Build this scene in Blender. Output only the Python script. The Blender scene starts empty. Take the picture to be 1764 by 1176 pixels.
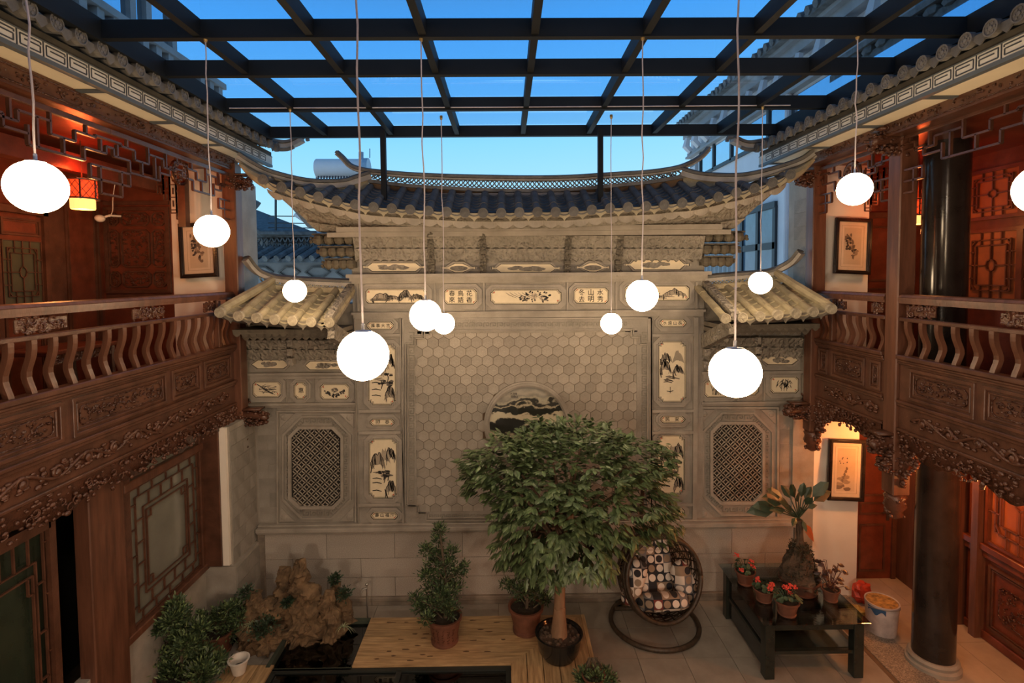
import bpy, math, random
from mathutils import Vector, Matrix
R_ = random.Random(7)
SC = bpy.context.scene
COL = SC.collection
pi = math.pi

# ------------------------------------------------------------------ camera
F, PX, PY = 920.0, 882.0, 517.0
yc = Vector((872 - PX, PY - 475, F)).normalized()
xc = Vector((1, .0085, 0)); xc = (xc - xc.dot(yc) * yc).normalized()
zc = -xc.cross(yc)
RIGHT = Vector((xc[0], yc[0], zc[0])); UP = Vector((xc[1], yc[1], zc[1])); FWD = Vector((xc[2], yc[2], zc[2]))
EYE = Vector((0, 0, 4.9))
cd = bpy.data.cameras.new('camera'); cam = bpy.data.objects.new('camera', cd); COL.objects.link(cam)
rm = Matrix((RIGHT, UP, -FWD)).transposed()
cam.matrix_world = Matrix.Translation(EYE) @ rm.to_4x4()
cd.sensor_width = 36; cd.lens = F / 1764 * 36; cd.shift_y = -(588 - PY) / 1764
cd.clip_start = .05; cd.clip_end = 300
SC.camera = cam

# ------------------------------------------------------------------ exposure, sky, sun
SC.view_settings.view_transform = 'Standard'; SC.view_settings.look = 'None'
SC.view_settings.exposure = 0.0; SC.view_settings.gamma = 1.0; SC.view_settings.use_curve_mapping = False
try:
    SC.cycles.use_denoising = True
    SC.cycles.sample_clamp_indirect = 3.0
    SC.cycles.max_bounces = 7; SC.cycles.diffuse_bounces = 5; SC.cycles.glossy_bounces = 3
    SC.cycles.transmission_bounces = 4; SC.cycles.transparent_max_bounces = 24
    SC.cycles.caustics_reflective = False; SC.cycles.caustics_refractive = False
except Exception:
    pass
wd = bpy.data.worlds.new('dusk_sky'); SC.world = wd; wd.use_nodes = True
nt = wd.node_tree; nt.nodes.clear()
def nd(nt, t, **k):
    n = nt.nodes.new(t)
    for a, b in k.items(): setattr(n, a, b)
    return n
tc = nd(nt, 'ShaderNodeTexCoord'); sx = nd(nt, 'ShaderNodeSeparateXYZ'); nt.links.new(tc.outputs['Generated'], sx.inputs[0])
ml = nd(nt, 'ShaderNodeMath', operation='MULTIPLY_ADD'); nt.links.new(sx.outputs[0], ml.inputs[0]); ml.inputs[1].default_value = -.05; nt.links.new(sx.outputs[2], ml.inputs[2])
rp = nd(nt, 'ShaderNodeValToRGB'); nt.links.new(ml.outputs[0], rp.inputs[0])
cr = rp.color_ramp
SKY = [(0.0, (.55, .74, .86)), (.14, (.36, .70, .90)), (.24, (.24, .62, 1.0)), (.30, (.13, .50, 1.05)), (.42, (.075, .40, 1.0)), (.56, (.075, .20, .42)), (1.0, (.04, .09, .19))]
cr.elements[0].position = 0; cr.elements[0].color = (*SKY[0][1], 1)
cr.elements[1].position = 1; cr.elements[1].color = (*SKY[-1][1], 1)
for p, c in SKY[1:-1]:
    e = cr.elements.new(p); e.color = (*c, 1)
bg = nd(nt, 'ShaderNodeBackground'); bg.inputs[1].default_value = 1.2
wo = nd(nt, 'ShaderNodeOutputWorld'); nt.links.new(rp.outputs[0], bg.inputs[0]); nt.links.new(bg.outputs[0], wo.inputs[0])
LAMP = 40.0            # strength of the white globes
LAMPC = (1.0, .71, .42)

def fill_light(name, loc, power, col=(1, .80, .60), size=.18):
    L = bpy.data.lights.new(name, 'POINT'); L.energy = power; L.color = col; L.shadow_soft_size = size
    o = bpy.data.objects.new(name, L); COL.objects.link(o); o.location = loc; return o
# unseen fill lights added behind the viewer, low and high, to brighten the court
fill_light('near_fill_light', (-1.6, -.35, 2.8), 260); fill_light('near_fill_light', (2.3, -.35, 2.8), 260)
fill_light('near_fill_light', (.4, -.7, 6.5), 90)
# ------------------------------------------------------------------ geometry helpers
def ray(u, v):
    return RIGHT * (u - PX) + UP * (PY - v) + FWD * F
def atY(u, v, Y): r = ray(u, v); return EYE + r * (Y / r.y)
def atX(u, v, X): r = ray(u, v); return EYE + r * (X / r.x)
def atZ(u, v, Z): r = ray(u, v); return EYE + r * ((Z - EYE.z) / r.z)

class MB:
    def __init__(s): s.v = []; s.f = []; s.mi = []; s.m = 0; s.T = None
    def add(s, vs, fs):
        b = len(s.v)
        if s.T is not None: vs = [s.T @ Vector(p) for p in vs]
        s.v.extend([tuple(p) for p in vs])
        for f in fs: s.f.append(tuple(b + i for i in f)); s.mi.append(s.m)
        return s
    def box(s, x0, x1, y0, y1, z0, z1):
        v = [(x, y, z) for x in (x0, x1) for y in (y0, y1) for z in (z0, z1)]
        return s.add(v, [(0, 1, 3, 2), (4, 6, 7, 5), (0, 4, 5, 1), (2, 3, 7, 6), (0, 2, 6, 4), (1, 5, 7, 3)])
    def bar(s, a, b, w, h, up=(0, 0, 1)):
        a = Vector(a); b = Vector(b); d = (b - a)
        if d.length < 1e-6: return s
        d.normalize(); u = Vector(up)
        if abs(u.dot(d)) > .97: u = Vector((0, 1, 0)) if abs(d.y) < .9 else Vector((1, 0, 0))
        r = d.cross(u).normalized(); u = r.cross(d).normalized()
        v = []
        for p in (a, b):
            for i, j in ((-1, -1), (1, -1), (1, 1), (-1, 1)): v.append(p + r * (i * w / 2) + u * (j * h / 2))
        return s.add(v, [(3, 2, 1, 0), (4, 5, 6, 7), (0, 1, 5, 4), (1, 2, 6, 5), (2, 3, 7, 6), (3, 0, 4, 7)])
    def loft(s, rings, close=True, cap=True):
        n = len(rings[0]); v = [p for r in rings for p in r]; f = []
        for k in range(len(rings) - 1):
            for i in range(n if close else n - 1):
                j = (i + 1) % n
                f.append((k * n + i, k * n + j, (k + 1) * n + j, (k + 1) * n + i))
        if cap and close: f.append(tuple(range(n - 1, -1, -1))); f.append(tuple((len(rings) - 1) * n + i for i in range(n)))
        return s.add(v, f)
    def tube(s, pts, r, n=8, cap=True):
        pts = [Vector(p) for p in pts]; L = len(pts); rs = r if isinstance(r, (list, tuple)) else [r] * L
        rings = []; u = None
        for i, p in enumerate(pts):
            d = (pts[min(i + 1, L - 1)] - pts[max(i - 1, 0)])
            if d.length < 1e-9: d = Vector((0, 0, 1))
            d.normalize()
            if u is None: u = Vector((0, 0, 1)) if abs(d.z) < .9 else Vector((1, 0, 0))
            u = (u - d * u.dot(d))
            if u.length < 1e-5: u = d.orthogonal()
            u.normalize(); w = d.cross(u)
            rings.append([p + (u * math.cos(2 * pi * k / n) + w * math.sin(2 * pi * k / n)) * rs[i] for k in range(n)])
        return s.loft(rings, True, cap)
    def lathe(s, prof, c=(0, 0, 0), n=20, cap=True):
        c = Vector(c)
        return s.loft([[c + Vector((r * math.cos(2 * pi * k / n), r * math.sin(2 * pi * k / n), z)) for k in range(n)] for r, z in prof], True, cap)
    def ball(s, c, r, nu=10, nv=6):
        c = Vector(c); r = r if isinstance(r, (tuple, list)) else (r, r, r); rings = []
        for j in range(1, nv):
            t = pi * j / nv
            rings.append([c + Vector((r[0] * math.sin(t) * math.cos(2 * pi * k / nu), r[1] * math.sin(t) * math.sin(2 * pi * k / nu), r[2] * math.cos(t))) for k in range(nu)])
        v = [p for q in rings for p in q] + [c + Vector((0, 0, r[2])), c - Vector((0, 0, r[2]))]; f = []
        for k in range(nv - 2):
            for i in range(nu): j = (i + 1) % nu; f.append((k * nu + i, (k + 1) * nu + i, (k + 1) * nu + j, k * nu + j))
        t = len(v) - 2
        for i in range(nu): j = (i + 1) % nu; f.append((t, i, j)); f.append((t + 1, (nv - 2) * nu + j, (nv - 2) * nu + i))
        return s.add(v, f)
    def pris(s, poly, fn, d0, d1, back=True):
        """poly of (a,b); fn(a,b,d) -> point; solid between d0 (front) and d1"""
        n = len(poly); v = [fn(a, b, d0) for a, b in poly] + [fn(a, b, d1) for a, b in poly]
        f = [tuple(range(n))] + ([tuple(range(2 * n - 1, n - 1, -1))] if back else [])
        for i in range(n): j = (i + 1) % n; f.append((i, n + i, n + j, j))
        return s.add(v, f)
    def ring(s, po, pi_, fn, d0, d1):
        n = len(po); v = [fn(a, b, d0) for a, b in po] + [fn(a, b, d0) for a, b in pi_] + [fn(a, b, d1) for a, b in po] + [fn(a, b, d1) for a, b in pi_]; f = []
        for i in range(n):
            j = (i + 1) % n
            f += [(i, j, n + j, n + i), (i, 2 * n + i, 2 * n + j, j), (n + i, n + j, 3 * n + j, 3 * n + i)]
        return s.add(v, f)
    def grid(s, fn, nu, nv):
        v = [fn(i / nu, j / nv) for i in range(nu + 1) for j in range(nv + 1)]
        return s.add(v, [(i * (nv + 1) + j, (i + 1) * (nv + 1) + j, (i + 1) * (nv + 1) + j + 1, i * (nv + 1) + j + 1) for i in range(nu) for j in range(nv)])
    def mesh(s, name, mats, off=(0, 0, 0), smooth=False):
        me = bpy.data.meshes.new(name)
        o = Vector(off)
        me.from_pydata([tuple(Vector(p) - o) for p in s.v], [], s.f)
        mats = mats if isinstance(mats, (list, tuple)) else [mats]
        for m in mats: me.materials.append(m)
        if len(mats) > 1: me.polygons.foreach_set('material_index', s.mi)
        if smooth: me.polygons.foreach_set('use_smooth', [True] * len(me.polygons))
        me.update()
        return me
    def build(s, name, mats, root=None, smooth=False, at=None, label=None, cat=None, group=None, kind=None, bevel=0, auto=None):
        """root given: a part, verts are world coords. root None: a thing, origin at 'at'"""
        base = WL[root.name] if root is not None else Vector(at if at is not None else (0, 0, 0))
        me = s.mesh(name, mats, base, smooth)
        o = bpy.data.objects.new(name, me); COL.objects.link(o)
        if root is not None: o.parent = root
        else: o.location = base
        WL[o.name] = base
        if auto:
            try: me.set_sharp_from_angle(angle=math.radians(auto))
            except Exception: pass
        if bevel:
            b = o.modifiers.new('bevel', 'BEVEL'); b.width = bevel; b.segments = 1; b.limit_method = 'ANGLE'
        tag(o, label, cat, group, kind)
        return o
WL = {}
def tag(o, label=None, cat=None, group=None, kind=None):
    if label: o['label'] = label
    if cat: o['category'] = cat
    if group: o['group'] = group
    if kind: o['kind'] = kind
    return o
def thing(name, loc, label=None, cat=None, group=None, kind=None):
    o = bpy.data.objects.new(name, None); COL.objects.link(o); o.location = loc; o.empty_display_size = .1
    WL[o.name] = Vector(loc)
    return tag(o, label, cat, group, kind)
def inst(me, name, root, loc, rot=None, scale=None, label=None):
    o = bpy.data.objects.new(name, me); COL.objects.link(o); o.parent = root
    o.location = Vector(loc) - WL[root.name]
    if rot is not None: o.rotation_euler = rot
    if scale is not None: o.scale = scale
    WL[o.name] = Vector(loc)
    if label: o['label'] = label
    return o
def copy_thing(src, loc, rz=None, label=None, group=None):
    r = src.copy(); COL.objects.link(r); r.location = loc; WL[r.name] = Vector(loc)
    if rz is not None: r.rotation_euler = (0, 0, rz)
    if label: r['label'] = label
    if group: r['group'] = group
    for ch in list(src.children):
        c = ch.copy(); COL.objects.link(c); c.parent = r
        for g in ch.children:
            d = g.copy(); COL.objects.link(d); d.parent = c
    return r

# ------------------------------------------------------------------ materials
def lin(h):
    if not isinstance(h, str): return tuple(h)
    r = []
    for i in (0, 2, 4):
        c = int(h[i:i + 2], 16) / 255; r.append(c / 12.92 if c < .04045 else ((c + .055) / 1.055) ** 2.4)
    return tuple(r)
MT = {}
def M(name, c, rough=.6, met=0., var=.15, vs=4., bump=0., bs=40., st=(1, 1, 1), rnd=0., c2=None, emit=0., spec=.5, vor=0., alpha=None):
    if name in MT: return MT[name]
    m = bpy.data.materials.new(name); m.use_nodes = True; t = m.node_tree; t.nodes.clear(); L = t.links.new
    c = lin(c); out = nd(t, 'ShaderNodeOutputMaterial'); b = nd(t, 'ShaderNodeBsdfPrincipled'); L(b.outputs[0], out.inputs[0])
    b.inputs['Roughness'].default_value = rough; b.inputs['Metallic'].default_value = met
    b.inputs['Specular IOR Level'].default_value = spec
    tcn = nd(t, 'ShaderNodeTexCoord'); mp = nd(t, 'ShaderNodeMapping'); L(tcn.outputs['Object'], mp.inputs[0]); mp.inputs['Scale'].default_value = st
    nz = nd(t, 'ShaderNodeTexNoise'); nz.inputs['Scale'].default_value = vs; nz.inputs['Detail'].default_value = 6; nz.inputs['Roughness'].default_value = .6; L(mp.outputs[0], nz.inputs['Vector'])
    r = nd(t, 'ShaderNodeValToRGB'); L(nz.outputs['Fac'], r.inputs[0])
    lo = tuple(x * (1 - var) for x in c); hi = tuple(min(1, x * (1 + var)) for x in c) if c2 is None else lin(c2)
    r.color_ramp.elements[0].position = .32; r.color_ramp.elements[1].position = .68
    r.color_ramp.elements[0].color = (*lo, 1); r.color_ramp.elements[1].color = (*hi, 1)
    src = r.outputs[0]
    if rnd:
        oi = nd(t, 'ShaderNodeObjectInfo'); mr = nd(t, 'ShaderNodeMapRange'); L(oi.outputs['Random'], mr.inputs[0]); mr.inputs[3].default_value = 1 - rnd; mr.inputs[4].default_value = 1 + rnd
        mm = nd(t, 'ShaderNodeVectorMath', operation='SCALE'); L(src, mm.inputs[0]); L(mr.outputs[0], mm.inputs['Scale']); src = mm.outputs[0]
    L(src, b.inputs['Base Color'])
    if bump:
        n2 = nd(t, 'ShaderNodeTexNoise'); n2.inputs['Scale'].default_value = bs; n2.inputs['Detail'].default_value = 4; L(mp.outputs[0], n2.inputs['Vector'])
        h = n2.outputs['Fac']
        if vor:
            vo = nd(t, 'ShaderNodeTexVoronoi', feature='SMOOTH_F1'); vo.inputs['Scale'].default_value = vor
            mx = nd(t, 'ShaderNodeVectorMath', operation='MULTIPLY_ADD'); L(n2.outputs['Color'], mx.inputs[0]); mx.inputs[1].default_value = (.12, .12, .12); L(mp.outputs[0], mx.inputs[2]); L(mx.outputs[0], vo.inputs['Vector'])
            h = vo.outputs['Distance']
        bp = nd(t, 'ShaderNodeBump'); bp.inputs['Strength'].default_value = min(1, bump); bp.inputs['Distance'].default_value = .02 if not vor else .05; L(h, bp.inputs['Height']); L(bp.outputs[0], b.inputs['Normal'])
    if emit:
        b.inputs['Emission Color'].default_value = (*c, 1); b.inputs['Emission Strength'].default_value = emit
    MT[name] = m
    return m
def glass_mat(name, tint=(1, 1, 1), fac=.12, rough=.0):
    m = bpy.data.materials.new(name); m.use_nodes = True; t = m.node_tree; t.nodes.clear(); L = t.links.new
    out = nd(t, 'ShaderNodeOutputMaterial'); tr = nd(t, 'ShaderNodeBsdfTransparent'); tr.inputs[0].default_value = (*tint, 1)
    gl = nd(t, 'ShaderNodeBsdfGlossy'); gl.inputs['Roughness'].default_value = rough; gl.inputs[0].default_value = (.9, .95, 1, 1)
    fr = nd(t, 'ShaderNodeFresnel'); fr.inputs[0].default_value = 1.5
    mu = nd(t, 'ShaderNodeMath', operation='MULTIPLY'); L(fr.outputs[0], mu.inputs[0]); mu.inputs[1].default_value = fac * 5
    mu.use_clamp = True
    mx = nd(t, 'ShaderNodeMixShader'); L(mu.outputs[0], mx.inputs[0]); L(tr.outputs[0], mx.inputs[1]); L(gl.outputs[0], mx.inputs[2]); L(mx.outputs[0], out.inputs[0])
    MT[name] = m
    return m
WOOD = M('dark_rosewood', (.088, .037, .022), .30, var=.35, vs=6, st=(1, 1, 1), bump=.12, bs=60)
WOODV = M('rosewood_post', (.115, .047, .027), .38, var=.35, vs=14, st=(1, 1, .12), bump=.1, bs=60)
WOODR = M('red_rosewood', (.13, .033, .016), .33, var=.3, vs=6, bump=.1, bs=50)
CARVE = M('carved_rosewood', (.075, .031, .019), .30, var=.4, vs=8, bump=1., bs=9, vor=26)
CARVED = M('carved_scrollwork', (.085, .035, .021), .26, var=.3, vs=10, bump=.25, bs=60)
BLACKW = M('black_lacquer', (.018, .012, .010), .22, var=.3, vs=6)
STONE = M('grey_brick_stone', (.265, .24, .205), .85, var=.22, vs=2.2, bump=.25, bs=55)
STONE2 = M('pale_moulded_stone', (.30, .27, .23), .8, var=.2, vs=3, bump=.15, bs=60)
STONEC = M('carved_grey_stone', (.25, .225, .185), .85, var=.25, vs=4, bump=1., bs=9, vor=22)
HEXM = M('hexagon_stone', (.285, .255, .215), .85, var=.12, vs=5, bump=.2, bs=60, rnd=.16)
MORTAR = M('brown_mortar', (.13, .085, .05), .9, var=.2, vs=8)
GRANITE = M('speckled_granite', (.37, .33, .285), .7, var=.25, vs=90, bump=.1, bs=120, rnd=.06)
SLATE = M('grey_roof_tile', (.135, .13, .12), .75, var=.35, vs=5, bump=.3, bs=40, rnd=.15)
SLATEY = M('yellow_lit_roof_tile', (.36, .31, .20), .8, var=.3, vs=4, bump=.3, bs=40, rnd=.12)  # yellow lamplight of the wing roofs put into the tile colour
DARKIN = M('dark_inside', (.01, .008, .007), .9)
WHITE = M('cream_plaster', (.82, .74, .64), .85, var=.03, vs=3)
CREAM = M('cream_soffit', (.84, .73, .53), .7, var=.05, vs=3)
KEYW = M('key_board_white', (.62, .60, .55), .7, var=.1, vs=6)
INK = M('ink_black', (.012, .011, .011), .8)
INK2 = M('ink_grey', (.13, .11, .09), .85)
INK3 = M('ink_wash', (.33, .28, .21), .85)
PAPER = M('plaque_cream', (.72, .62, .44), .7, var=.06, vs=6)
SEAL = M('seal_red', (.55, .10, .05), .7)
PAPERP = M('scroll_paper', (.60, .47, .34), .8, var=.08, vs=6)
STEEL = M('dark_blue_steel', (.009, .011, .013), .6, var=.15, vs=3, spec=.2)
GREYST = M('grey_edge_metal', (.10, .115, .125), .5, var=.1)
GLASSR = glass_mat('roof_glass', (.96, .98, 1.0), .05)
GLASS = glass_mat('table_glass', (.72, .80, .80), .16)
GLASSD = glass_mat('window_glass', (.45, .50, .50), .30)
# ================================================================== THE SCREEN WALL AT THE BACK
D = 7.85
def WY(Y): return lambda u, v, d: (lambda p: (p.x, Y + d, p.z))(atY(u, v, Y))
def rect(x0, y0, x1, y1, c=0, n=0): return [(x0, y0), (x1, y0), (x1, y1), (x0, y1)]
def octo(x0, y0, x1, y1, c):
    return [(x0 + c, y0), (x1 - c, y0), (x1, y0 + c), (x1, y1 - c), (x1 - c, y1), (x0 + c, y1), (x0, y1 - c), (x0, y0 + c)]
def notch(x0, y0, x1, y1, c):
    h = c / 2
    P = [(0, c), (h, c), (h, h), (c, h), (c, 0)]
    a = [(x0 + p, y0 + q) for p, q in P]; b = [(x1 - p, y0 + q) for p, q in P[::-1]]
    d = [(x1 - p, y1 - q) for p, q in P]; e = [(x0 + p, y1 - q) for p, q in P[::-1]]
    return a + b + d + e
def arrow(x0, y0, x1, y1, c):
    m = (y0 + y1) / 2
    return [(x0, m), (x0 + c, y0), (x1 - c, y0), (x1, m), (x1 - c, y1), (x0 + c, y1)]
def knob(x0, y0, x1, y1, c):
    m = (y0 + y1) / 2; e = 2.0
    return [(x0, m - e), (x0 + 4, m - e), (x0 + 6, m - 1), (x0 + 8, m - 1), (x0 + 8 + c, y0), (x1 - 8 - c, y0), (x1 - 8, m - 1), (x1 - 6, m - 1), (x1 - 4, m - e), (x1, m - e),
            (x1, m + e), (x1 - 4, m + e), (x1 - 6, m + 1), (x1 - 8, m + 1), (x1 - 8 - c, y1), (x0 + 8 + c, y1), (x0 + 8, m + 1), (x0 + 6, m + 1), (x0 + 4, m + e), (x0, m + e)]
XC = atY(908, 500, D).x
wall = thing('wall_back', (XC, D, 0), 'grey brick screen wall with painted plaques, hexagon tiles and upturned roofs closing the courtyard', 'wall', kind='structure')
def wb(u0, v0, u1, v1, Y, d0, d1, mb):
    """box on the wall given by pixel corners at depth plane Y, from Y+d0 (front) to Y+d1"""
    a = atY(u0, v0, Y); b = atY(u1, v1, Y)
    mb.box(min(a.x, b.x), max(a.x, b.x), Y + d0, Y + d1, min(a.z, b.z), max(a.z, b.z))
# cores
mb = MB()
xl, xr = atY(607, 500, D).x, atY(1213, 500, D).x
ztop = atY(910, 405, D).z
mb.box(xl, xr, D, D + .55, 0, ztop + .45)
mb.box(-3.95, xl, D + .04, D + .5, 0, atY(500, 565, D).z + .35)
mb.box(xr, 4.62, D + .04, D + .5, 0, atY(500, 565, D).z + .35)
mb.build('wall_core', STONE, wall)
# courses of big bricks on the plain parts
bk = {}
def brick_me(w, h):
    k = (round(w, 2), round(h, 2))
    if k not in bk:
        b = MB(); b.box(-w / 2, w / 2, -.004, .02, -h / 2, h / 2); bk[k] = b.mesh('brick', BRK)
    return bk[k]
BRK = M('grey_brick', (.25, .23, .20), .85, var=.2, vs=3, bump=.3, bs=50, rnd=.13)
def courses(x0, x1, z0, z1, Y, h, w, skip=None):
    n = max(1, round((z1 - z0) / h)); hh = (z1 - z0) / n
    for i in range(n):
        k = max(1, round((x1 - x0) / w)); ww = (x1 - x0) / k
        off = (i % 2) * .5
        xs = [x0] + [x0 + (j + off) * ww for j in range(0 if off else 1, k)] + [x1]
        for a, b in zip(xs[:-1], xs[1:]):
            if b - a < .03: continue
            c = ((a + b) / 2, Y, z0 + (i + .5) * hh)
            if skip and skip(c[0], c[2]): continue
            inst(brick_me(b - a - .006, hh - .006), 'brick', wall, c)
zl = atY(500, 905, D).z
courses(-3.72, atY(478, 800, D).x, zl + .05, atY(500, 700, D).z, D + .04, .21, .36)
courses(atY(1345, 800, D).x, 4.38, zl + .05, atY(500, 700, D).z, D + .04, .21, .36)
# dado: ledge, granite blocks, base moulding
mb = MB()
mb.box(-3.72, 4.36, D - .13, D + .05, zl - .055, zl + .005); mb.box(-3.72, 4.36, D - .10, D + .05, zl - .09, zl - .055)
mb.box(-3.72, 4.36, D - .06, D + .05, zl + .005, zl + .03)
mb.build('ledge', STONE2, wall, bevel=.006)
gz = [0.13, .42, .71, zl - .09]
gbm = {}
for i in range(3):
    n = 8; x0, x1 = -3.72, 4.36; w = (x1 - x0) / n
    xs = sorted(set([x0] + [x0 + (j + (.5 if i % 2 else 0)) * w for j in range(0 if i % 2 else 1, n)] + [x1]))
    for a, b in zip(xs[:-1], xs[1:]):
        k = (round(b - a, 3), i)
        if k not in gbm:
            q = MB(); h = gz[i + 1] - gz[i]; q.box(-(b - a) / 2 + .003, (b - a) / 2 - .003, 0, .05, -h / 2 + .003, h / 2 - .003); gbm[k] = q.mesh('granite_block', GRANITE)
        inst(gbm[k], 'granite_block', wall, ((a + b) / 2, D - .045, (gz[i] + gz[i + 1]) / 2))
mb = MB(); mb.box(-3.72, 4.36, D - .09, D, .07, .13); mb.box(-3.72, 4.36, D - .075, D, 0, .07)
mb.box(-3.72, -3.62, D - .075, D, .13, zl - .09); mb.box(4.28, 4.36, D - .075, D, .13, zl - .09)
mb.build('base_moulding', M('brown_base_stone', (.20, .165, .13), .7, var=.3, vs=4, bump=.2, bs=60), wall, bevel=.008)

# ---- frames and plaques
frames = MB(); YF = D
def ringpx(mb, shp, x0, y0, x1, y1, c, g, dc, d0, d1, Y):
    mb.ring(shp(x0 - g, y0 - g, x1 + g, y1 + g, c + dc), shp(x0, y0, x1, y1, c), WY(Y), d0, d1)
pn = [0]
def strokes(mb, pts, w, d, Y):
    """a tapering brush ribbon; pts in pixels"""
    n = len(pts)
    L = []; Rr = []
    for i, (x, y) in enumerate(pts):
        a = pts[max(i - 1, 0)]; b = pts[min(i + 1, n - 1)]
        dx, dy = b[0] - a[0], b[1] - a[1]; l = math.hypot(dx, dy) or 1
        k = w * (.25 + .75 * math.sin(pi * (i + .5) / n)) / 2
        L.append((x - dy / l * k, y + dx / l * k)); Rr.append((x + dy / l * k, y - dx / l * k))
    P = L + Rr[::-1]
    f = WY(Y)
    v = [f(a, b, d) for a, b in L] + [f(a, b, d) for a, b in Rr]
    mb.add(v, [(i, i + 1, n + i + 1, n + i) for i in range(n - 1)])
def blob(mb, x, y, rx, ry, d, Y, k=9, j=.3, rng=R_):
    f = WY(Y)
    mb.add([f(x, y, d)] + [f(x + rx * math.cos(2 * pi * i / k) * (1 - j * rng.random()), y + ry * math.sin(2 * pi * i / k) * (1 - j * rng.random()), d) for i in range(k)], [(0, i + 1, (i + 1) % k + 1) for i in range(k)])
def mountain(mb, x, yb, w, h, d, Y, x0, x1, rng, hatch=True):
    n = 12; P = []
    for i in range(n + 1):
        t = i / n; P.append((min(x1, max(x0, x - w / 2 + w * t)), yb - h * (math.sin(pi * t) ** .8) * (1 - .3 * rng.random())))
    f = WY(Y)
    mb.m = 3; m = len(P)
    mb.add([f(a, b, d) for a, b in P] + [f(a, yb + (b - yb) * .25, d) for a, b in P], [(i, i + 1, m + i + 1, m + i) for i in range(m - 1)])
    if hatch:
        mb.m = 1
        strokes(mb, P[1:8], max(1.2, h * .07), d - .0006, Y)
        strokes(mb, P[4:], max(1., h * .05), d - .0007, Y)
        for k in range(15):
            i = rng.randint(1, 10); a = P[i]; mb.m = rng.choice((1, 2, 2))
            strokes(mb, [(min(x1, max(x0, a[0] + (t - .3) * rng.uniform(-2, 6))), a[1] + t * h * .6) for t in (0, .3, .6, 1)], rng.uniform(.8, 2.2), d - .0008, Y)
def tree_p(mb, x, y, s, d, Y, rng, x0, x1):
    mb.m = 1
    strokes(mb, [(x, y), (x + s * .1, y - s * .5), (x - s * .05, y - s)], s * .12, d, Y)
    for k in range(5):
        cx = min(x1 - s * .35, max(x0 + s * .35, x + rng.uniform(-.5, .5) * s)); mb.m = rng.choice((1, 1, 2))
        blob(mb, cx, y - s * rng.uniform(.55, 1.1), s * rng.uniform(.2, .35), s * .12, d - .0003 * k, Y, 8, .4, rng)
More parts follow.
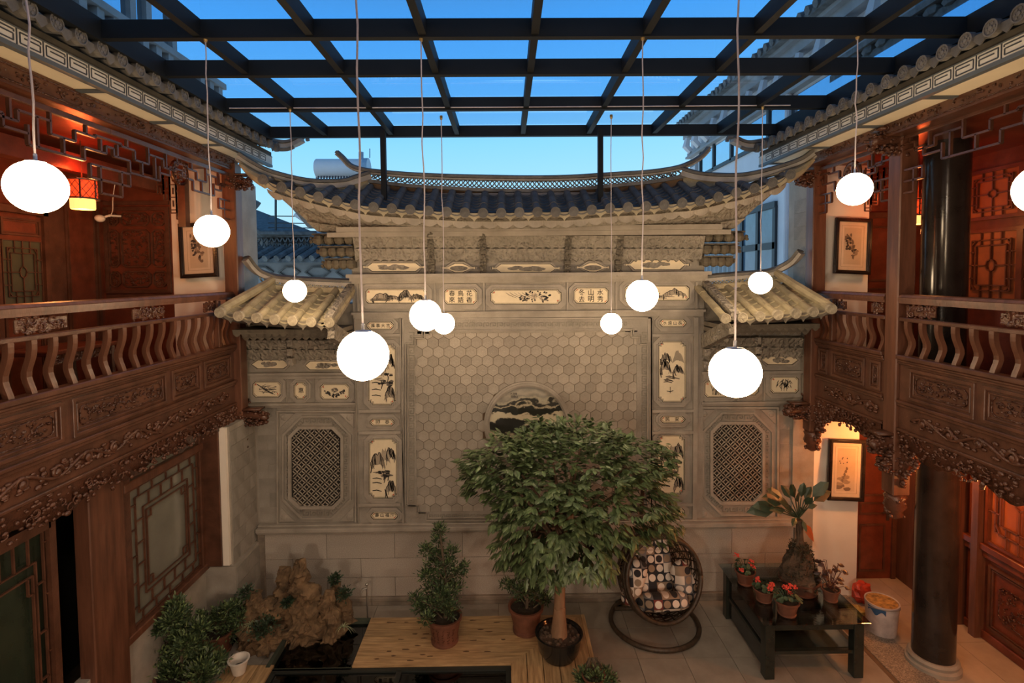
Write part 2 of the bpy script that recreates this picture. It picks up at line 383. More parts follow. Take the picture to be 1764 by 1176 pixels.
def paint(mb, kind, x0, y0, x1, y1, Y, d, seed):
    g = random.Random(seed); w = x1 - x0; h = y1 - y0
    if kind == 'tall':
        mountain(mb, x0 + w * .55, y0 + h * .42, w * .5, h * .30, d, Y, x0, x1, g, False)
        mountain(mb, x0 + w * .80, y0 + h * .36, w * .45, h * .26, d - .0005, Y, x0, x1, g)
        mountain(mb, x0 + w * .28, y0 + h * .50, w * .62, h * .32, d - .001, Y, x0, x1, g)
        for k in range(5): mb.m = g.choice((2, 3)); strokes(mb, [(x0 + w * t, y0 + h * (.56 + k * .02) + math.sin(t * 9 + k) * 1.2) for t in (.1 + .1 * k, .3 + .08 * k, .5 + .08 * k)], 1.6, d - .002, Y)
        mountain(mb, x0 + w * .82, y0 + h * .95, w * .5, h * .28, d - .0025, Y, x0, x1, g)
        for k in range(4): tree_p(mb, x0 + w * g.uniform(.45, .8), y0 + h * g.uniform(.62, .78), w * .35, d - .0035, Y, g, x0, x1)
        mb.m = 1
        for k in range(3): yy = y0 + h * g.uniform(.6, .9); strokes(mb, [(x0 + w * .08, yy), (x0 + w * .25, yy - 1), (x0 + w * .45, yy + 1)], 1.8, d - .004, Y)
    elif kind == 'boat':
        mountain(mb, x0 + w * .75, y0 + h * .36, w * .5, h * .25, d, Y, x0, x1, g, False)
        mountain(mb, x0 + w * .25, y0 + h * .34, w * .5, h * .18, d - .0005, Y, x0, x1, g)
        mountain(mb, x0 + w * .22, y0 + h * .52, w * .5, h * .24, d - .001, Y, x0, x1, g)
        mountain(mb, x0 + w * .75, y0 + h * .55, w * .5, h * .18, d - .0015, Y, x0, x1, g)
        for k in range(6): mb.m = g.choice((1, 2)); yy = y0 + h * g.uniform(.58, .68); a = g.uniform(.1, .5); strokes(mb, [(x0 + w * a, yy), (x0 + w * (a + .15), yy - 1), (x0 + w * (a + .35), yy + 1)], 2.2, d - .002, Y)
        mb.m = 1; strokes(mb, [(x0 + w * .28, y0 + h * .83), (x0 + w * .4, y0 + h * .84), (x0 + w * .55, y0 + h * .825)], 1.6, d - .002, Y); strokes(mb, [(x0 + w * .42, y0 + h * .87), (x0 + w * .42, y0 + h * .76)], 1., d - .002, Y)
    elif kind == 'wide':
        for a, b, c in ((.25, .38, .7), (.45, .3, .5), (.66, .30, .9), (.85, .3, .6)): mountain(mb, x0 + w * a, y0 + h * .85, w * b, h * c, d - .0006 * a, Y, x0, x1, g)
        for k in range(7): tree_p(mb, x0 + w * g.uniform(.3, .7), y0 + h * g.uniform(.6, .95), h * .34, d - .003, Y, g, x0, x1)
        for k in range(4): mb.m = 2; yy = y0 + h * g.uniform(.75, .95); strokes(mb, [(x0 + w * .05, yy), (x0 + w * .2, yy - 1), (x0 + w * .4, yy)], 1.2, d - .003, Y)
    elif kind == 'cliff':
        mountain(mb, x0 + w * .78, y0 + h * .8, w * .42, h * .7, d, Y, x0, x1, g)
        mountain(mb, x0 + w * .4, y0 + h * .85, w * .4, h * .25, d - .0006, Y, x0, x1, g)
        for k in range(5): mb.m = 2; yy = y0 + h * g.uniform(.6, .95); a = g.uniform(.05, .5); strokes(mb, [(x0 + w * a, yy), (x0 + w * (a + .1), yy - 1), (x0 + w * (a + .3), yy)], 1.2, d - .002, Y)
        for k in range(3): tree_p(mb, x0 + w * g.uniform(.3, .6), y0 + h * .8, h * .3, d - .003, Y, g, x0, x1)
    elif kind == 'flower':
        for k in range(9):
            a = x0 + w * (.2 + .06 * k); mb.m = g.choice((2, 3)); strokes(mb, [(a, y0 + h * .15), (a + w * .05, y0 + h * .35), (a + w * .16, y0 + h * .6)], 1.0, d, Y)
        for k in range(44):
            mb.m = g.choice((1, 1, 2)); an = g.uniform(0, 6.28); rr = g.uniform(.15, .42)
            cx = x0 + w * .62 + math.cos(an) * w * rr * .55; cy = y0 + h * .5 + math.sin(an) * h * rr * .95
            strokes(mb, [(cx, cy), (cx + math.cos(an) * h * .1, cy + math.sin(an) * h * .1), (cx + math.cos(an) * h * .22, cy + math.sin(an) * h * .12)], h * .13, d - .0004 - .00004 * k, Y)
        for k in range(3):
            cx = x0 + w * (.45, .62, .72)[k]; cy = y0 + h * (.55, .45, .62)[k]; r = h * (.14, .26, .14)[k]
            for q in range(7):
                mb.m = 4 if q % 2 else 3; blob(mb, cx + r * .55 * math.cos(q * .9), cy + r * .5 * math.sin(q * .9), r * .5, r * .4, d - .002 - .0002 * q, Y, 8, .25, g)
            mb.m = 2; blob(mb, cx, cy, r * .2, r * .2, d - .0036, Y, 7, .2, g)
    elif kind == 'plum':
        mb.m = 1; strokes(mb, [(x0 + w * .1, y0 + h * .1), (x0 + w * .35, y0 + h * .4), (x0 + w * .5, y0 + h * .62), (x0 + w * .75, y0 + h * .8)], 2.2, d, Y)
        for k in range(26):
            mb.m = g.choice((1, 2, 2)); a, b = x0 + w * g.uniform(.2, .75), y0 + h * g.uniform(.25, .7); c = g.uniform(-1, 1)
            strokes(mb, [(a, b), (a + w * .1, b + c * h * .12), (min(x1 - 2, a + w * .22), min(y1 - 2, max(y0 + 2, b + c * h * .25)))], .9, d - .0005, Y)
        for k in range(16): mb.m = g.choice((2, 3)); blob(mb, x0 + w * g.uniform(.2, .9), y0 + h * g.uniform(.15, .8), 1.5, 1.3, d - .001, Y, 6, .3, g)
    elif kind == 'rose':
        for k in range(40): mb.m = g.choice((1, 1, 2)); t = g.random(); blob(mb, x0 + w * (.12 + .75 * t), y0 + h * (.38 + .40 * math.sin(t * 3)) + g.uniform(-3, 3), 2.4, 1.8, d - .0001 * k, Y, 6, .4, g)
        for q in range(7): mb.m = 3 if q % 2 else 2; blob(mb, x0 + w * .5 + 3.5 * math.cos(q * .9), y0 + h * .38 + 2.5 * math.sin(q * .9), 3, 2.2, d - .003 - .0002 * q, Y, 8, .3, g)
    elif kind == 'bamboo':
        for a in (.38, .48, .58): mb.m = 2; strokes(mb, [(x0 + w * a, y1 - 2), (x0 + w * (a + .02), y0 + h * .5), (x0 + w * (a + .07), y0 + h * .1)], 1.6, d, Y)
        for k in range(34):
            mb.m = g.choice((1, 1, 2)); a = x0 + w * g.uniform(.25, .75); b = y0 + h * g.uniform(.12, .6); q = g.choice((-1, 1)) * g.uniform(2, 7)
            strokes(mb, [(a, b), (a + q * .5, b + 2), (min(x1 - 1, max(x0 + 1, a + q)), b + 5)], 1.3, d - .0006, Y)
    elif kind == 'orchid':
        for k in range(14): mb.m = g.choice((1, 2)); a = x0 + w * g.uniform(.25, .6); q = g.uniform(-6, 6); strokes(mb, [(a, y1 - 2), (a + q * .4, y0 + h * .55), (a + q, y0 + h * g.uniform(.2, .4))], 1.0, d - .0004, Y)
    elif kind == 'rubbed':
        for k in range(12): mb.m = 5; blob(mb, x0 + w * g.uniform(.3, .72), y0 + h * g.uniform(.3, .75), w * .10, h * .3, d - .0001 * k, Y, 9, .35, g)
    elif kind == 'ink_oval':
        mb.m = 5; blob(mb, (x0 + x1) / 2, y0 + h * .55, w * .3, h * .38, d, Y, 16, .05, g); 
    for k in range(2):
        if kind in ('rubbed', 'ink_oval'): break
        mb.m = 6; cx, cy = [(x0 + 3.2, y0 + 3.2), (x1 - 3.6, y1 - 4)][k]; strokes(mb, [(cx - 1, cy), (cx, cy), (cx + 1, cy)], 2.6, d - .0045, Y)
PMATS = None
def plaque(x0, y0, x1, y1, shp, c, kind, Y, seed=0, text=None, fr=6, dc=3):
    """a painted ceramic plaque in its stone frame"""
    ringpx(frames, shp if shp in (octo, rect) else (notch if shp is notch else shp), x0, y0, x1, y1, c, 2.2, 0, -.035, .01, Y)
    if fr and shp in (octo, notch): ringpx(frames, octo, x0 - 2.2, y0 - 2.2, x1 + 2.2, y1 + 2.2, c + 2, fr, dc, -.02, .01, Y)
    mb = MB(); f = WY(Y)
    mb.m = 0; mb.pris(shp(x0, y0, x1, y1, c), f, -.02, .01, False)
    mb.m = 1; mb.ring(shp(x0 + .2, y0 + .2, x1 - .2, y1 - .2, c), shp(x0 + 1.1, y0 + 1.1, x1 - 1.1, y1 - 1.1, c), f, -.0215, -.019)
    mb.m = 1
    if shp in (octo, notch): mb.ring(shp(x0 + 2, y0 + 2, x1 - 2, y1 - 2, c), shp(x0 + 2.5, y0 + 2.5, x1 - 2.5, y1 - 2.5, c), f, -.0213, -.019)
    if kind: paint(mb, kind, x0 + 3, y0 + 2.5, x1 - 3, y1 - 2.5, Y, -.0222, seed)
    o = mb.build('painted_plaque', [PAPER, INK, INK2, INK3, PAPERP, STONEC, SEAL], wall)
    if text:
        rows = text.split('\n'); nr = len(rows); h = (y1 - y0 - 5) / nr
        for r, row in enumerate(rows):
            n = len(row); w = (x1 - x0 - 2 * c - 2) / n
            for q, ch in enumerate(row):
                s = min(w * .80, h * .92)
                glyph(ch, x0 + c + 1 + w * (q + .5), y0 + 2.5 + h * (r + .5), s, Y - .0225, o)
        m2 = MB()
        for cx, cy in ((x0 + c + 1, y0 + 4), (x1 - c - 1, y1 - 4)): strokes(m2, [(cx - .9, cy), (cx, cy), (cx + .9, cy)], 2.2, -.0235, Y)
        m2.build('seal', SEAL, o)
    return o
gl = {}
def glyph(ch, u, v, spx, Y, root, mat=None):
    if ch not in gl:
        c = bpy.data.curves.new('t', 'FONT'); c.body = ch; c.offset = .008; c.resolution_u = 3
        o = bpy.data.objects.new('t', c); COL.objects.link(o); bpy.context.view_layer.update()
        dg = bpy.context.evaluated_depsgraph_get(); me = bpy.data.meshes.new_from_object(o.evaluated_get(dg))
        bpy.data.objects.remove(o)
        xs = [q.co.x for q in me.vertices]; ys = [q.co.y for q in me.vertices]
        cx, cy = (min(xs) + max(xs)) / 2, (min(ys) + max(ys)) / 2; s = 1 / max(.5, max(xs) - min(xs), max(ys) - min(ys))
        for q in me.vertices: q.co = ((q.co.x - cx) * s, 0, (q.co.y - cy) * s)
        me.name = 'character'; me.materials.clear(); me.materials.append(mat or INK); gl[ch] = me
    p = atY(u, v, Y); k = spx * Y / F
    return inst(gl[ch], 'character', root, (p.x, Y, p.z), scale=(k, 1, k))

# the row under the main roof
plaque(630, 497, 736, 523, notch, 4, 'wide', D, 1)
plaque(765, 497, 822, 524, octo, 5, None, D, 2, '春鳥花\n來語香')
plaque(845, 498, 967, 524, notch, 5, 'flower', D, 3)
plaque(988, 495, 1048, 523, octo, 5, None, D, 4, '冬山水\n去明秀')
plaque(1075, 491, 1187, 518, notch, 4, 'cliff', D, 5)
# left and right columns of plaques
plaque(632, 553, 679, 568, octo, 5, None, D, 6, '萬事大吉', 5)
plaque(635, 593, 683, 697, notch, 7, 'tall', D, 17)
plaque(637, 720, 681, 733, octo, 5, None, D, 8, '國泰', 5)
plaque(636, 754, 685, 857, notch, 7, 'tall', D, 9)
plaque(639, 880, 686, 894, octo, 5, None, D, 10, '壽山福海', 5)
plaque(1135, 549, 1182, 563, octo, 5, None, D, 11, '水遠山長', 5)
plaque(1133, 587, 1181, 692, notch, 7, 'boat', D, 12)
plaque(1136, 715, 1180, 728, octo, 5, None, D, 13, '民安', 5)
plaque(1132, 748, 1179, 850, notch, 7, 'tall', D, 14)
plaque(1134, 873, 1179, 887, octo, 5, None, D, 15, '業樂居安', 5)
# rubbed cartouches above
plaque(625, 452, 733, 468, knob, 8, 'rubbed', D, 21, fr=0)
plaque(761, 453, 820, 470, knob, 14, 'ink_oval', D, 22, fr=0)
plaque(846, 454, 965, 470, knob, 8, 'rubbed', D, 23, fr=0)
plaque(992, 452, 1050, 469, knob, 14, 'ink_oval', D, 24, fr=0)
plaque(1076, 447, 1187, 465, knob, 8, 'rubbed', D, 25, fr=0)
# wings
DW = D + .04
plaque(434, 619, 500, 635, arrow, 10, 'rubbed', DW, 31, fr=0)
plaque(526, 621, 600, 637, arrow, 8, 'rubbed', DW, 32, fr=0)
plaque(1223, 613, 1296, 630, arrow, 8, 'rubbed', DW, 33, fr=0)
plaque(1311, 611, 1374, 628, arrow, 10, 'rubbed', DW, 34, fr=0)
plaque(436, 656, 486, 684, octo, 5, 'plum', DW, 35)
plaque(507, 657, 530, 687, notch, 5, None, DW, 36, '惠', 4)
plaque(552, 660, 603, 688, octo, 5, 'rose', DW, 37)
plaque(1212, 655, 1262, 684, octo, 5, 'orchid', DW, 38)
plaque(1282, 650, 1306, 680, notch, 5, None, DW, 39, None, 4)
plaque(1325, 647, 1375, 677, octo, 5, 'bamboo', DW, 40)

# mouldings
def hband(u0, u1, v0, v1, out, Y=D, mb=frames):
    # follow the roll of the picture: take the left end for x0, right end for x1, mean height
    a = atY(u0, v0 + (u0 - 908) * -.0085 * -0, Y); b = atY(u1, v1, Y); c = atY((u0 + u1) / 2, (v0), Y); d = atY((u0 + u1) / 2, v1, Y)
    mb.box(a.x, b.x, Y - out, Y + .01, d.z, c.z)
hband(601, 1219, 470, 476, .16); hband(605, 1215, 476, 482, .10); hband(607, 1213, 482, 486, .05)
hband(607, 1213, 535, 539, .07); hband(610, 1210, 539, 546, .04)
for u in (617, 750, 834, 977, 1061, 1199): wb(u - 1.5, 486, u + 1.5, 536, D, -.03, .01, frames)
for a, b in ((620, 692), (1123, 1195)):
    wb(a - 8, 546, a - 1, 905, D, -.04, .01, frames); wb(b - 1, 546, b + 4, 905, D, -.04, .01, frames)
    for v in (576, 706, 743, 867): wb(a - 1, v - 1, b - 1, v + 3, D, -.035, .01, frames)
for s, (a, b) in enumerate(((-3.95, atY(613, 600, DW).x), (atY(1207, 600, DW).x, 4.6))):
    for v0, v1, o in ((641, 645, .07), (645, 652, .03), (693, 697, .06), (697, 701, .03)):
        frames.box(a, b, DW - o, DW + .01, atY(500 if s == 0 else 1310, v1 - s * 3 , DW).z, atY(500 if s == 0 else 1310, v0 - s * 3, DW).z)
for u in (494, 542, 612): wb(u - 1, 652, u + 1, 693, DW, -.02, .01, frames)
for u in (1207, 1272, 1316): wb(u - 1, 649, u + 1, 690, DW, -.02, .01, frames)
frames.build('stone_mouldings', STONE2, wall)

# scalloped cloth-like courses: under the main roof and on the wings
def scallop(mb, u0, u1, v0, v1, out, Y, n, amp=3.):
    f = WY(Y); N = n * 6
    top = []; bot = []
    for i in range(N + 1):
        t = i / N; u = u0 + (u1 - u0) * t
        top.append((u, v0)); bot.append((u, v1 - amp * abs(math.sin(pi * t * n)) ** .6 + amp * .4 * abs(math.cos(pi * t * n)) ** 6))
    v = [f(a, b, -out) for a, b in top] + [f(a, b, -out * .55) for a, b in bot] + [f(a, b, .01) for a, b in bot]
    M_ = N + 1
    mb.add(v, [(i, i + 1, M_ + i + 1, M_ + i) for i in range(N)] + [(M_ + i, M_ + i + 1, 2 * M_ + i + 1, 2 * M_ + i) for i in range(N)])
BR = [615, 743, 832, 978, 1066, 1205]
for v0, v1, out in ((408, 430, .24), (429, 450, .15)):
    for k in range(5):
        mb = MB(); a, b = BR[k], BR[k + 1]
        scallop(mb, a, b, v0, v1, out, D, max(3, round((b - a) / 14)))
        mb.build('carved_course', STONEC, wall)
for a, b in ((425, 498), (504, 612), (1207, 1300), (1306, 1395)):
    for v0, v1, out in ((584, 602, .14), (601, 620, .09)):
        mb = MB(); scallop(mb, a, b, v0 - (4 if a > 900 else 0), v1 - (4 if a > 900 else 0), out, DW, max(3, round((b - a) / 14)), 2.5)
        mb.build('carved_course', STONEC, wall)
# dark carved brackets between the courses
def leafy(mb, c, r, rng, n=7, flat=.6):
    for k in range(n):
        o = Vector((rng.uniform(-1, 1), rng.uniform(-1, 1) * flat, rng.uniform(-1, 1))) * r * .6
        mb.ball(Vector(c) + o, (r * rng.uniform(.3, .5), r * rng.uniform(.3, .5) * flat, r * rng.uniform(.25, .45)), 6, 4)
DST = M('dark_carved_stone', (.13, .115, .09), .85, var=.3, vs=6, bump=.5, bs=40)
for u in BR[1:-1]:
    mb = MB(); g = random.Random(int(u))
    for v in range(406, 470, 9):
        p = atY(u, v, D - .1); k = (470 - v) / 64
        mb.box(p.x - .045, p.x + .045, D - .06 - .18 * k, D, p.z - .035, p.z + .025); leafy(mb, (p.x, D - .08 - .18 * k, p.z - .01), .055, g, 4)
    mb.build('carved_bracket', DST, wall)
for u, vs in ((502, (590, 606, 622)), (1303, (586, 602, 618)), (613, ()), (1216, (585, 606, 627))):
    if not vs: continue
    mb = MB(); g = random.Random(int(u))
    for v in vs:
        p = atY(u, v, D - .05); mb.box(p.x - .04, p.x + .04, D - .12, D + .05, p.z - .05, p.z + .05); leafy(mb, (p.x, D - .12, p.z), .06, g, 6)
    mb.build('carved_bracket', STONE2, wall)
# corbel stacks at both ends of the main roof
CRB = M('weathered_corbel_stone', (.10, .085, .06), .85, var=.35, vs=7, bump=.5, bs=35)
for s in (-1, 1):
    for i, (v, ext) in enumerate(((412, 70), (433, 60), (454, 50))):
        mb = MB(); g = random.Random(i + s)
        ue = 611 if s < 0 else 1209
        vv = v if s < 0 else v - 4
        a = atY(ue, vv, D - .05); b = atY(ue + s * ext, vv, D - .05)
        hh = .075
        n = 4
        for k in range(n):
            x = a.x + (b.x - a.x) * (k + .35) / n
            mb.lathe([(.01, -hh), (.055, -hh * .7), (.075, 0), (.06, hh * .7), (.02, hh)], (x, D - .12 - .03 * (i == 0), a.z - .01), 8)
            mb.box(min(x - .06, x + .06), max(x - .06, x + .06), D - .1, D + .3, a.z - hh * .8, a.z + hh * .8)
        mb.box(min(a.x, b.x), max(a.x, b.x), D - .14, D + .35, a.z + hh * .75, a.z + hh * 1.05)
        leafy(mb, (b.x, D - .1, a.z), .07, g, 6)
        mb.build('corbel', CRB, wall)

# hexagon field
hx0, hx1 = atY(720, 700, D).x, atY(1097, 700, D).x
hz0, hz1 = atY(908, 882, D).z, atY(908, 570, D).z
mb = MB(); mb.box(hx0, hx1, D - .008, D + .01, hz0, hz1); mb.build('mortar_bed', MORTAR, wall)
mc = atY(908, 729, D); mr = 75 * D / F
hw = 18.75 * D / F; rr = hw / math.sqrt(3); rh = 1.5 * rr
mb = MB()
def hexa(mb, x, y, z, r): mb.pris([(r * math.sin(k * pi / 3), r * math.cos(k * pi / 3)) for k in range(6)], lambda a, b, d: (x + a, y + d, z + b), -.016, 0, False)
hexa(mb, 0, 0, 0, rr * .965); hexme = mb.mesh('hexagon_tile', HEXM)
cells = []
nr = int((hz1 - hz0) / rh) + 1
for r in range(nr + 1):
    z = hz1 - .02 - r * rh
    if z < hz0 - rr * .3: continue
    for c in range(24):
        x = hx0 + hw * (c + (.5 if r % 2 else 0))
        if x < hx0 - hw * .55 or x > hx1 + hw * .55: continue
        if (x - mc.x) ** 2 + (z - mc.z) ** 2 < (mr - rr * .4) ** 2: continue
        cells.append((x, z))
def hid(x, z): return x > atY(845, 800, D).x and z < atY(900, 790, D).z
vis = [c for c in cells if not hid(*c)][:300]
vs_ = set(vis); mb = MB()
for x, z in cells:
    if (x, z) in vs_: inst(hexme, 'hexagon_tile', wall, (x, D - .006, z))
    else: hexa(mb, x, D - .006, z, rr * .965)
if mb.v: mb.build('hexagon_tiles', HEXM, wall, kind='stuff')
mb = MB()
for a, b, c, d in ((694, 549, 720, 903), (1096, 548, 1122, 902), (719, 549, 1097, 571), (719, 880, 1097, 903), (719, 570, 728, 584), (728, 570, 740, 577), (1088, 569, 1097, 583), (1076, 569, 1088, 576), (719, 868, 734, 881), (1084, 867, 1097, 880)):
    wb(a, b, c, d, D, -.026 - .0007 * (a % 3), .01, mb)
mb.build('border_slab', STONE, wall)
# moon picture
mb = MB(); n = 64
cir = lambda r: [(mc.x + r * math.cos(2 * pi * k / n), mc.z + r * math.sin(2 * pi * k / n)) for k in range(n)]
fxz = lambda a, b, d: (a, D + d, b)
mb.ring(cir(mr), cir(mr * .955), fxz, -.06, .01); mb.ring(cir(mr * .955), cir(mr * .91), fxz, -.075, .01); mb.ring(cir(mr * .91), cir(mr * .87), fxz, -.055, .01)
mb.build('moon_frame', STONE2, wall)
mar = bpy.data.materials.new('landscape_marble'); mar.use_nodes = True; t = mar.node_tree; bs_ = t.nodes['Principled BSDF']; bs_.inputs['Roughness'].default_value = .3
tcn = nd(t, 'ShaderNodeTexCoord'); sp = nd(t, 'ShaderNodeSeparateXYZ'); t.links.new(tcn.outputs['Object'], sp.inputs[0])
nz = nd(t, 'ShaderNodeTexNoise'); nz.inputs['Scale'].default_value = 2.6; nz.inputs['Detail'].default_value = 8; nz.inputs['Roughness'].default_value = .55
mp = nd(t, 'ShaderNodeMapping'); mp.inputs['Scale'].default_value = (1, 1, 1.6); t.links.new(tcn.outputs['Object'], mp.inputs[0]); t.links.new(mp.outputs[0], nz.inputs['Vector'])
ma = nd(t, 'ShaderNodeMath', operation='MULTIPLY_ADD'); t.links.new(nz.outputs['Fac'], ma.inputs[0]); ma.inputs[1].default_value = .62; t.links.new(sp.outputs[2], ma.inputs[2])
mrn = nd(t, 'ShaderNodeMapRange'); t.links.new(ma.outputs[0], mrn.inputs[0]); mrn.inputs[1].default_value = -.55 + .31; mrn.inputs[2].default_value = .55 + .31
r = nd(t, 'ShaderNodeValToRGB'); t.links.new(mrn.outputs[0], r.inputs[0]); cr = r.color_ramp
ST = [(0, (.16, .15, .12)), (.2, (.12, .12, .10)), (.36, (.45, .40, .28)), (.42, (.02, .022, .018)), (.52, (.015, .016, .014)), (.545, (.55, .50, .36)), (.62, (.50, .45, .33)), (.635, (.015, .018, .014)), (.73, (.02, .022, .018)), (.745, (.50, .45, .32)), (.77, (.03, .03, .026)), (.80, (.03, .03, .026)), (.82, (.40, .37, .28)), (.87, (.22, .21, .18)), (.93, (.34, .31, .25)), (1, (.22, .21, .18))]
cr.elements[0].position = 0; cr.elements[0].color = (*ST[0][1], 1); cr.elements[1].position = 1; cr.elements[1].color = (*ST[-1][1], 1)
for p, c in ST[1:-1]: e = cr.elements.new(p); e.color = (*c, 1)
t.links.new(r.outputs[0], bs_.inputs['Base Color'])
mb = MB(); mb.pris([(a - mc.x, b - mc.z) for a, b in cir(mr * .88)], lambda a, b, d: (a, d, b), -.03, 0, False)
mo = bpy.data.objects.new('marble_disc', mb.mesh('marble_disc', mar)); COL.objects.link(mo); mo.parent = wall; mo.location = Vector((mc.x, D, mc.z)) - WL[wall.name]; mo['label'] = 'round marble slab veined like misty mountains'
WL[mo.name] = Vector((mc.x, D, mc.z))
for k, ch in enumerate('青山遠雲水間'): glyph(ch, 889 - (k // 2) * 4 + (k % 2), 678 + (k % 2) * 5, 4.2, D - .0305, mo)

# greek-key reliefs in borders
KEYST = M('key_relief_stone', (.22, .20, .165), .85, var=.2, vs=4, bump=.2, bs=50)
def keyrun(mb, p0, p1, wid, unit, Y, t=.009, dep=.012, flip=1):
    """meander between two wall points (x,z); wid across"""
    a = Vector((p0[0], 0, p0[1])); b = Vector((p1[0], 0, p1[1])); d = b - a; L = d.length; d.normalize(); nrm = Vector((-d.z, 0, d.x)) * flip
    n = max(1, round(L / unit)); u = L / n
    for k in range(n):
        o = a + d * (u * k)
        P = [(0, .15), (0, .9), (.72, .9), (.72, .35), (.38, .35), (.38, .62)]
        for (s0, t0), (s1, t1) in zip(P[:-1], P[1:]):
            q0 = o + d * (s0 * u) + nrm * ((t0 - .5) * wid); q1 = o + d * (s1 * u) + nrm * ((t1 - .5) * wid)
            q0.y = q1.y = Y - dep / 2; mb.bar(q0, q1, t, dep, up=(0, 1, 0))
def pz(u, v, Y=D): q = atY(u, v, Y); return (q.x, q.z)
mb = MB()
keyrun(mb, pz(709, 572), pz(709, 868), .10, .11, D - .026); keyrun(mb, pz(1110, 572), pz(1110, 868), .10, .11, D - .026, flip=-1)
keyrun(mb, pz(738, 560), pz(1082, 558), .08, .10, D - .026); keyrun(mb, pz(738, 888), pz(1082, 886), .07, .09, D - .026)
for sx_ in (0, 1):
    for k, (du, dv) in enumerate(((0, 0), (10, -8), (20, -16))):
        pass
mb.build('key_border', KEYST, wall)
mb = MB()
def stair(mb, pts, w, Y, dep):
    P = [pz(u, v, Y) for u, v in pts]
    for (a, b), (c, d) in zip(P[:-1], P[1:]): mb.bar((a, Y - dep / 2, b), (c, Y - dep / 2, d), w, dep, up=(0, 1, 0))
for off in (0, 4):
    o = off
    stair(mb, [(700 + o, 870), (700 + o, 590 + o), (712 + o, 590 + o), (712 + o, 578 + o), (728 + o, 578 + o), (728 + o, 568 + o / 2), (1090 - o, 566 + o / 2), (1090 - o, 576 + o), (1104 - o, 576 + o), (1104 - o, 588 + o), (1118 - o, 588 + o), (1118 - o, 868)], .014, D, .06)
    stair(mb, [(700 + o, 868), (718 + o, 868 ), (718 + o, 880), (735 + o, 880), (735 + o, 893 - o), (1084 - o, 891 - o), (1084 - o, 878), (1100 - o, 878), (1100 - o, 866), (1118 - o, 866)], .014, D, .06)
stair(mb, [(695, 549), (1121, 547)], .02, D, .04); stair(mb, [(695, 549), (695, 903)], .02, D, .04); stair(mb, [(1121, 547), (1121, 903)], .02, D, .04); stair(mb, [(695, 900), (1121, 898)], .02, D, .04)
mb.build('stepped_border', STONE2, wall)
# lattice windows in the wings
def lattice_window(x0, y0, x1, y1, fx0, fy0, fx1, fy1, Y):
    f = WY(Y); mb = MB()
    mb.ring(octo(x0 - 5, y0 - 5, x1 + 5, y1 + 5, 17), octo(x0, y0, x1, y1, 15), f, -.045, .01)
    mb.ring(octo(fx0 + 9, fy0 + 9, fx1 - 9, fy1 - 9, 33), octo(fx0 + 12, fy0 + 12, fx1 - 12, fy1 - 12, 32), f, -.03, .01)
    mb.ring(rect(fx0, fy0, fx1, fy1), rect(fx0 + 3, fy0 + 3, fx1 - 3, fy1 - 3), f, -.035, .01)
    for cx, cy, sx2, sy2 in ((fx0, fy0, 1, 1), (fx1, fy0, -1, 1), (fx0, fy1, 1, -1), (fx1, fy1, -1, -1)):
        tri = [(cx + 5 * sx2, cy + 5 * sy2), (cx + 30 * sx2, cy + 5 * sy2), (cx + 5 * sx2, cy + 30 * sy2)]
        if sx2 * sy2 < 0: tri = tri[::-1]
        mb.pris(tri, f, -.02, .01, False)
        p = f(cx + 12 * sx2, cy + 12 * sy2, -.02); mb.ball(p, (.05, .015, .05), 8, 4)
    mb.build('window_surround', STONE2, wall)
    mb = MB(); yb = Y - .002; a, b, c, d = fx0 + 19, fy0 + 19, fx1 - 19, fy1 - 19; q = 26
    keyrun(mb, pz(a, b + q, Y), pz(a, d - q, Y), .085, .1, yb); keyrun(mb, pz(c, b + q, Y), pz(c, d - q, Y), .085, .1, yb, flip=-1)
    keyrun(mb, pz(a + q, b, Y), pz(c - q, b, Y), .085, .1, yb); keyrun(mb, pz(a + q, d, Y), pz(c - q, d, Y), .085, .1, yb, flip=-1)
    keyrun(mb, pz(a, b + q, Y), pz(a + q, b, Y), .085, .1, yb); keyrun(mb, pz(c - q, b, Y), pz(c, b + q, Y), .085, .1, yb)
    keyrun(mb, pz(a, d - q, Y), pz(a + q, d, Y), .085, .1, yb); keyrun(mb, pz(c - q, d, Y), pz(c, d - q, Y), .085, .1, yb)
    mb.build('key_border', KEYST, wall)
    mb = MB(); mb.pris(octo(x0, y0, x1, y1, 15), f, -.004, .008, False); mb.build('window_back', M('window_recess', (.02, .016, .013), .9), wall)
    # interlaced coin lattice: overlapping circles set diagonally
    mb = MB(); A = Vector(f(x0, y0, 0)); B = Vector(f(x1, y1, 0)); w = B.x - A.x; h = A.z - B.z
    s = .135; r = s / math.sqrt(2) * 1.0; nx = int(w / s) + 2; nz_ = int(h / s) + 2
    cc = 15 * Y / F
    def inside(x, z):
        u, v = x - A.x, A.z - z
        return 0 <= u <= w and 0 <= v <= h and min(u, w - u) + min(v, h - v) >= cc
    for i in range(-1, nx * 2 + 1):
        for j in range(-1, nz_ * 2 + 1):
            if (i + j) % 2: continue
            cx, cz = A.x + i * s / 2, A.z - j * s / 2; K = 16
            for k in range(K):
                a0, a1 = 2 * pi * k / K, 2 * pi * (k + 1) / K
                p0 = (cx + r * .72 * math.cos(a0), cz + r * .72 * math.sin(a0)); p1 = (cx + r * .72 * math.cos(a1), cz + r * .72 * math.sin(a1))
                if inside(*p0) and inside(*p1): mb.bar((p0[0], Y - .02, p0[1]), (p1[0], Y - .02, p1[1]), .010, .012, up=(0, 1, 0))
    mb.build('coin_lattice', M('lattice_stone', (.36, .32, .26), .8, var=.2), wall)
lattice_window(503, 738, 588, 870, 478, 706, 615, 902, DW)
lattice_window(1227, 730, 1311, 862, 1200, 700, 1340, 896, DW)
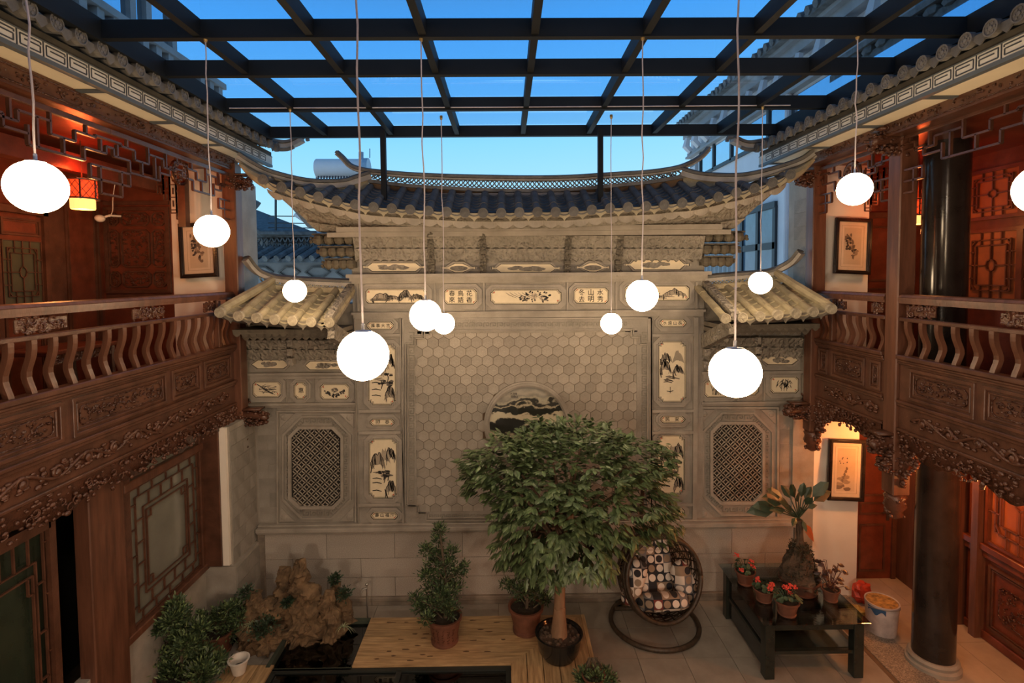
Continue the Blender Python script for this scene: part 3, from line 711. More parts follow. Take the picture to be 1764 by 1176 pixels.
# ================================================================== ROOFS OF THE SCREEN WALL
def interp(tab, x):
    if x <= tab[0][0]: return tab[0][1]
    for (a, b), (c, d) in zip(tab[:-1], tab[1:]):
        if x <= c: return b + (d - b) * (x - a) / (c - a)
    return tab[-1][1]
def smooth_tab(tab, x):
    # cosine-free catmull through the table
    n = len(tab)
    for i in range(n - 1):
        if x <= tab[i + 1][0] or i == n - 2:
            p0 = tab[max(i - 1, 0)]; p1 = tab[i]; p2 = tab[i + 1]; p3 = tab[min(i + 2, n - 1)]
            t = max(0, min(1, (x - p1[0]) / (p2[0] - p1[0])))
            return .5 * ((2 * p1[1]) + (-p0[1] + p2[1]) * t + (2 * p0[1] - 5 * p1[1] + 4 * p2[1] - p3[1]) * t * t + (-p0[1] + 3 * p1[1] - 3 * p2[1] + p3[1]) * t ** 3)
YE, YT = 7.05, 7.84
EAVE = [(418, 290), (450, 309), (479, 322), (510, 330), (534, 337), (563, 344), (594, 350), (622, 356), (651, 359), (679, 361), (709, 363), (739, 365), (799, 368), (861, 368.5), (923, 367), (982, 366.5), (1042, 361), (1102, 357.5), (1132, 356), (1164, 352), (1192, 350), (1225, 344), (1256, 336), (1284, 330), (1310, 323), (1340, 312), (1370, 298), (1402, 281)]
ET = [(lambda p: (p.x, p.z))(atY(u, v, YE)) for u, v in EAVE]
TOPT = [(lambda p: (p.x, p.z))(atY(u, v, YT)) for u, v in ((500, 308), (560, 316), (624, 321), (674, 325.5), (729, 328.5), (784, 331), (835, 333), (923, 333), (985, 332), (1050, 328), (1110, 324), (1170, 318), (1240, 312), (1320, 304))]
def ez(x): return smooth_tab(ET, x)
def tz(x): return smooth_tab(TOPT, x)
XM = (atY(910, 330, YE)).x
HALF = 2.30; TIPX = 3.78
def ytop(x):
    a = abs(x - XM)
    return YT if a < HALF else YT - (a - HALF) / (TIPX - HALF) * .62
roof = MB().add([(0, 0, 0)], []) ; roof = None
mroof = thing('main_roof', (XM, 7.5, 6), None); mroof.parent = wall; mroof.location = Vector((XM, 7.5, 6)) - WL[wall.name]; WL[mroof.name] = Vector((XM, 7.5, 6))
def covertile(me_r=.058, L=.28, mat=SLATE, name='cover_tile'):
    q = MB(); n = 8
    rings = []
    for y, r in ((0, me_r), (L, me_r * .93)):
        rings.append([(r * math.cos(pi * k / n), y, r * math.sin(pi * k / n)) for k in range(n + 1)])
    q.loft(rings, False)
    q.add([(me_r * math.cos(pi * k / n), 0, me_r * math.sin(pi * k / n)) for k in range(n + 1)], [tuple(range(n, -1, -1))])
    return q.mesh(name, mat, smooth=False)
def endtile(r=.066, mat=SLATE):
    q = MB(); n = 14
    f = lambda a, b, d: (a, d, b)
    C = lambda rr: [(rr * math.cos(2 * pi * k / n), rr * math.sin(2 * pi * k / n)) for k in range(n)]
    q.pris(C(r), f, -.012, .03, True); q.ring(C(r), C(r * .82), f, -.02, -.01)
    q.pris(C(r * .25), f, -.02, -.01, False)
    for k in range(6):
        a = k * pi / 3; q.pris([(math.cos(a) * r * .52 + r * .16 * math.cos(b), math.sin(a) * r * .52 + r * .16 * math.sin(b)) for b in [j * pi / 3 for j in range(6)]], f, -.018, -.01, False)
    return q.mesh('round_end_tile', mat)
CT = covertile(); EN = endtile(mat=SLATE)
def run_tiles(root, x, y0, z0, y1, z1, ct, en, L=.28, r=.058, pan=None, pitch=.24, drip=None, nop=False):
    d = Vector((0, y1 - y0, z1 - z0)); Ln = d.length; ang = math.atan2(d.z, d.y)
    n = max(1, round(Ln / (L * .92)))
    for k in range(n):
        p = Vector((x, y0, z0)) + d * (k / n)
        inst(ct, 'cover_tile', root, p + Vector((0, 0, .004 * (k % 2))), rot=(ang, 0, 0), scale=(1, Ln / n / L * 1.04, 1))
    inst(en, 'round_end_tile', root, (x, y0 - .01, z0 + r * .25), rot=(ang * .3, 0, 0))
def pans(mb, x0, z0a, x1, z0b, y0, y1a, y1b, z1a, z1b, n=8):
    """stepped concave tiles between two cover rows: (x0,y0,z0a)-(x1..)"""
    for k in range(n):
        for (ta, tb) in ((k / n, (k + 1.25) / n),):
            tb = min(tb, 1.02); m = 5; front = []; back = []
            for i in range(m + 1):
                t = i / m; sag = -.03 * math.sin(pi * t)
                x = x0 + (x1 - x0) * t; zl_ = z0a + (z0b - z0a) * t; zt_ = z1a + (z1b - z1a) * t; yt_ = y1a + (y1b - y1a) * t
                front.append((x, y0 + (yt_ - y0) * ta, zl_ + (zt_ - zl_) * ta + sag + .022))
                back.append((x, y0 + (yt_ - y0) * tb, zl_ + (zt_ - zl_) * tb + sag + .000))
            low = [(a, b, c - .018) for a, b, c in front]
            mb.add(front + back + low, [(i, i + 1, m + 2 + i, m + 1 + i) for i in range(m)] + [(2 * m + 2 + i, 2 * m + 3 + i, i + 1, i) for i in range(m)])
COLS = []
x = XM + .118
pitch = .2375
while x < XM + TIPX - .1: COLS.append(x); x += pitch
x = XM + .118 - pitch
while x > XM - TIPX + .1: COLS.insert(0, x); x -= pitch
PAN = MB(); DRIP = MB()
for x in COLS:
    yt = ytop(x); z0, z1 = ez(x), tz(x)
    f = (yt - YE) / (YT - YE); z1 = z0 + (z1 - z0) * f
    if f > .12: run_tiles(mroof, x, YE, z0, yt, z1, CT, EN)
for a, b in zip(COLS[:-1], COLS[1:]):
    fa, fb = [(ytop(q) - YE) / (YT - YE) for q in (a, b)]
    za, zb = ez(a), ez(b)
    pans(PAN, a + .035, za - .01, b - .035, zb - .01, YE + .01, ytop(a), ytop(b), za + (tz(a) - za) * fa, zb + (tz(b) - zb) * fb)
    m = (a + b) / 2; zm = (za + zb) / 2 - .02
    sl = (zb - za) / (b - a)
    DRIP.pris([(-.09, .03 - .09 * sl), (-.085, -.01), (-.05, -.03), (-.02, -.05), (0, -.085), (.02, -.05), (.05, -.03), (.085, -.01), (.09, .03 + .09 * sl)][::-1], lambda u, v, d: (m + u, YE + .02 + d, zm + v), -.008, .008)
PAN.build('pan_tiles', SLATE, mroof, kind='stuff'); DRIP.build('drip_tiles', SLATEY, mroof, kind='stuff')
# cove under the eave: lofted bands
base = [(lambda p: (p.x, p.z))(atY(u, v, D - .2)) for u, v in ((560, 398), (640, 404), (740, 406), (908, 408), (1070, 404), (1170, 400), (1258, 393))]
def cove(mb, t0, t1, out0, out1, N=60, xa=-3.7, xb=3.7):
    pr = []
    for t, o in ((t0, out0), (t1, out1)):
        row = []
        for i in range(N + 1):
            q = -1 + 2 * i / N
            xe = XM + q * 3.62; xbse = XM + q * 2.98
            ye, ze = YE + .05, ez(xe) - .03; yb_, zb_ = D - .2, smooth_tab(base, xbse)
            tt = t; yy = ye + (yb_ - ye) * (tt ** .8); zz = ze + (zb_ - ze) * tt; xx = xe + (xbse - xe) * tt
            row.append((xx, yy - o, zz))
        pr.append(row)
    n = N + 1
    mb.add(pr[0] + pr[1], [(i, i + 1, n + i + 1, n + i) for i in range(N)])
mb = MB()
for t0, t1, a, b in ((0, .24, 0, 0), (.24, .245, 0, -.08), (.245, .55, -.08, -.06), (.55, .56, -.06, -.12), (.56, .80, -.12, -.08), (.8, .81, -.08, -.02), (.81, 1.0, -.02, 0), (1.0, 1.01, 0, -.2)): cove(mb, t0, t1, a, b)
# end closures and back
mb.build('cove_soffit', STONEC, mroof)
mb = MB()
for i in range(34):      # scallops hanging below the eave
    q0 = -1 + 2 * i / 34; q1 = -1 + 2 * (i + 1) / 34
    xs = [XM + (q0 + (q1 - q0) * k / 6) * 3.45 for k in range(7)]
    t = [(xx, YE + .09, ez(xx * 1.0) - .09) for xx in xs]; b = [(xx, YE + .13, ez(xx) - .135 - .045 * math.sin(pi * k / 6)) for k, xx in enumerate(xs)]
    mb.add(t + b, [(k, k + 1, 8 + k, 7 + k) for k in range(6)])
mb.build('scallop_course', STONE2, mroof)
# brick layer just under the cove and slab behind
mb = MB(); bz = atY(908, 404, D).z
a, b = atY(566, 404, D - .2).x, atY(1256, 400, D - .2).x
mb.box(a, b, D - .27, D + .5, bz - .035, bz + .03); mb.box(a + .15, b - .15, D - .33, D + .4, bz + .03, bz + .10)
mb.box(a + .35, b - .35, D - .06, D + .5, bz - .12, bz + .6)
mb.build('cornice_slab', STONE2, mroof)
# ridges
def sweep(mb, pts, prof, up=Vector((0, 0, 1))):
    """prof of (across, up) swept along pts"""
    pts = [Vector(p) for p in pts]; L = len(pts); rings = []
    for i, p in enumerate(pts):
        d = (pts[min(i + 1, L - 1)] - pts[max(i - 1, 0)]).normalized(); s = d.cross(up).normalized(); u = s.cross(d).normalized()
        rings.append([p + s * a + u * b for a, b in prof])
    mb.loft(rings, True, True)
def curve(pts, n=6):
    pts = [Vector(p) for p in pts]; out = []
    for i in range(len(pts) - 1):
        p0 = pts[max(i - 1, 0)]; p1 = pts[i]; p2 = pts[i + 1]; p3 = pts[min(i + 2, len(pts) - 1)]
        for k in range(n):
            t = k / n; out.append(.5 * ((2 * p1) + (-p0 + p2) * t + (2 * p0 - 5 * p1 + 4 * p2 - p3) * t * t + (-p0 + 3 * p1 - 3 * p2 + p3) * t ** 3))
    out.append(pts[-1]); return out
CAPP = [(-.07, -.015), (-.075, .02), (-.03, .035), (0, .045), (.03, .035), (.075, .02), (.07, -.015)]
RD = SLATE; RW = M('pale_ridge_mortar', (.36, .34, .31), .8, var=.2, vs=5)
def ridge(root, pts, below=.055, cap=True):
    c = curve(pts, 6); a = MB(); b = MB()
    sweep(a, c, CAPP); a.build('ridge_cap', RD, root)
    sweep(b, [p - Vector((0, 0, .02)) for p in c], [(-.05, 0), (-.05, -below), (.05, -below), (.05, 0)][::-1]); b.build('ridge_band', RW, root)
YR = YT + .02
RP = [atY(u, v, YR) for u, v in ((580, 263), (590, 272), (604, 286), (625, 293), (655, 297), (700, 301), (760, 304), (840, 306), (910, 307), (980, 306), (1060, 301), (1120, 297), (1165, 290), (1190, 281), (1208, 270), (1221, 256))]
ridge(mroof, RP, .022)
LB = [atY(u, v, YR) for u, v in ((636, 309), (700, 317), (760, 321), (840, 325), (910, 326), (980, 324), (1060, 317), (1120, 311), (1180, 301))]
mb = MB(); c = curve(LB, 4); sweep(mb, c, [(-.06, -.05), (-.06, .0), (.06, .0), (.06, -.05)][::-1]); mb.build('ridge_base', RD, mroof)
mb = MB(); sweep(mb, [p + Vector((0, .03, -.04)) for p in c], [(-.03, -.16), (-.03, 0), (.03, 0), (.03, -.16)][::-1]); mb.build('ridge_footing', M('brown_bedding', (.16, .10, .06), .9, var=.3), mroof)
def latticerun(mb, lo, hi, s, y, t=.010):
    """interlaced circles between a lower and an upper curve (functions of x)"""
    x = lo[0].x
    lt = [(p.x, p.z) for p in lo]; ht = [(p.x, p.z) for p in hi]
    while x < lo[-1].x - s:
        z0 = interp(lt, x) + .012; z1 = interp(ht, x) - .022; h = z1 - z0
        if h > .02:
            for cx in (x, x + s / 2):
                K = 10
                for sg in (-1, 1):
                    P = [(cx + sg * s * .5 * math.sin(pi * k / K) * .9, y, z0 + h * k / K) for k in range(K + 1)]
                    for p, q in zip(P[:-1], P[1:]): mb.bar(p, q, t, .03, up=(0, 1, 0))
        x += s
mb = MB(); latticerun(mb, c, curve(RP[3:-2], 4), .13, YR, .014); mb.build('ridge_lattice', RD, mroof)
for sgn in (-1, 1):
    if sgn < 0: HP = [(636, 298, YT), (612, 306, 7.75), (591, 312, 7.68), (543, 313, 7.5), (502, 306.5, 7.38), (459, 294, 7.28), (432, 280, 7.2), (411, 266, 7.15)]
    else: HP = [(1176, 292, YT), (1200, 299, 7.75), (1225, 302, 7.68), (1272, 303, 7.5), (1310, 297, 7.38), (1350, 286, 7.28), (1382, 274, 7.2), (1401, 261, 7.15)]
    ridge(mroof, [atY(u, v, y) for u, v, y in HP], .07)
    # hip gable wedge under the hip ridge down to the eave
    mb = MB(); P = curve([atY(u, v, y) for u, v, y in HP], 4)
    row0 = [p - Vector((0, 0, .05)) for p in P]; row1 = [Vector((p.x, max(YE + .02, p.y - .1), max(ez(p.x) - .02, min(p.z - .06, ez(p.x) + .12)))) for p in P]
    n = len(P); mb.add(row0 + row1, [(i, i + 1, n + i + 1, n + i) for i in range(n - 1)]); mb.build('hip_wedge', SLATEY, mroof)
    # sculpted corner spur
    mb = MB(); tip = atY(*( (413, 282) if sgn < 0 else (1402, 275)), 7.1); inn = Vector((tip.x - sgn * .35, 7.12, ez(tip.x - sgn * .35)))
    mb.tube(curve([inn, (inn + tip) / 2 - Vector((0, 0, .03)), tip], 4), [.09, .085, .08, .07, .06, .05, .04, .03, .02], 8)
    mb.build('corner_spur', SLATEY, mroof)
# back slope so the roof is solid
mb = MB(); N = 30
fr = []; bkk = []
for i in range(N + 1):
    x = XM - 3.5 + 7.0 * i / N; z = tz(x)
    fr.append((x, YE + .05, ez(x) - .03)); bkk.append((x, ytop(x) + .02, ez(x) + (tz(x) - ez(x)) * (ytop(x) - YE) / (YT - YE) - .03))
n = N + 1; bk2 = [(a, 8.7, c - .5) for a, b, c in bkk]
mb.add(fr + bkk + bk2, [(i, i + 1, n + i + 1, n + i) for i in range(N)] + [(n + i, n + i + 1, 2 * n + i + 1, 2 * n + i) for i in range(N)]); mb.build('roof_deck', SLATE, mroof)

# ---- wing roofs
CTY = covertile(mat=SLATEY); ENY = endtile(mat=M('pale_end_tile', (.36, .32, .24), .8, var=.25, vs=20, rnd=.1))
def wingroof(s):
    ye, yt = 6.85, 7.88
    pos = [412, 443, 474, 505, 537, 568] if s < 0 else [1249, 1278, 1308, 1339, 1370, 1400]
    eav = [(385, 540), (412, 546), (443, 549), (474, 552), (505, 554), (537, 556), (568, 557), (612, 557)] if s < 0 else [(1205, 551), (1249, 550), (1278, 548.5), (1308, 546.5), (1339, 544), (1370, 541.5), (1400, 539), (1426, 534)]
    E = [(lambda p: (p.x, p.z))(atY(u, v, ye)) for u, v in eav]
    zt = atY(560 if s < 0 else 1260, 501 if s < 0 else 495, yt).z
    r = thing('wing_roof', (0, 0, 0)); r.parent = wall; c0 = Vector((E[3][0], 7.3, E[3][1])); r.location = c0 - WL[wall.name]; WL[r.name] = c0
    xs = [atY(u, 550, ye).x for u in pos]
    allx = ([xs[0] - .235] + xs) if s < 0 else (xs + [xs[-1] + .235])
    topz = lambda x: zt + max(0, abs(x - XM) - 3.15) * .12
    for x in allx:
        yy = yt
        if s < 0 and x == allx[0] or s > 0 and x == allx[-1]: yy = 7.25
        z0 = smooth_tab(E, x); run_tiles(r, x, ye, z0, yy, z0 + (topz(x) - z0) * (yy - ye) / (yt - ye), CTY, ENY)
    P_ = MB(); Dp = MB()
    inner = xl if s < 0 else xr
    ext = (allx + [inner - .06]) if s < 0 else ([inner + .06] + allx)
    for a, b in zip(ext[:-1], ext[1:]):
        za, zb = smooth_tab(E, a), smooth_tab(E, b)
        pans(P_, a + .03, za - .01, b - .03, zb - .01, ye + .01, yt, yt, topz(a), topz(b), 7)
        m = (a + b) / 2; zm = (za + zb) / 2 - .02
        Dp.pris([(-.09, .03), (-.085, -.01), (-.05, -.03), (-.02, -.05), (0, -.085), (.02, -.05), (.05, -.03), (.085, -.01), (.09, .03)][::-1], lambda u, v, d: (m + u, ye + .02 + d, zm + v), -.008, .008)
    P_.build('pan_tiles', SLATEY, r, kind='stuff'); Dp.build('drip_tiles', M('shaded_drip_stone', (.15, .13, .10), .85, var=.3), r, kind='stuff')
    # deck and soffit boxes stepping back to the wall
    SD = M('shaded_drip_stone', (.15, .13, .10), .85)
    x0, x1 = (allx[0] - .1, inner) if s < 0 else (inner, allx[-1] + .1)
    q = MB(); zz = lambda x: smooth_tab(E, x); N = 14
    tp = [(x0 + (x1 - x0) * i / N, ye + .03, zz(x0 + (x1 - x0) * i / N) - .03) for i in range(N + 1)]
    bt = [(a, yt + .05, topz(a) - .04) for a, b, c in tp]; und = [(a, 7.3, c - .11) for a, b, c in tp]; un2 = [(a, D - .02, c - .20) for a, b, c in tp]
    n = N + 1
    q.add(tp + bt + und + un2, [(i, i + 1, n + i + 1, n + i) for i in range(N)] + [(2 * n + i, 2 * n + i + 1, i + 1, i) for i in range(N)] + [(3 * n + i, 3 * n + i + 1, 2 * n + i + 1, 2 * n + i) for i in range(N)])
    q.build('roof_deck', STONEC, r)
    q = MB(); zb = min(zz(x0), zz(x1))
    for k, (yy, z) in enumerate(((7.25, -.16), (7.5, -.24))):
        K = 14
        for i in range(K):
            xa, xb = [max(x0, -3.72) + (min(x1, 4.38) - max(x0, -3.72)) * j / K for j in (i, i + 1)]
            T_ = [(xa + (xb - xa) * j / 5, yy, zb + z + .05) for j in range(6)]; B_ = [(xa + (xb - xa) * j / 5, yy + .02, zb + z - .04 * math.sin(pi * j / 5) - .01) for j in range(6)]
            q.add(T_ + B_, [(j, j + 1, 7 + j, 6 + j) for j in range(5)])
        q.box(max(x0, -3.7), min(x1, 4.36), yy + .01, D + .04, zb + z - .01, zb + z + .05)
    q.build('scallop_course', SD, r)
    # ridge with lattice, rising to a curled tip
    if s < 0: R1 = [(608, 485), (560, 483), (523, 481), (495, 479), (472, 476), (449, 468), (435, 457), (424, 443)]; L1 = [(608, 498), (523, 495), (480, 492), (455, 488)]
    else: R1 = [(1206, 478), (1250, 474), (1290, 471), (1315, 469), (1335, 464), (1352, 456), (1367, 446), (1379, 432)]; L1 = [(1206, 492), (1290, 486), (1330, 482), (1352, 478)]
    yr = yt + .02; rp = [atY(u, v, yr - .25 * max(0, k - 4) / 3) for k, (u, v) in enumerate(R1)]; lp = [atY(u, v, yr) for u, v in L1]
    ridge(r, rp, .05)
    q = MB(); cc = curve(lp, 4); sweep(q, cc, [(-.06, -.06), (-.06, .01), (.06, .01), (.06, -.06)][::-1]); q.build('ridge_base', SLATEY, r)
    q = MB(); a_, b_ = (cc, curve(rp, 4)) if s > 0 else (cc[::-1], curve(rp, 4)[::-1]); latticerun(q, a_, b_, .12, yr, .012); q.build('ridge_lattice', SLATEY, r)
    # wedge from tip to corner of roof and inner barge
    q = MB(); tipc = Vector((allx[0] if s < 0 else allx[-1], ye + .05, zz(allx[0] if s < 0 else allx[-1])))
    q.tube(curve([rp[-4] - Vector((0, .05, .05)), (rp[-4] + tipc) / 2 + Vector((0, 0, .0)), tipc + Vector((s * .05, 0, .03))], 4), [.05, .055, .06, .06, .065, .065, .065, .06, .05], 8)
    q.build('hip_ridge', SLATEY, r)
    q = MB(); bi = inner
    q.bar((bi + s * .02, ye, zz(bi) + .02), (bi + s * .02, yt, zt + .03), .10, .16); q.bar((bi + s * .0, ye + .02, zz(bi) - .1), (bi, D, zz(bi) - .42), .09, .2)
    g = random.Random(3); leafy(q, (bi, ye + .35, zz(bi) - .25), .12, g, 9)
    q.build('barge_board', STONEC, r)
wingroof(-1); wingroof(1)
# ================================================================== SKYLIGHT
HB = EYE.z + 1.98
sky = thing('glass_roof', (0, 4, HB), 'dark steel grid skylight glazed over the courtyard', 'skylight', kind='structure')
by = [(66, .16), (130, .15), (190, .17), (235, .14)]
BYS = [1.0, 1.9, 2.75, 3.6] + [atZ(905, v, HB).y for v, _ in by]
XL, XR = -3.36, 3.92
for k, y in enumerate(BYS):
    mb = MB(); mb.box(XL, XR, y - .035, y + .035, HB, HB + .15); mb.build('cross_beam', STEEL, sky)
RX = [atZ(u, v, HB).x for u, v in ((448, 222), (553, 224), (664, 214), (785, 224), (902, 219), (1020, 214), (1130, 214), (1240, 214))]
RX = [XL + .55 + .0 * k for k in ()] or [-3.0, -2.05, -1.13, -.21 + .0, .0]
c0 = atZ(902, 225, HB).x; RX = [c0 + .93 * k for k in range(-3, 4)]
for x in RX:
    mb = MB(); mb.box(x - .032, x + .032, .5, BYS[-1], HB + .015, HB + .155); mb.build('rafter', STEEL, sky)
for x in (XL, XR):
    mb = MB(); mb.box(x - .05, x + .05, .5, BYS[-1] + .04, HB - .02, HB + .16); mb.build('edge_beam', STEEL, sky)
mb = MB()
xs = [XL] + RX + [XR]; ys = [.5] + BYS
for a, b in zip(xs[:-1], xs[1:]):
    for c, d in zip(ys[:-1], ys[1:]):
        q = MB(); q.box(a + .004, b - .004, c + .004, d - .004, HB + .158, HB + .166); q.build('glass_pane', GLASSR, sky)
ye_ = BYS[-1]
for u in (666, 1028):
    p = atZ(u, 235, HB); z1 = ez(p.x) + .1
    mb = MB(); mb.box(p.x - .035, p.x + .035, ye_ - .3, ye_ - .23, z1 + .05, HB + .02); mb.build('post', STEEL, sky)
mb = MB(); p = BYS[-2] - .045
mb.tube([(XL + .1, p, HB + .03), (0, p, HB + .025), (XR - .5, p, HB + .03)], .006, 6); mb.build('electric_wire', M('pale_cord', (.55, .50, .52), .6), sky)

# ================================================================== WHITE GLOBE PENDANTS
GL = bpy.data.materials.new('lit_globe'); GL.use_nodes = True; b = GL.node_tree.nodes['Principled BSDF']
b.inputs['Base Color'].default_value = (.9, .88, .84, 1); b.inputs['Emission Color'].default_value = (*LAMPC, 1); b.inputs['Emission Strength'].default_value = LAMP
CORD = MT['pale_cord']; CAPM = M('lamp_cap_steel', (.6, .62, .66), .35, met=.6)
def pendant(u, v, Y, top, label, grp='white globe pendant lamps'):
    p = atY(u, v, Y); r = .135
    t = thing('pendant_lamp', (p.x, p.y, p.z), label, 'lamp', grp)
    if not hasattr(pendant, 'me'):
        q = MB(); q.ball((0, 0, 0), r, 28, 18); pendant.me = q.mesh('globe', GL, smooth=True)
        q = MB(); q.lathe([(.001, r * .99), (.046, r * .95), (.048, r * .96), (.044, r * .985), (.012, r * 1.0), (.009, r * 1.05), (.009, r * 1.25), (.006, r * 1.28), (.001, r * 1.28)], (0, 0, 0), 16); pendant.cap = q.mesh('lamp_cap', CAPM, smooth=True)
    g_ = inst(pendant.me, 'globe', t, p); inst(pendant.cap, 'lamp_cap', t, p)
    q = MB(); pts = []; z0 = p.z + r * 1.25; n = 10
    g = random.Random(int(u))
    for k in range(n + 1):
        s = k / n; w = .010 * math.sin(pi * s); pts.append((p.x + (top[0] - p.x) * s + g.uniform(-1, 1) * w, p.y + (top[1] - p.y) * s, z0 + (top[2] - z0) * s))
    q.tube(curve(pts, 2), .0055, 6); q.build('cord', CORD, t)
    if top[2] < HB + .05:
        q = MB(); q.lathe([(.012, -.02), (.018, 0), (.018, .03)], top, 8); q.build('ceiling_hook', M('brass_hook', (.5, .36, .15), .4, met=.7), t)
def tp(Y, x): return (x, Y, HB - .0)
Y1, Y2, Y3 = BYS[2] + .0, BYS[4], BYS[6] - .05
def PD(u, v, Y, lab, du=0):
    x = atY(u + du, v, Y).x; pendant(u, v, Y, (x, Y, HB), lab)
PD(63, 322, Y1 + .1, 'white globe pendant nearest the upper left gallery, big and low beside the red lantern', 0)
PD(626, 612, Y1 + .1, 'large white globe pendant hanging before the left column of painted plaques')
PD(1266, 641, Y1 + .1, 'large white globe pendant hanging before the right wing of the screen wall')
PD(1800, 325, Y1 + .1, 'big white globe pendant cut by the right edge of the photo')
PD(365, 398, Y2, 'white globe pendant in front of the tilted picture in the left gallery')
PD(733, 543, Y2, 'larger white globe pendant of the touching pair left of the wall centre')
PD(1106, 509, Y2, 'white globe pendant covering the landscape plaque right of the wall centre')
PD(1472, 326, Y2, 'white globe pendant above the framed picture in the right gallery')
PD(508, 501, Y3, 'small white globe pendant over the left wing roof')
PD(765, 557, Y3 + .35, 'smaller white globe pendant of the touching pair left of the wall centre')
PD(1053, 557, Y3 + .35, 'small white globe pendant at the upper right corner of the hexagon tiles')
PD(1310, 487, Y3, 'small white globe pendant over the right wing roof')
# ================================================================== GALLERIES ON BOTH SIDES
ZF = 3.42
YW = 7.62          # where the balconies stop
def side_name(s): return 'left' if s < 0 else 'right'
def ux(s): return lambda b: b
def scrollvine(mb, X, n, y0, y1, zc, amp, r, rng, fill=True):
    """carved scroll relief standing proud of plane X towards n (+1/-1)"""
    L = y1 - y0; w = max(1, round(L / .34)); P = []
    for i in range(w * 10 + 1):
        t = i / (w * 10); P.append((X + n * .012, y0 + L * t, zc + amp * .55 * math.sin(2 * pi * t * w / 2)))
    mb.tube(P, r, 6)
    for k in range(w):
        yc_ = y0 + L * (k + .5) / w; sg = 1 if k % 2 else -1; sp_ = []
        for i in range(14):
            a = i / 13 * 2.3 * pi; rr = amp * .62 * (1 - i / 17); sp_.append((X + n * (.012 + .001 * i), yc_ + math.cos(a) * rr * sg, zc - sg * amp * .1 + math.sin(a) * rr))
        mb.tube(sp_, [r * (1.15 - .05 * i) for i in range(14)], 6)
        mb.ball((X + n * .02, yc_, zc - sg * amp * .1), (r * 1.4, r * 2, r * 2), 7, 5)
        for q in range(16):
            mb.ball((X + n * .01, yc_ + rng.uniform(-.17, .17), zc + rng.uniform(-.9, .9) * amp * .8), (r * 1.1, r * rng.uniform(1.2, 2.4), r * rng.uniform(.8, 1.4)), 6, 4)
def fretcarve(mb, X, n, y0, y1, zt, depth, rng, dens=1.):
    """openwork carving hanging from zt with a ragged lower edge"""
    L = y1 - y0; N = max(4, int(L / .06)); up = []; lo = []
    for i in range(N + 1):
        t = i / N; y = y0 + L * t; d = depth * (.72 + .16 * math.sin(t * L * 7.3) + .12 * rng.random()); up.append((y, zt)); lo.append((y, zt - d))
    v = [(X, a, b) for a, b in up] + [(X, a, b) for a, b in lo] + [(X - n * .03, a, b) for a, b in up] + [(X - n * .03, a, b) for a, b in lo]; m = N + 1
    mb.add(v, [(i, i + 1, m + i + 1, m + i) for i in range(N)] + [(m + i, m + i + 1, 3 * m + i + 1, 3 * m + i) for i in range(N)] + [(2 * m + i + 1, 2 * m + i, 3 * m + i, 3 * m + i + 1) for i in range(N)])
    for k in range(int(L * 75 * dens)):
        y = y0 + L * rng.random(); z = zt - depth * (.05 + .85 * rng.random()); r = rng.uniform(.010, .026)
        mb.ball((X + n * rng.uniform(.0, .02), y, z), (r * .9, r * rng.uniform(.8, 1.6), r * rng.uniform(.6, 1.1)), 6, 4)
    for k in range(int(L * 12 * dens)):
        y = y0 + L * rng.random(); z = zt - depth * (.15 + .6 * rng.random()); R = rng.uniform(.025, .055); a0 = rng.uniform(0, 6)
        mb.tube([(X + n * .022, y + R * (1 - i * .07) * math.cos(a0 + i * .6), z + R * .8 * (1 - i * .07) * math.sin(a0 + i * .6)) for i in range(9)], [.009 - .0006 * i for i in range(9)], 5)
def lat(mb, P, nrm, w, d, segs):
    for a, b, c, e in segs: mb.bar(P(a, b), P(c, e), w, d, up=nrm)
def win_pattern():
    S = []
    for o in (0, .12, .2):
        S += [(o, o, 1 - o, o), (o, 1 - o, 1 - o, 1 - o), (o, o, o, 1 - o), (1 - o, o, 1 - o, 1 - o)]
    for t in (.3, .5, .7): S += [(0, t, .2, t), (1, t, .8, t), (t, 0, t, .2), (t, 1, t, .8)]
    S += [(.2, .5, .42, .5), (.8, .5, .58, .5), (.5, .2, .5, .42), (.5, .8, .5, .58), (.12, .2, .2, .12), (.8, .12, .88, .2), (.12, .8, .2, .88), (.8, .88, .88, .8)]
    for k in range(8):
        a, b = k * pi / 4, (k + 1) * pi / 4; S.append((.5 + .09 * math.cos(a), .5 + .09 * math.sin(a), .5 + .09 * math.cos(b), .5 + .09 * math.sin(b)))
    return S
WP = win_pattern()
def border_pattern():
    S = []
    for o in (.0, .07, .17, .21): S += [(o, o, 1 - o, o), (o, 1 - o, 1 - o, 1 - o), (o, o, o, 1 - o), (1 - o, o, 1 - o, 1 - o)]
    for t in (.12, .3, .5, .7, .88):
        S += [(0, t, .07, t), (1, t, .93, t), (t, 0, t, .07), (t, 1, t, .93)]
    for t in (.25, .42, .58, .75): S += [(.07, t, .17, t), (.93, t, .83, t), (t, .07, t, .17), (t, .93, t, .83)]
    for a, b in ((.21, .21), (.79, .21), (.21, .79), (.79, .79)):
        sa = 1 if a < .5 else -1; sb = 1 if b < .5 else -1
        S += [(a + sa * .06, b, a + sa * .06, b + sb * .06), (a, b + sb * .06, a + sa * .06, b + sb * .06)]
    return S
BP = border_pattern()
def panel_x(mb, X, n, y0, y1, z0, z1, fr=.035, out=.025):
    """raised moulded frame on plane X"""
    f = lambda a, b, d: (X + n * d, a, b)
    mb.ring(rect(y0, z0, y1, z1), rect(y0 + fr, z0 + fr, y1 - fr, z1 - fr), f, out, 0)
    mb.ring(rect(y0 + fr * 1.5, z0 + fr * 1.5, y1 - fr * 1.5, z1 - fr * 1.5), rect(y0 + fr * 2, z0 + fr * 2, y1 - fr * 2, z1 - fr * 2), f, out * .6, 0)
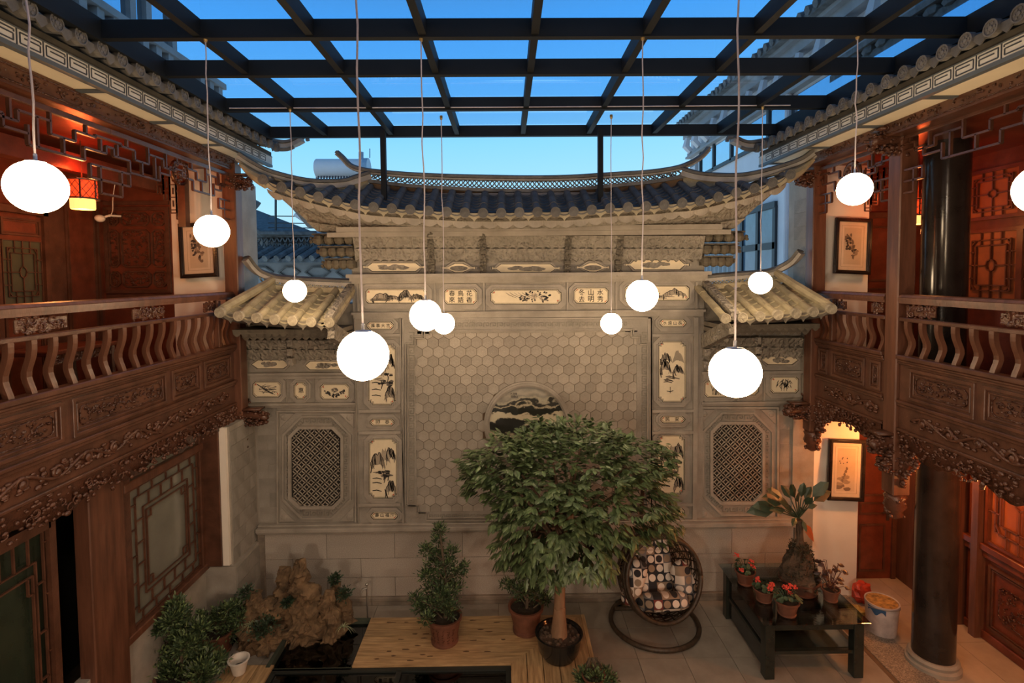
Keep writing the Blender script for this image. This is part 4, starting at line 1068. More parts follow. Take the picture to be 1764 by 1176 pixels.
def relief_x(mb, X, n, y0, y1, z0, z1, rng, k=1.):
    L = y1 - y0; H = z1 - z0
    # border scallop tube
    c = min(.05, H * .2); pts = []
    for (a, b) in ((y0 + c, z0), (y1 - c, z0), (y1, z0 + c), (y1, z1 - c), (y1 - c, z1), (y0 + c, z1), (y0, z1 - c), (y0, z0 + c), (y0 + c, z0)): pts.append((X + n * .008, a, b))
    mb.tube(pts, .007, 5)
    for q in range(int(L * H * 420 * k) + 6):
        y = rng.uniform(y0 + .03, y1 - .03); z = rng.uniform(z0 + .025, z1 - .025); r = rng.uniform(.006, .016)
        mb.ball((X + n * .004, y, z), (r, r * rng.uniform(.8, 2), r * rng.uniform(.7, 1.4)), 6, 4)
    for q in range(int(L * 9 * k) + 2):
        y = rng.uniform(y0 + .05, y1 - .05); z = rng.uniform(z0 + .05, z1 - .05); R = rng.uniform(.02, .05); a0 = rng.uniform(0, 6)
        mb.tube([(X + n * .01, y + R * 1.3 * (1 - i * .08) * math.cos(a0 + i * .55), max(z0, min(z1, z + R * (1 - i * .08) * math.sin(a0 + i * .55)))) for i in range(8)], .006, 5)

def balustrade(s, B, y0, y1, zr, frets, ends, label, nb=None):
    n = -s
    t = thing('balustrade', (B, (y0 + y1) / 2, ZF + .5), label, 'balustrade', 'gallery balustrades')
    q = MB(); q.box(B - .045, B + .045, y0, y1, zr - .035, zr - .0); q.box(B - .032, B + .032, y0, y1, zr - .065, zr - .035); q.tube([(B, y0, zr + .005), (B, y1, zr + .005)], .035, 8)
    q.build('handrail', WOODV, t, auto=40)
    z2 = zr - .22
    q = MB(); q.box(B - .03, B + .03, y0, y1, z2 - .045, z2); q.build('middle_rail', WOOD, t, bevel=.008)
    zb = 3.98
    q = MB(); q.box(B - .06, B + .06, y0, y1, zb - .05, zb); q.box(B - .045, B + .05, y0, y1, zb - .08, zb - .05); q.build('bottom_rail', WOOD, t, bevel=.008)
    # curved balusters
    q = MB(); h = z2 - .03 - zb; prof = []
    for i in range(11):
        u = i / 10; off = s * (.050 * math.exp(-((u - .33) / .26) ** 2) - .006 * math.exp(-((u - .85) / .2) ** 2))
        prof.append((off, u * h))
    rings = [[(o - .024, -.026, z), (o + .024, -.026, z), (o + .024, .026, z), (o - .024, .026, z)] for o, z in prof]
    q.loft(rings, True, True); bal = q.mesh('baluster', WOODV)
    y = y0 + .11; k = nb or max(1, round((y1 - y0) / .203)); st = (y1 - y0) / k
    for i in range(k):
        inst(bal, 'baluster', t, (B, y0 + st * (i + .5), zb))
    g = random.Random(int(y0 * 10 + s))
    for a, b in frets:
        q = MB(); f = 0
        for j in range(int((b - a) * 90)):
            yy = g.uniform(a, b); zz = g.uniform(z2 + .01, zr - .07); r = g.uniform(.010, .02); q.ball((B, yy, zz), (r, r * 1.3, r), 6, 4)
        for j in range(int((b - a) * 26)):
            yy = g.uniform(a + .03, b - .03); zz = g.uniform(z2 + .04, zr - .09); R = g.uniform(.02, .035); a0 = g.uniform(0, 6)
            q.tube([(B - s * .014, yy + R * math.cos(a0 + i * .6), zz + R * math.sin(a0 + i * .6)) for i in range(8)], .007, 5)
        q.box(B - .006, B + .006, a, b, z2 + .03, zr - .09)
        q.build('carved_bracket', CARVED, t)
    for e in ends:
        q = MB(); q.box(B - .035, B + .035, e - .035, e + .035, zb, z2 + .15); q.build('end_post', WOODV, t, bevel=.006)
    return t
def apron(s, B, y0, y1, panels, label, yfret=None):
    n = -s; g = random.Random(int(11 * y1) + s)
    t = thing('carved_balcony_beam', (B, (y0 + y1) / 2, 3.4), label, 'beam', 'carved balcony beams')
    q = MB(); q.box(min(B, B + s * .06), max(B, B + s * .06), y0, y1, 3.13, 3.94); q.build('board', WOOD, t)
    X = B
    q = MB()
    q.box(min(X, X + n * .03), max(X, X + n * .03), y0, y1, 3.875, 3.905); q.box(min(X, X + n * .045), max(X, X + n * .045), y0, y1, 3.435, 3.47); q.box(min(X, X + n * .028), max(X, X + n * .028), y0, y1, 3.40, 3.435)
    q.box(min(X, X + n * .035), max(X, X + n * .035), y0, y1, 3.12, 3.15)
    q.build('moulding', WOOD, t, bevel=.006)
    for a, b in panels:
        q = MB(); panel_x(q, X, n, a, b, 3.50, 3.85); q.build('panel_frame', WOOD, t, bevel=.004)
        q = MB(); relief_x(q, X, n, a + .09, b - .09, 3.59, 3.76, g); q.build('carved_panel', CARVE, t, smooth=True)
    q = MB(); scrollvine(q, X, n, y0 + .1, y1 - .2, 3.275, .10, .017, g); q.build('scroll_frieze', CARVED, t, smooth=True)
    q = MB(); fretcarve(q, X, n, y0 + .05, y1 - .02, 3.13, .29, g); q.build('hanging_fretwork', CARVED, t, smooth=True)
    return t
def post(s, x, y, w, z0, z1, label, name='timber_post', corbel=None):
    t = thing(name, (x, y, z0), label, 'post')
    q = MB(); q.box(x - w / 2, x + w / 2, y - w / 2, y + w / 2, z0, z1); q.build('shaft', WOODV, t, bevel=.012)
    g = random.Random(int(y * 7 + s))
    q = MB(); zc_ = z0 + .0
    q.lathe([(.03, -.30), (.09, -.26), (.075, -.21), (.12, -.15), (.10, -.08), (.12, -.03), (.09, 0)], (x, y, zc_), 10)
    for k in range(26): a = g.uniform(0, 6.28); q.ball((x + .09 * math.cos(a), y + .09 * math.sin(a), zc_ - g.uniform(.03, .27)), g.uniform(.015, .03), 6, 4)
    q.build('carved_pendant', CARVED, t, smooth=True)
    # carved spandrel brackets spreading along the beam on both sides
    if z0 < 3.0:
        q = MB(); n_ = -s
        for dr in (-1, 1):
            Lb = .5 if (dr < 0 or y < 7) else .2
            for k in range(int(150 * Lb / .5)):
                u = g.random() ** 1.4; h = .62 * (1 - u) ** 1.3 + .05; r = g.uniform(.014, .032)
                q.ball((x + n_ * g.uniform(-.02, .03), y + dr * (w / 2 + Lb * u), 3.10 - h * g.random()), (r, r * g.uniform(.8, 1.7), r), 6, 4)
            q.add([(x + e, y + dr * w / 2, 3.12) for e in (-.02, .02)] + [(x + e, y + dr * (w / 2 + Lb), 3.12) for e in (-.02, .02)] + [(x + e, y + dr * (w / 2 + Lb * .35), 2.86) for e in (-.02, .02)] + [(x + e, y + dr * w / 2, 2.52) for e in (-.02, .02)],
                  [(0, 2, 4, 6), (1, 7, 5, 3), (2, 3, 5, 4), (4, 5, 7, 6)])
        q.build('carved_spandrel', CARVED, t, smooth=True)
    # dragon-head corbel reaching into the courtyard and towards the viewer
    for zz, ln, hh in corbel or ():
        q = MB(); d = Vector((-s * 1, -.0, 0)); N = 8
        P = [Vector((x + -s * ln * k / N, y - .0 - .008 * k, zz + hh * (.1 - .2 * (k / N) ** 2))) for k in range(N + 1)]
        q.tube(P, [hh * (.34 - .16 * k / N) for k in range(N + 1)], 8); q.box(min(x, x - s * ln * .8), max(x, x - s * ln * .8), y - .09, y + .09, zz + hh * .4, zz + hh * .52)
        for k in range(190):
            u = g.random(); q.ball((x - s * ln * u, y - .02 + g.uniform(-.08, .07), zz + g.uniform(-.75, .45) * hh * (1 - .4 * u)), (g.uniform(.015, .04), g.uniform(.012, .03), g.uniform(.01, .025)), 6, 4)
        q.build('carved_corbel', CARVED, t, smooth=True)
    return t
def valance(s, X, y0, y1, zt, label, mirror=False):
    t = thing('lattice_valance', (X, (y0 + y1) / 2, zt), label, 'lattice', 'lattice valances under the eaves')
    L = y1 - y0; H = .36; U = 1.25
    q = MB(); q.box(X - .022, X + .022, y0, y1, zt - .05, zt); q.build('top_rail', WOODR if 0 else WOOD, t, bevel=.005)
    segs = []
    steps = [(0, .42), (.22, .42), (.22, .70), (.42, .70), (.42, .95), (.95, .95), (.95, .62), (1.2, .62), (1.2, .42), (1.25, .42)]
    top = [(.0, .22), (.12, .22), (.12, .50), (.34, .50), (.34, .25), (.62, .25), (.62, .55), (.86, .55), (.86, .28), (1.08, .28), (1.08, .22), (1.25, .22)]
    nU = max(1, round(L / U)); u = L / nU
    def P(a, b): return (X, y0 + (L - a if mirror else a), zt - .03 - H * b)
    for k in range(nU):
        for ln in (steps, top):
            for (a, b), (c, d) in zip(ln[:-1], ln[1:]): segs.append((k * u + a / U * u, b, k * u + c / U * u, d))
        for a, b, c in ((.06, 0, .22), (.28, 0, .5), (.5, .25, .95), (.74, .55, .95), (.98, 0, .28), (1.14, .28, .62), (.62, 0, .25), (.42, .5, .7)):
            segs.append((k * u + a / U * u, b, k * u + a / U * u, c))
    for a, b, c, d in segs:
        q = MB(); q.bar(P(a, b), P(c, d), .02, .03, up=(1, 0, 0))
        if not hasattr(valance, 'all'): valance.all = None
        if valance.all is None: valance.all = MB()
        valance.all.add(q.v, q.f)
    # corner brackets lower at both ends
    for e, dr in ((y0, 1), (y1, -1)):
        for ln in ([(0, 1.0), (.26, 1.0), (.26, 1.35), (.14, 1.35), (.14, 1.7), (0, 1.7)], [(0, 1.35), (.14, 1.35)], [(.14, 1.0), (.14, 1.35)]):
            for (a, b), (c, d) in zip(ln[:-1], ln[1:]):
                valance.all.bar((X, e + dr * a, zt - .03 - H * b), (X, e + dr * c, zt - .03 - H * d), .02, .03, up=(1, 0, 0))
    valance.all.build('lattice_bars', WOOD, t); valance.all = None
    # oval carved roundel in the middle
    q = MB(); g = random.Random(5); yc_ = (y0 + y1) / 2
    q.ring([(yc_ + .16 * math.cos(k * pi / 8), zt - .21 + .15 * math.sin(k * pi / 8)) for k in range(16)], [(yc_ + .13 * math.cos(k * pi / 8), zt - .21 + .12 * math.sin(k * pi / 8)) for k in range(16)], lambda a, b, d: (X + d, a, b), -.02, .02)
    for k in range(50): a = g.uniform(0, 6.28); r = .13 * g.random() ** .5; q.ball((X, yc_ + r * math.cos(a), zt - .21 + r * math.sin(a)), g.uniform(.012, .025), 6, 4)
    q.build('carved_roundel', CARVED, t, smooth=True)
    return t

# ---- left balcony
BL, BRX = -3.85, 4.43
balustrade(-1, BL, 2.6, YW - .1, 4.675, [(4.20, 4.70), (5.52, 6.02), (6.82, 7.10)], [7.13], 'dark timber gallery balustrade with wavy balusters along the left balcony')
apron(-1, BL, 2.6, YW - .1, [(2.7, 3.5), (3.56, 4.60), (4.70, 6.01), (6.10, 6.68), (6.75, 7.42)], 'carved dark timber balcony front with scroll frieze along the left balcony')
balustrade(1, BRX, 6.16, YW - .1, 4.62, [(6.9, 7.12), (6.22, 6.42)], [7.18], 'short far bay of the right balcony balustrade between its two timber posts')
apron(1, BRX, 6.16, YW - .1, [(6.22, 6.42), (6.5, 7.18), (7.26, 7.48)], 'short far bay of the right carved balcony front, above the ground-floor picture')
balustrade(1, BRX, 2.6, 5.93, 4.62, [(5.45, 5.85), (4.3, 4.72)], [], 'near bay of the right balcony balustrade before the round black column')
apron(1, BRX, 2.6, 5.93, [(4.95, 5.78), (4.1, 4.87), (3.2, 4.02)], 'near bay of the right carved balcony front cut by the photo edge')
post(-1, BL - .0, YW, .19, 2.62, 6.5, 'tall dark timber post ending the left balcony beside the stone pier', corbel=[(2.93, .42, .22), (6.25, .3, .2)])
post(1, BRX + .0, YW, .19, 2.62, 6.5, 'tall timber post ending the right balcony beside the screen wall', corbel=[(2.93, .42, .22), (6.25, .3, .2)])
post(1, BRX + .06, 6.04, .20, 2.35, 6.55, 'tall timber post dividing the two bays of the right balcony', corbel=[(2.95, .34, .24), (2.72, .2, .2), (6.38, .4, .26)])
valance(-1, BL, 2.6, 5.3, 6.36, 'near lattice valance under the left eave in front of the red lantern glow')
valance(-1, BL, 5.3, YW - .1, 6.36, 'far lattice valance under the left eave beside the corner post', True)
valance(1, BRX, 6.15, YW - .1, 6.38, 'short lattice valance over the far bay of the right balcony')
valance(1, BRX, 2.9, 5.93, 6.42, 'lattice valance over the near bay of the right balcony', True)

# ---- eaves with greek-key board, soffit panels and tiles
def eave(s, XK, XS, XT, zk, name, label):
    n = -s; Y0, Y1 = 2.4, 8.15
    t = thing(name, (XK, (Y0 + Y1) / 2, zk), label, 'roof', kind='structure')
    q = MB(); a, b = sorted((XK, XK + s * .03)); q.box(a, b, Y0, Y1, zk, zk + .115); q.build('key_board', KEYW, t)
    a, b = sorted((XK + n * .006, XK + s * .05)); q = MB(); q.box(a, b, Y0, Y1, zk - .035, zk - .0); q.box(a, b, Y0, Y1, zk + .115, zk + .125); q.build('edge_strip', GREYST, t)
    k = MB(); U = .222
    P = [(0, 0), (0, 1), None, (.9, .84), (.12, .84), (.12, .18), (.88, .18), (.88, .58), (.28, .58), None, (.9, .84), (.9, .70)]
    for i, j in zip(P[:-1], P[1:]):
        if i is None or j is None: continue
        k.bar((0, i[0] * U, i[1] * .115), (0, j[0] * U, j[1] * .115), .010, .004, up=(1, 0, 0))
    km = k.mesh('key_motif', M('key_line', (.05, .055, .06), .6))
    y = Y0
    while y < Y1 - U: inst(km, 'key_motif', t, (XK + n * .002, y, zk)); y += U
    # soffit panels
    y = Y0; W = .985; a, b = sorted((XK + s * .02, XS + s * .1))
    o = (3.9 - Y0) % W if s < 0 else (4.05 - Y0) % W
    ys = [Y0] + [Y0 + o + W * k for k in range(7) if Y0 + o + W * k < Y1 - .1] + [Y1]
    for c, d in zip(ys[:-1], ys[1:]):
        q = MB(); q.box(a, b, c + .035, d - .035, zk - .005, zk + .01); q.build('soffit_panel', CREAM, t)
        q = MB(); q.box(a, b, c - .035, c + .035, zk - .02, zk + .02); q.build('soffit_batten', GREYST, t)
    q = MB(); a, b = sorted((XK + s * .04, XK + s * 2.9)); q.box(a, b, Y0, Y1 - .05, zk + .03, zk + .10); q.build('roof_deck', WOOD, t)
    # tiles running up and away from the court
    sl = .22; rz = pi / 2 if s < 0 else -pi / 2; ang = math.atan(sl); xs_ = XT
    ct = CT; y = Y0 + .1; ys = []
    y = 3.89 if s < 0 else 3.93
    while y > Y0: y -= .227
    y += .227
    while y < Y1 - .02: ys.append(y); y += .227
    zt_ = zk + .215
    for y in ys:
        for k in range(4):
            inst(ct, 'cover_tile', t, (xs_ + s * k * .27, y, zt_ + k * .27 * sl), rot=(ang, 0, rz))
        inst(EN, 'round_end_tile', t, (xs_ - s * .005, y, zt_ + .012), rot=(0, 0, rz))
    p = MB(); dp = MB()
    for a, b in zip(ys[:-1], ys[1:]):
        p.T = Matrix.Translation((xs_, 0, 0)) @ Matrix.Rotation(rz, 4, 'Z')
        # local frame: x along the eave, y up the slope
        sg = -1 if s < 0 else 1
        la, lb = (a, b) if s < 0 else (-b, -a)
        pans(p, la + .03, zt_ - .015, lb - .03, zt_ - .015, 0.0, 1.1, 1.1, zt_ - .015 + 1.1 * sl, zt_ - .015 + 1.1 * sl, 7)
        m = (a + b) / 2
        dp.pris([(-.085, .02), (-.08, -.01), (-.05, -.03), (0, -.075), (.05, -.03), (.08, -.01), (.085, .02)][::-1], lambda u, v, d: (xs_ + s * .005 + d, m + u, zt_ + v), -.006, .006)
    p.build('pan_tiles', SLATE, t, kind='stuff'); dp.build('drip_tiles', SLATE, t, kind='stuff')
    # bedding under the tiles
    q = MB(); a, b = sorted((XK + s * .01, XK + s * .6)); q.box(a, b, Y0, Y1, zk + .125, zk + .19); q.build('tile_bedding', M('dark_bedding', (.06, .055, .045), .9, var=.3), t)
    # curled end ridge over the far verge
    xe = XT
    pts = [(xe + s * 1.1, Y1 + .0, zt_ + .42), (xe + s * .7, Y1, zt_ + .30), (xe + s * .3, Y1, zt_ + .18), (xe, Y1, zt_ + .12), (xe - s * .18, Y1 - .02, zt_ + .13), (xe - s * .33, Y1 - .05, zt_ + .19)]
    ridge(t, pts, .06)
    q = MB(); q.tube(curve([(xe - s * .33, Y1 - .05, zt_ + .20), (xe - s * .40, Y1 - .05, zt_ + .19), (xe - s * .42, Y1 - .05, zt_ + .13)], 3), [.03] * 7, 6); q.tube(curve([(xe + s * .05, Y1 - .08, zt_ + .0), (xe - s * .12, Y1 - .08, zt_ + .0), (xe - s * .22, Y1 - .08, zt_ + .035)], 3), .028, 6)
    q.build('curled_tip', SLATE, t)
    return t
eave(-1, -3.50, -3.80, -3.36, 6.59, 'roof_left', 'tiled eave with greek key board and cream soffit along the left gallery')
eave(1, 3.85, 4.22, 3.76, 6.545, 'roof_right', 'tiled eave with greek key board and cream soffit along the right gallery')

# ---- beams under the eaves, floors, ceilings, walls
def struct(name, mb, m, label=None, root=None, **k):
    o = mb.build(name, m, root, **k)
    if root is None: o['kind'] = 'structure'
    if label: o['label'] = label
    return o
for s, B, XS in ((-1, BL, -3.80), (1, BRX, 4.22)):
    t = thing('trim_%d' % (1 if s < 0 else 2), (B, 5, 6.45), 'dark carved head beam under the %s eave' % side_name(s), 'beam', kind='structure')
    q = MB(); a, b = sorted((XS, B + s * .1)); q.box(a, b, 2.4, 7.72, 6.40, 6.58); q.build('head_beam', WOOD, t)
    g = random.Random(9 + s); q = MB(); relief_x(q, XS, -s, 2.6, 7.6, 6.43, 6.55, g, .5); q.build('beam_relief', CARVE, t, smooth=True)
    # cove bits near the corner
XBL, XBR = -5.75, 6.35
q = MB(); q.box(XBL, BL - .07, 1.0, 7.9, 3.15, ZF); struct('floor_1', q, WOODR, 'timber floor of the left balcony')
q = MB(); q.box(BRX + .07, XBR, 1.0, 8.5, 3.15, ZF); struct('floor_2', q, WOODR, 'timber floor of the right balcony')
q = MB(); q.box(XBL, BL, 1.0, 7.9, 6.45, 6.52); struct('ceiling_1', q, WOODR, 'timber ceiling of the left upper gallery')
q = MB(); q.box(BRX, XBR, 1.0, 8.5, 6.45, 6.52); struct('ceiling_2', q, WOODR, 'timber ceiling of the right upper gallery')
# left upper back wall
wl = thing('wall_left', (XBL, 5, 0), 'timber panelled wall of the left wing with latticed windows over a stone dado', 'wall', kind='structure')
q = MB(); q.box(XBL - .1, XBL, 1.0, 7.9, 0, 6.5); q.build('timber_wall', WOODR, wl)
q = MB(); panel_x(q, XBL, 1, 7.04, 7.62, 4.0, 6.0, .04); q.box(XBL, XBL + .06, 6.72, 6.98, ZF, 6.2); q.build('wall_panel', WOOD, wl)
q = MB(); q.box(XBL, XBL + .14, 1.0, 7.9, 6.0, 6.3); q.box(XBL + .75, XBL + .9, 1.0, 7.9, 6.12, 6.32); q.build('inner_beam', WOODR, wl)
# end walls, both floors, left
YE_ = 7.7
q = MB(); q.box(XBL, -4.76, YE_, YE_ + .12, ZF, 6.5); q.build('end_panelling', WOODR, wl)
q = MB(); q.box(-4.76, -3.98, YE_, YE_ + .12, ZF, 6.5); q.build('white_end_wall', WHITE, wl)
def screen(root, x0, x1, z0, z1, Y):
    q = MB(); f = lambda a, b, d: (a, Y + d, b); w = x1 - x0; h = z1 - z0
    q.ring(rect(x0, z0, x1, z1), rect(x0 + .05, z0 + .05, x1 - .05, z1 - .05), f, -.04, 0)
    g = random.Random(4)
    for i in range(3):
        for j in range(3):
            a = x0 + w * (.06, .25, .72)[i]; b = x0 + w * (.22, .69, .94)[i]; c = z0 + h * (.07, .30, .78)[j]; d = z0 + h * (.26, .74, .94)[j]
            cc = .05
            q.ring([(a + cc, c), (b - cc, c), (b, c + cc), (b, d - cc), (b - cc, d), (a + cc, d), (a, d - cc), (a, c + cc)], [(a + cc, c + .02), (b - cc, c + .02), (b - .02, c + cc), (b - .02, d - cc), (b - cc, d - .02), (a + cc, d - .02), (a + .02, d - cc), (a + .02, c + cc)], f, -.03, 0)
            for k in range(int((b - a) * (d - c) * 500) + 8):
                r = g.uniform(.008, .02); q.ball((g.uniform(a + .03, b - .03), Y - .008, g.uniform(c + .03, d - .03)), (r * 1.3, r, r), 6, 4)
    for k in range(7): z = z0 + h * (k + .5) / 7; q.box(x0 + .05, x0 + w * .06, Y - .02, Y, z - .008, z + .008); q.box(x1 - w * .06, x1 - .05, Y - .02, Y, z - .008, z + .008)
    q.build('carved_screen', CARVED, root)
screen(wl, -5.70, -4.78, 4.70, 5.92, YE_ )
q = MB(); q.box(-5.7, -4.78, YE_ - .03, YE_, 5.95, 6.0); q.box(-5.7, -4.78, YE_ - .03, YE_, 4.62, 4.68); q.build('screen_rail', WOOD, wl)
def corner_lattice(root, x1, Y, z, s, name='corner_lattice'):
    q = MB(); n = 4; u = .085
    for i in range(n):
        for j in range(7 - i * 1 if i else 7):
            pass
    H = [7, 6, 4, 3]
    for i, h in enumerate(H):
        x = x1 + s * u * i; xn = x1 + s * u * (i + 1)
        q.bar((x, Y, z), (x, Y, z - u * h), .014, .02, up=(0, 1, 0)); q.bar((xn, Y, z), (xn, Y, z - u * h), .014, .02, up=(0, 1, 0)); q.bar((x, Y, z - u * h), (xn, Y, z - u * h), .014, .02, up=(0, 1, 0))
        for j in range(h): 
            if (i + j) % 2 == 0: q.bar((x, Y, z - u * (j + .5)), (xn, Y, z - u * (j + .5)), .012, .02, up=(0, 1, 0))
            else: q.bar(((x + xn) / 2, Y, z - u * j), ((x + xn) / 2, Y, z - u * (j + 1)), .012, .02, up=(0, 1, 0))
    q.build(name, WOOD, root)
corner_lattice(wl, -4.38, YE_ - .35, 6.3, -1)
q = MB(); q.box(-4.42, -4.32, YE_ - .4, YE_ - .3, 5.6, 6.45); q.build('lattice_stile', WOOD, wl)
# upper left door
dr = thing('door_1', (XBL, 6.36, ZF), 'dark red timber door with a latticed pane on the left balcony', 'door', kind='structure')
q = MB(); q.box(XBL, XBL + .05, 6.05, 6.66, ZF, 5.66); q.build('door_leaf', WOODR, dr)
q = MB()
for y in (5.45, 6.03, 6.68): q.box(XBL, XBL + .09, y - .035, y + .035, ZF, 5.76)
q.box(XBL, XBL + .09, 5.4, 6.72, 5.68, 5.76); q.build('door_frame', WOOD, dr)
q = MB(); panel_x(q, XBL + .05, 1, 6.1, 6.61, 5.42, 5.62, .02); panel_x(q, XBL + .05, 1, 6.1, 6.61, ZF + .1, 4.5, .02); q.build('door_moulding', WOOD, dr)
q = MB(); q.box(XBL + .052, XBL + .056, 6.1, 6.61, 4.62, 5.36); q.build('door_pane', M('dim_green_pane', (.07, .075, .05), .25), dr)
q = MB(); lat(q, lambda u, v: (XBL + .07, 6.1 + .51 * u, 4.62 + .74 * v), (1, 0, 0), .010, .012, WP); q.build('door_lattice', WOOD, dr)

# ---- left ground floor wall on plane GL
GX = -4.10
q = MB(); q.box(GX - .12, GX, 3.0, 7.2, 0, 1.00); q.build('stone_dado', STONE2, wl)
q = MB(); q.box(GX - .1, GX + .05, 5.55, 7.15, .98, 1.07); q.box(GX - .1, GX + .04, 5.6, 7.15, 2.62, 2.72); q.build('sill', WOODV, wl, bevel=.01)
q = MB(); q.box(GX - .1, GX + .06, 5.09, 5.56, 0, 3.15); q.build('wide_stile', WOODV, wl, bevel=.01)
q = MB(); q.box(GX - .08, GX + .03, 5.56, 5.70, 1.0, 3.1); q.box(GX - .08, GX + .03, 7.0, 7.15, 1.0, 3.1); q.box(GX - .02, -3.862, 7.06, 7.138, 1.02, 3.1); q.box(GX - .08, GX + .02, 5.6, 7.1, 3.0, 3.15); q.build('window_stile', WOOD, wl, bevel=.008)
q = MB(); q.box(GX - .04, GX - .03, 5.68, 7.02, 1.05, 3.0); q.build('window_pane', M('reflection_grey_pane', (.17, .17, .14), .12, var=.2, vs=1.5, spec=.8), wl)  # grey pane colour stands in for the reflection of the opposite side
q = MB(); lat(q, lambda u, v: (GX - .005, 5.72 + 1.26 * u, 1.10 + 1.5 * v), (1, 0, 0), .013, .02, BP)
q.build('window_lattice', WOOD, wl)
q = MB(); lat(q, lambda u, v: (GX - .005, 3.9 + .80 * u, .3 + 2.6 * v), (1, 0, 0), .014, .02, BP); q.box(GX - .05, GX + .03, 4.68, 4.75, 0, 3.1); q.box(GX - .05, GX + .03, 3.8, 4.7, 2.7, 2.8); q.build('open_door_lattice', WOOD, wl)
q = MB(); q.box(GX - .06, GX - .05, 3.0, 4.7, 0, 3.1); q.build('door_glass', M('dark_green_glass', (.02, .028, .018), .2), wl)
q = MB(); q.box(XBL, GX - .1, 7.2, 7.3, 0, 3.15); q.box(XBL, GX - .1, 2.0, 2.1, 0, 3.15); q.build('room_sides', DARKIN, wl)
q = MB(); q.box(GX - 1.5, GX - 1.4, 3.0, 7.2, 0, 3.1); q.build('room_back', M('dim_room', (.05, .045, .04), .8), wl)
# stone pier between left wing and screen wall
pr = thing('trim_3', (-3.95, 7.5, 0)); tag(pr, 'grey stone pier between the left wing and the screen wall, with a white painted edge', 'pier', kind='structure')
q = MB(); q.box(-4.2, -3.75, 7.14, 8.3, 1.0, 2.9); q.box(-4.2, -3.70, 7.10, 7.86, 0, 1.0); q.box(-4.2, -3.83, 7.75, 8.3, 2.9, 6.3); q.build('pier_core', STONE2, pr)
q = MB(); q.box(-3.86, -3.775, 7.09, 7.14, 1.02, 2.9); q.build('white_edge', WHITE, pr)
q = MB()
bp_ = MB(); bp_.box(-.002, .01, -.175, .175, -.098, .098); bmm = bp_.mesh('brick', BRK)
for k in range(9):
    cuts = [7.15, 7.49, 7.84] if k % 2 else [7.15, 7.32, 7.66, 7.84]
    for a, b in zip(cuts[:-1], cuts[1:]): inst(bmm, 'brick', pr, (-3.748, (a + b) / 2, 1.13 + .2 * k), scale=(1, (b - a - .006) / .35, 1))
for k in range(4):
    cuts = [7.12, 7.45, 7.84] if k % 2 else [7.12, 7.62, 7.84]
    for a, b in zip(cuts[:-1], cuts[1:]): inst(bmm, 'brick', pr, (-3.698, (a + b) / 2, .14 + .235 * k), scale=(1, (b - a - .006) / .35, 1.15))

# ---- right wing
wr = thing('wall_right', (XBR, 5, 0), 'timber wall of the right wing with carved lattice windows over panelled dado', 'wall', kind='structure')
q = MB(); q.box(XBR, XBR + .1, 1.0, 8.5, 0, 6.5); q.build('timber_wall', WOODR, wr)
def latwin(root, X, y0, y1, z0, z1, n, w=.016):
    q = MB(); a, b = sorted((X, X + n * .006)); q.box(a, b, y0, y1, z0, z1); q.build('window_backing', M('lit_orange_backing', (.30, .085, .030), .5, var=.2), root)  # orange lamplight put into the backing colour
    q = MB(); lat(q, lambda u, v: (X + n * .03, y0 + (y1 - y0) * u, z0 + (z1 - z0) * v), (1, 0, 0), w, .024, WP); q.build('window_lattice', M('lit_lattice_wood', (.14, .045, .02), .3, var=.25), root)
    q = MB(); f = lambda a, b, d: (X + n * d, a, b); q.ring(rect(y0 - .04, z0 - .04, y1 + .04, z1 + .04), rect(y0, z0, y1, z1), f, .05, 0); q.build('window_frame', WOODR, root)
for y0 in (3.9, 4.9, 5.9): latwin(wr, XBR, y0 + .08, y0 + .92, 1.36, 2.75, -1)
latwin(wr, XBR, 6.55, 7.28, 4.55, 5.42, -1); latwin(wr, XBR, 5.6, 6.47, 4.55, 5.42, -1)
latwin(wr, XBR, 6.55, 7.28, 5.62, 6.2, -1, .012); latwin(wr, XBR, 5.6, 6.47, 5.62, 6.2, -1, .012)
q = MB(); q.box(XBR - .09, XBR, 2, 7.2, 1.22, 1.31); q.box(XBR - .05, XBR, 2, 7.2, 1.12, 1.22); q.box(XBR - .03, XBR, 2, 7.2, 0, .12); q.build('sill', WOODR, wr, bevel=.01)
for y0 in (3.9, 4.9, 5.9):
    q = MB(); panel_x(q, XBR - .01, -1, y0 + .1, y0 + .9, .2, 1.05, .03); q.build('dado_panel', WOOD, wr)
    q = MB(); g = random.Random(int(y0)); relief_x(q, XBR - .01, -1, y0 + .25, y0 + .75, .4, .85, g, .7); q.build('dado_carving', CARVE, wr, smooth=True)
q = MB()
for y in (6.93, 7.2): q.box(XBR - .12, XBR, y - .05, y + .05, 0, 3.15)
q.box(XBR - .12, XBR, 7.2, 8.4, 0, 3.15); q.build('door_jamb', WOODV, wr)
# end walls right
q = MB(); q.box(4.60, 5.28, 7.86, 8.0, 0, 3.15); q.box(4.60, 5.28, YE_ + .05, YE_ + .2, ZF, 6.5); q.build('white_end_wall', WHITE, wr)
q = MB(); q.box(5.28, XBR, 8.35, 8.45, 0, 3.15); q.box(5.28, XBR, YE_ + .35, YE_ + .45, ZF, 6.5); q.build('end_panelling', WOODR, wr)
corner_lattice(wr, 4.98, YE_ - .3, 6.35, 1)
q = MB(); q.box(4.28, 4.60, 7.86, 8.3, 0, 3.1); q.box(4.40, 4.60, 7.78, 8.3, 3.1, 6.3); q.build('stone_pier', STONE2, wr)
for k in range(14): inst(bmm, 'brick', wr, (4.395, 7.96, 3.3 + .2 * k), rot=(0, 0, 0))
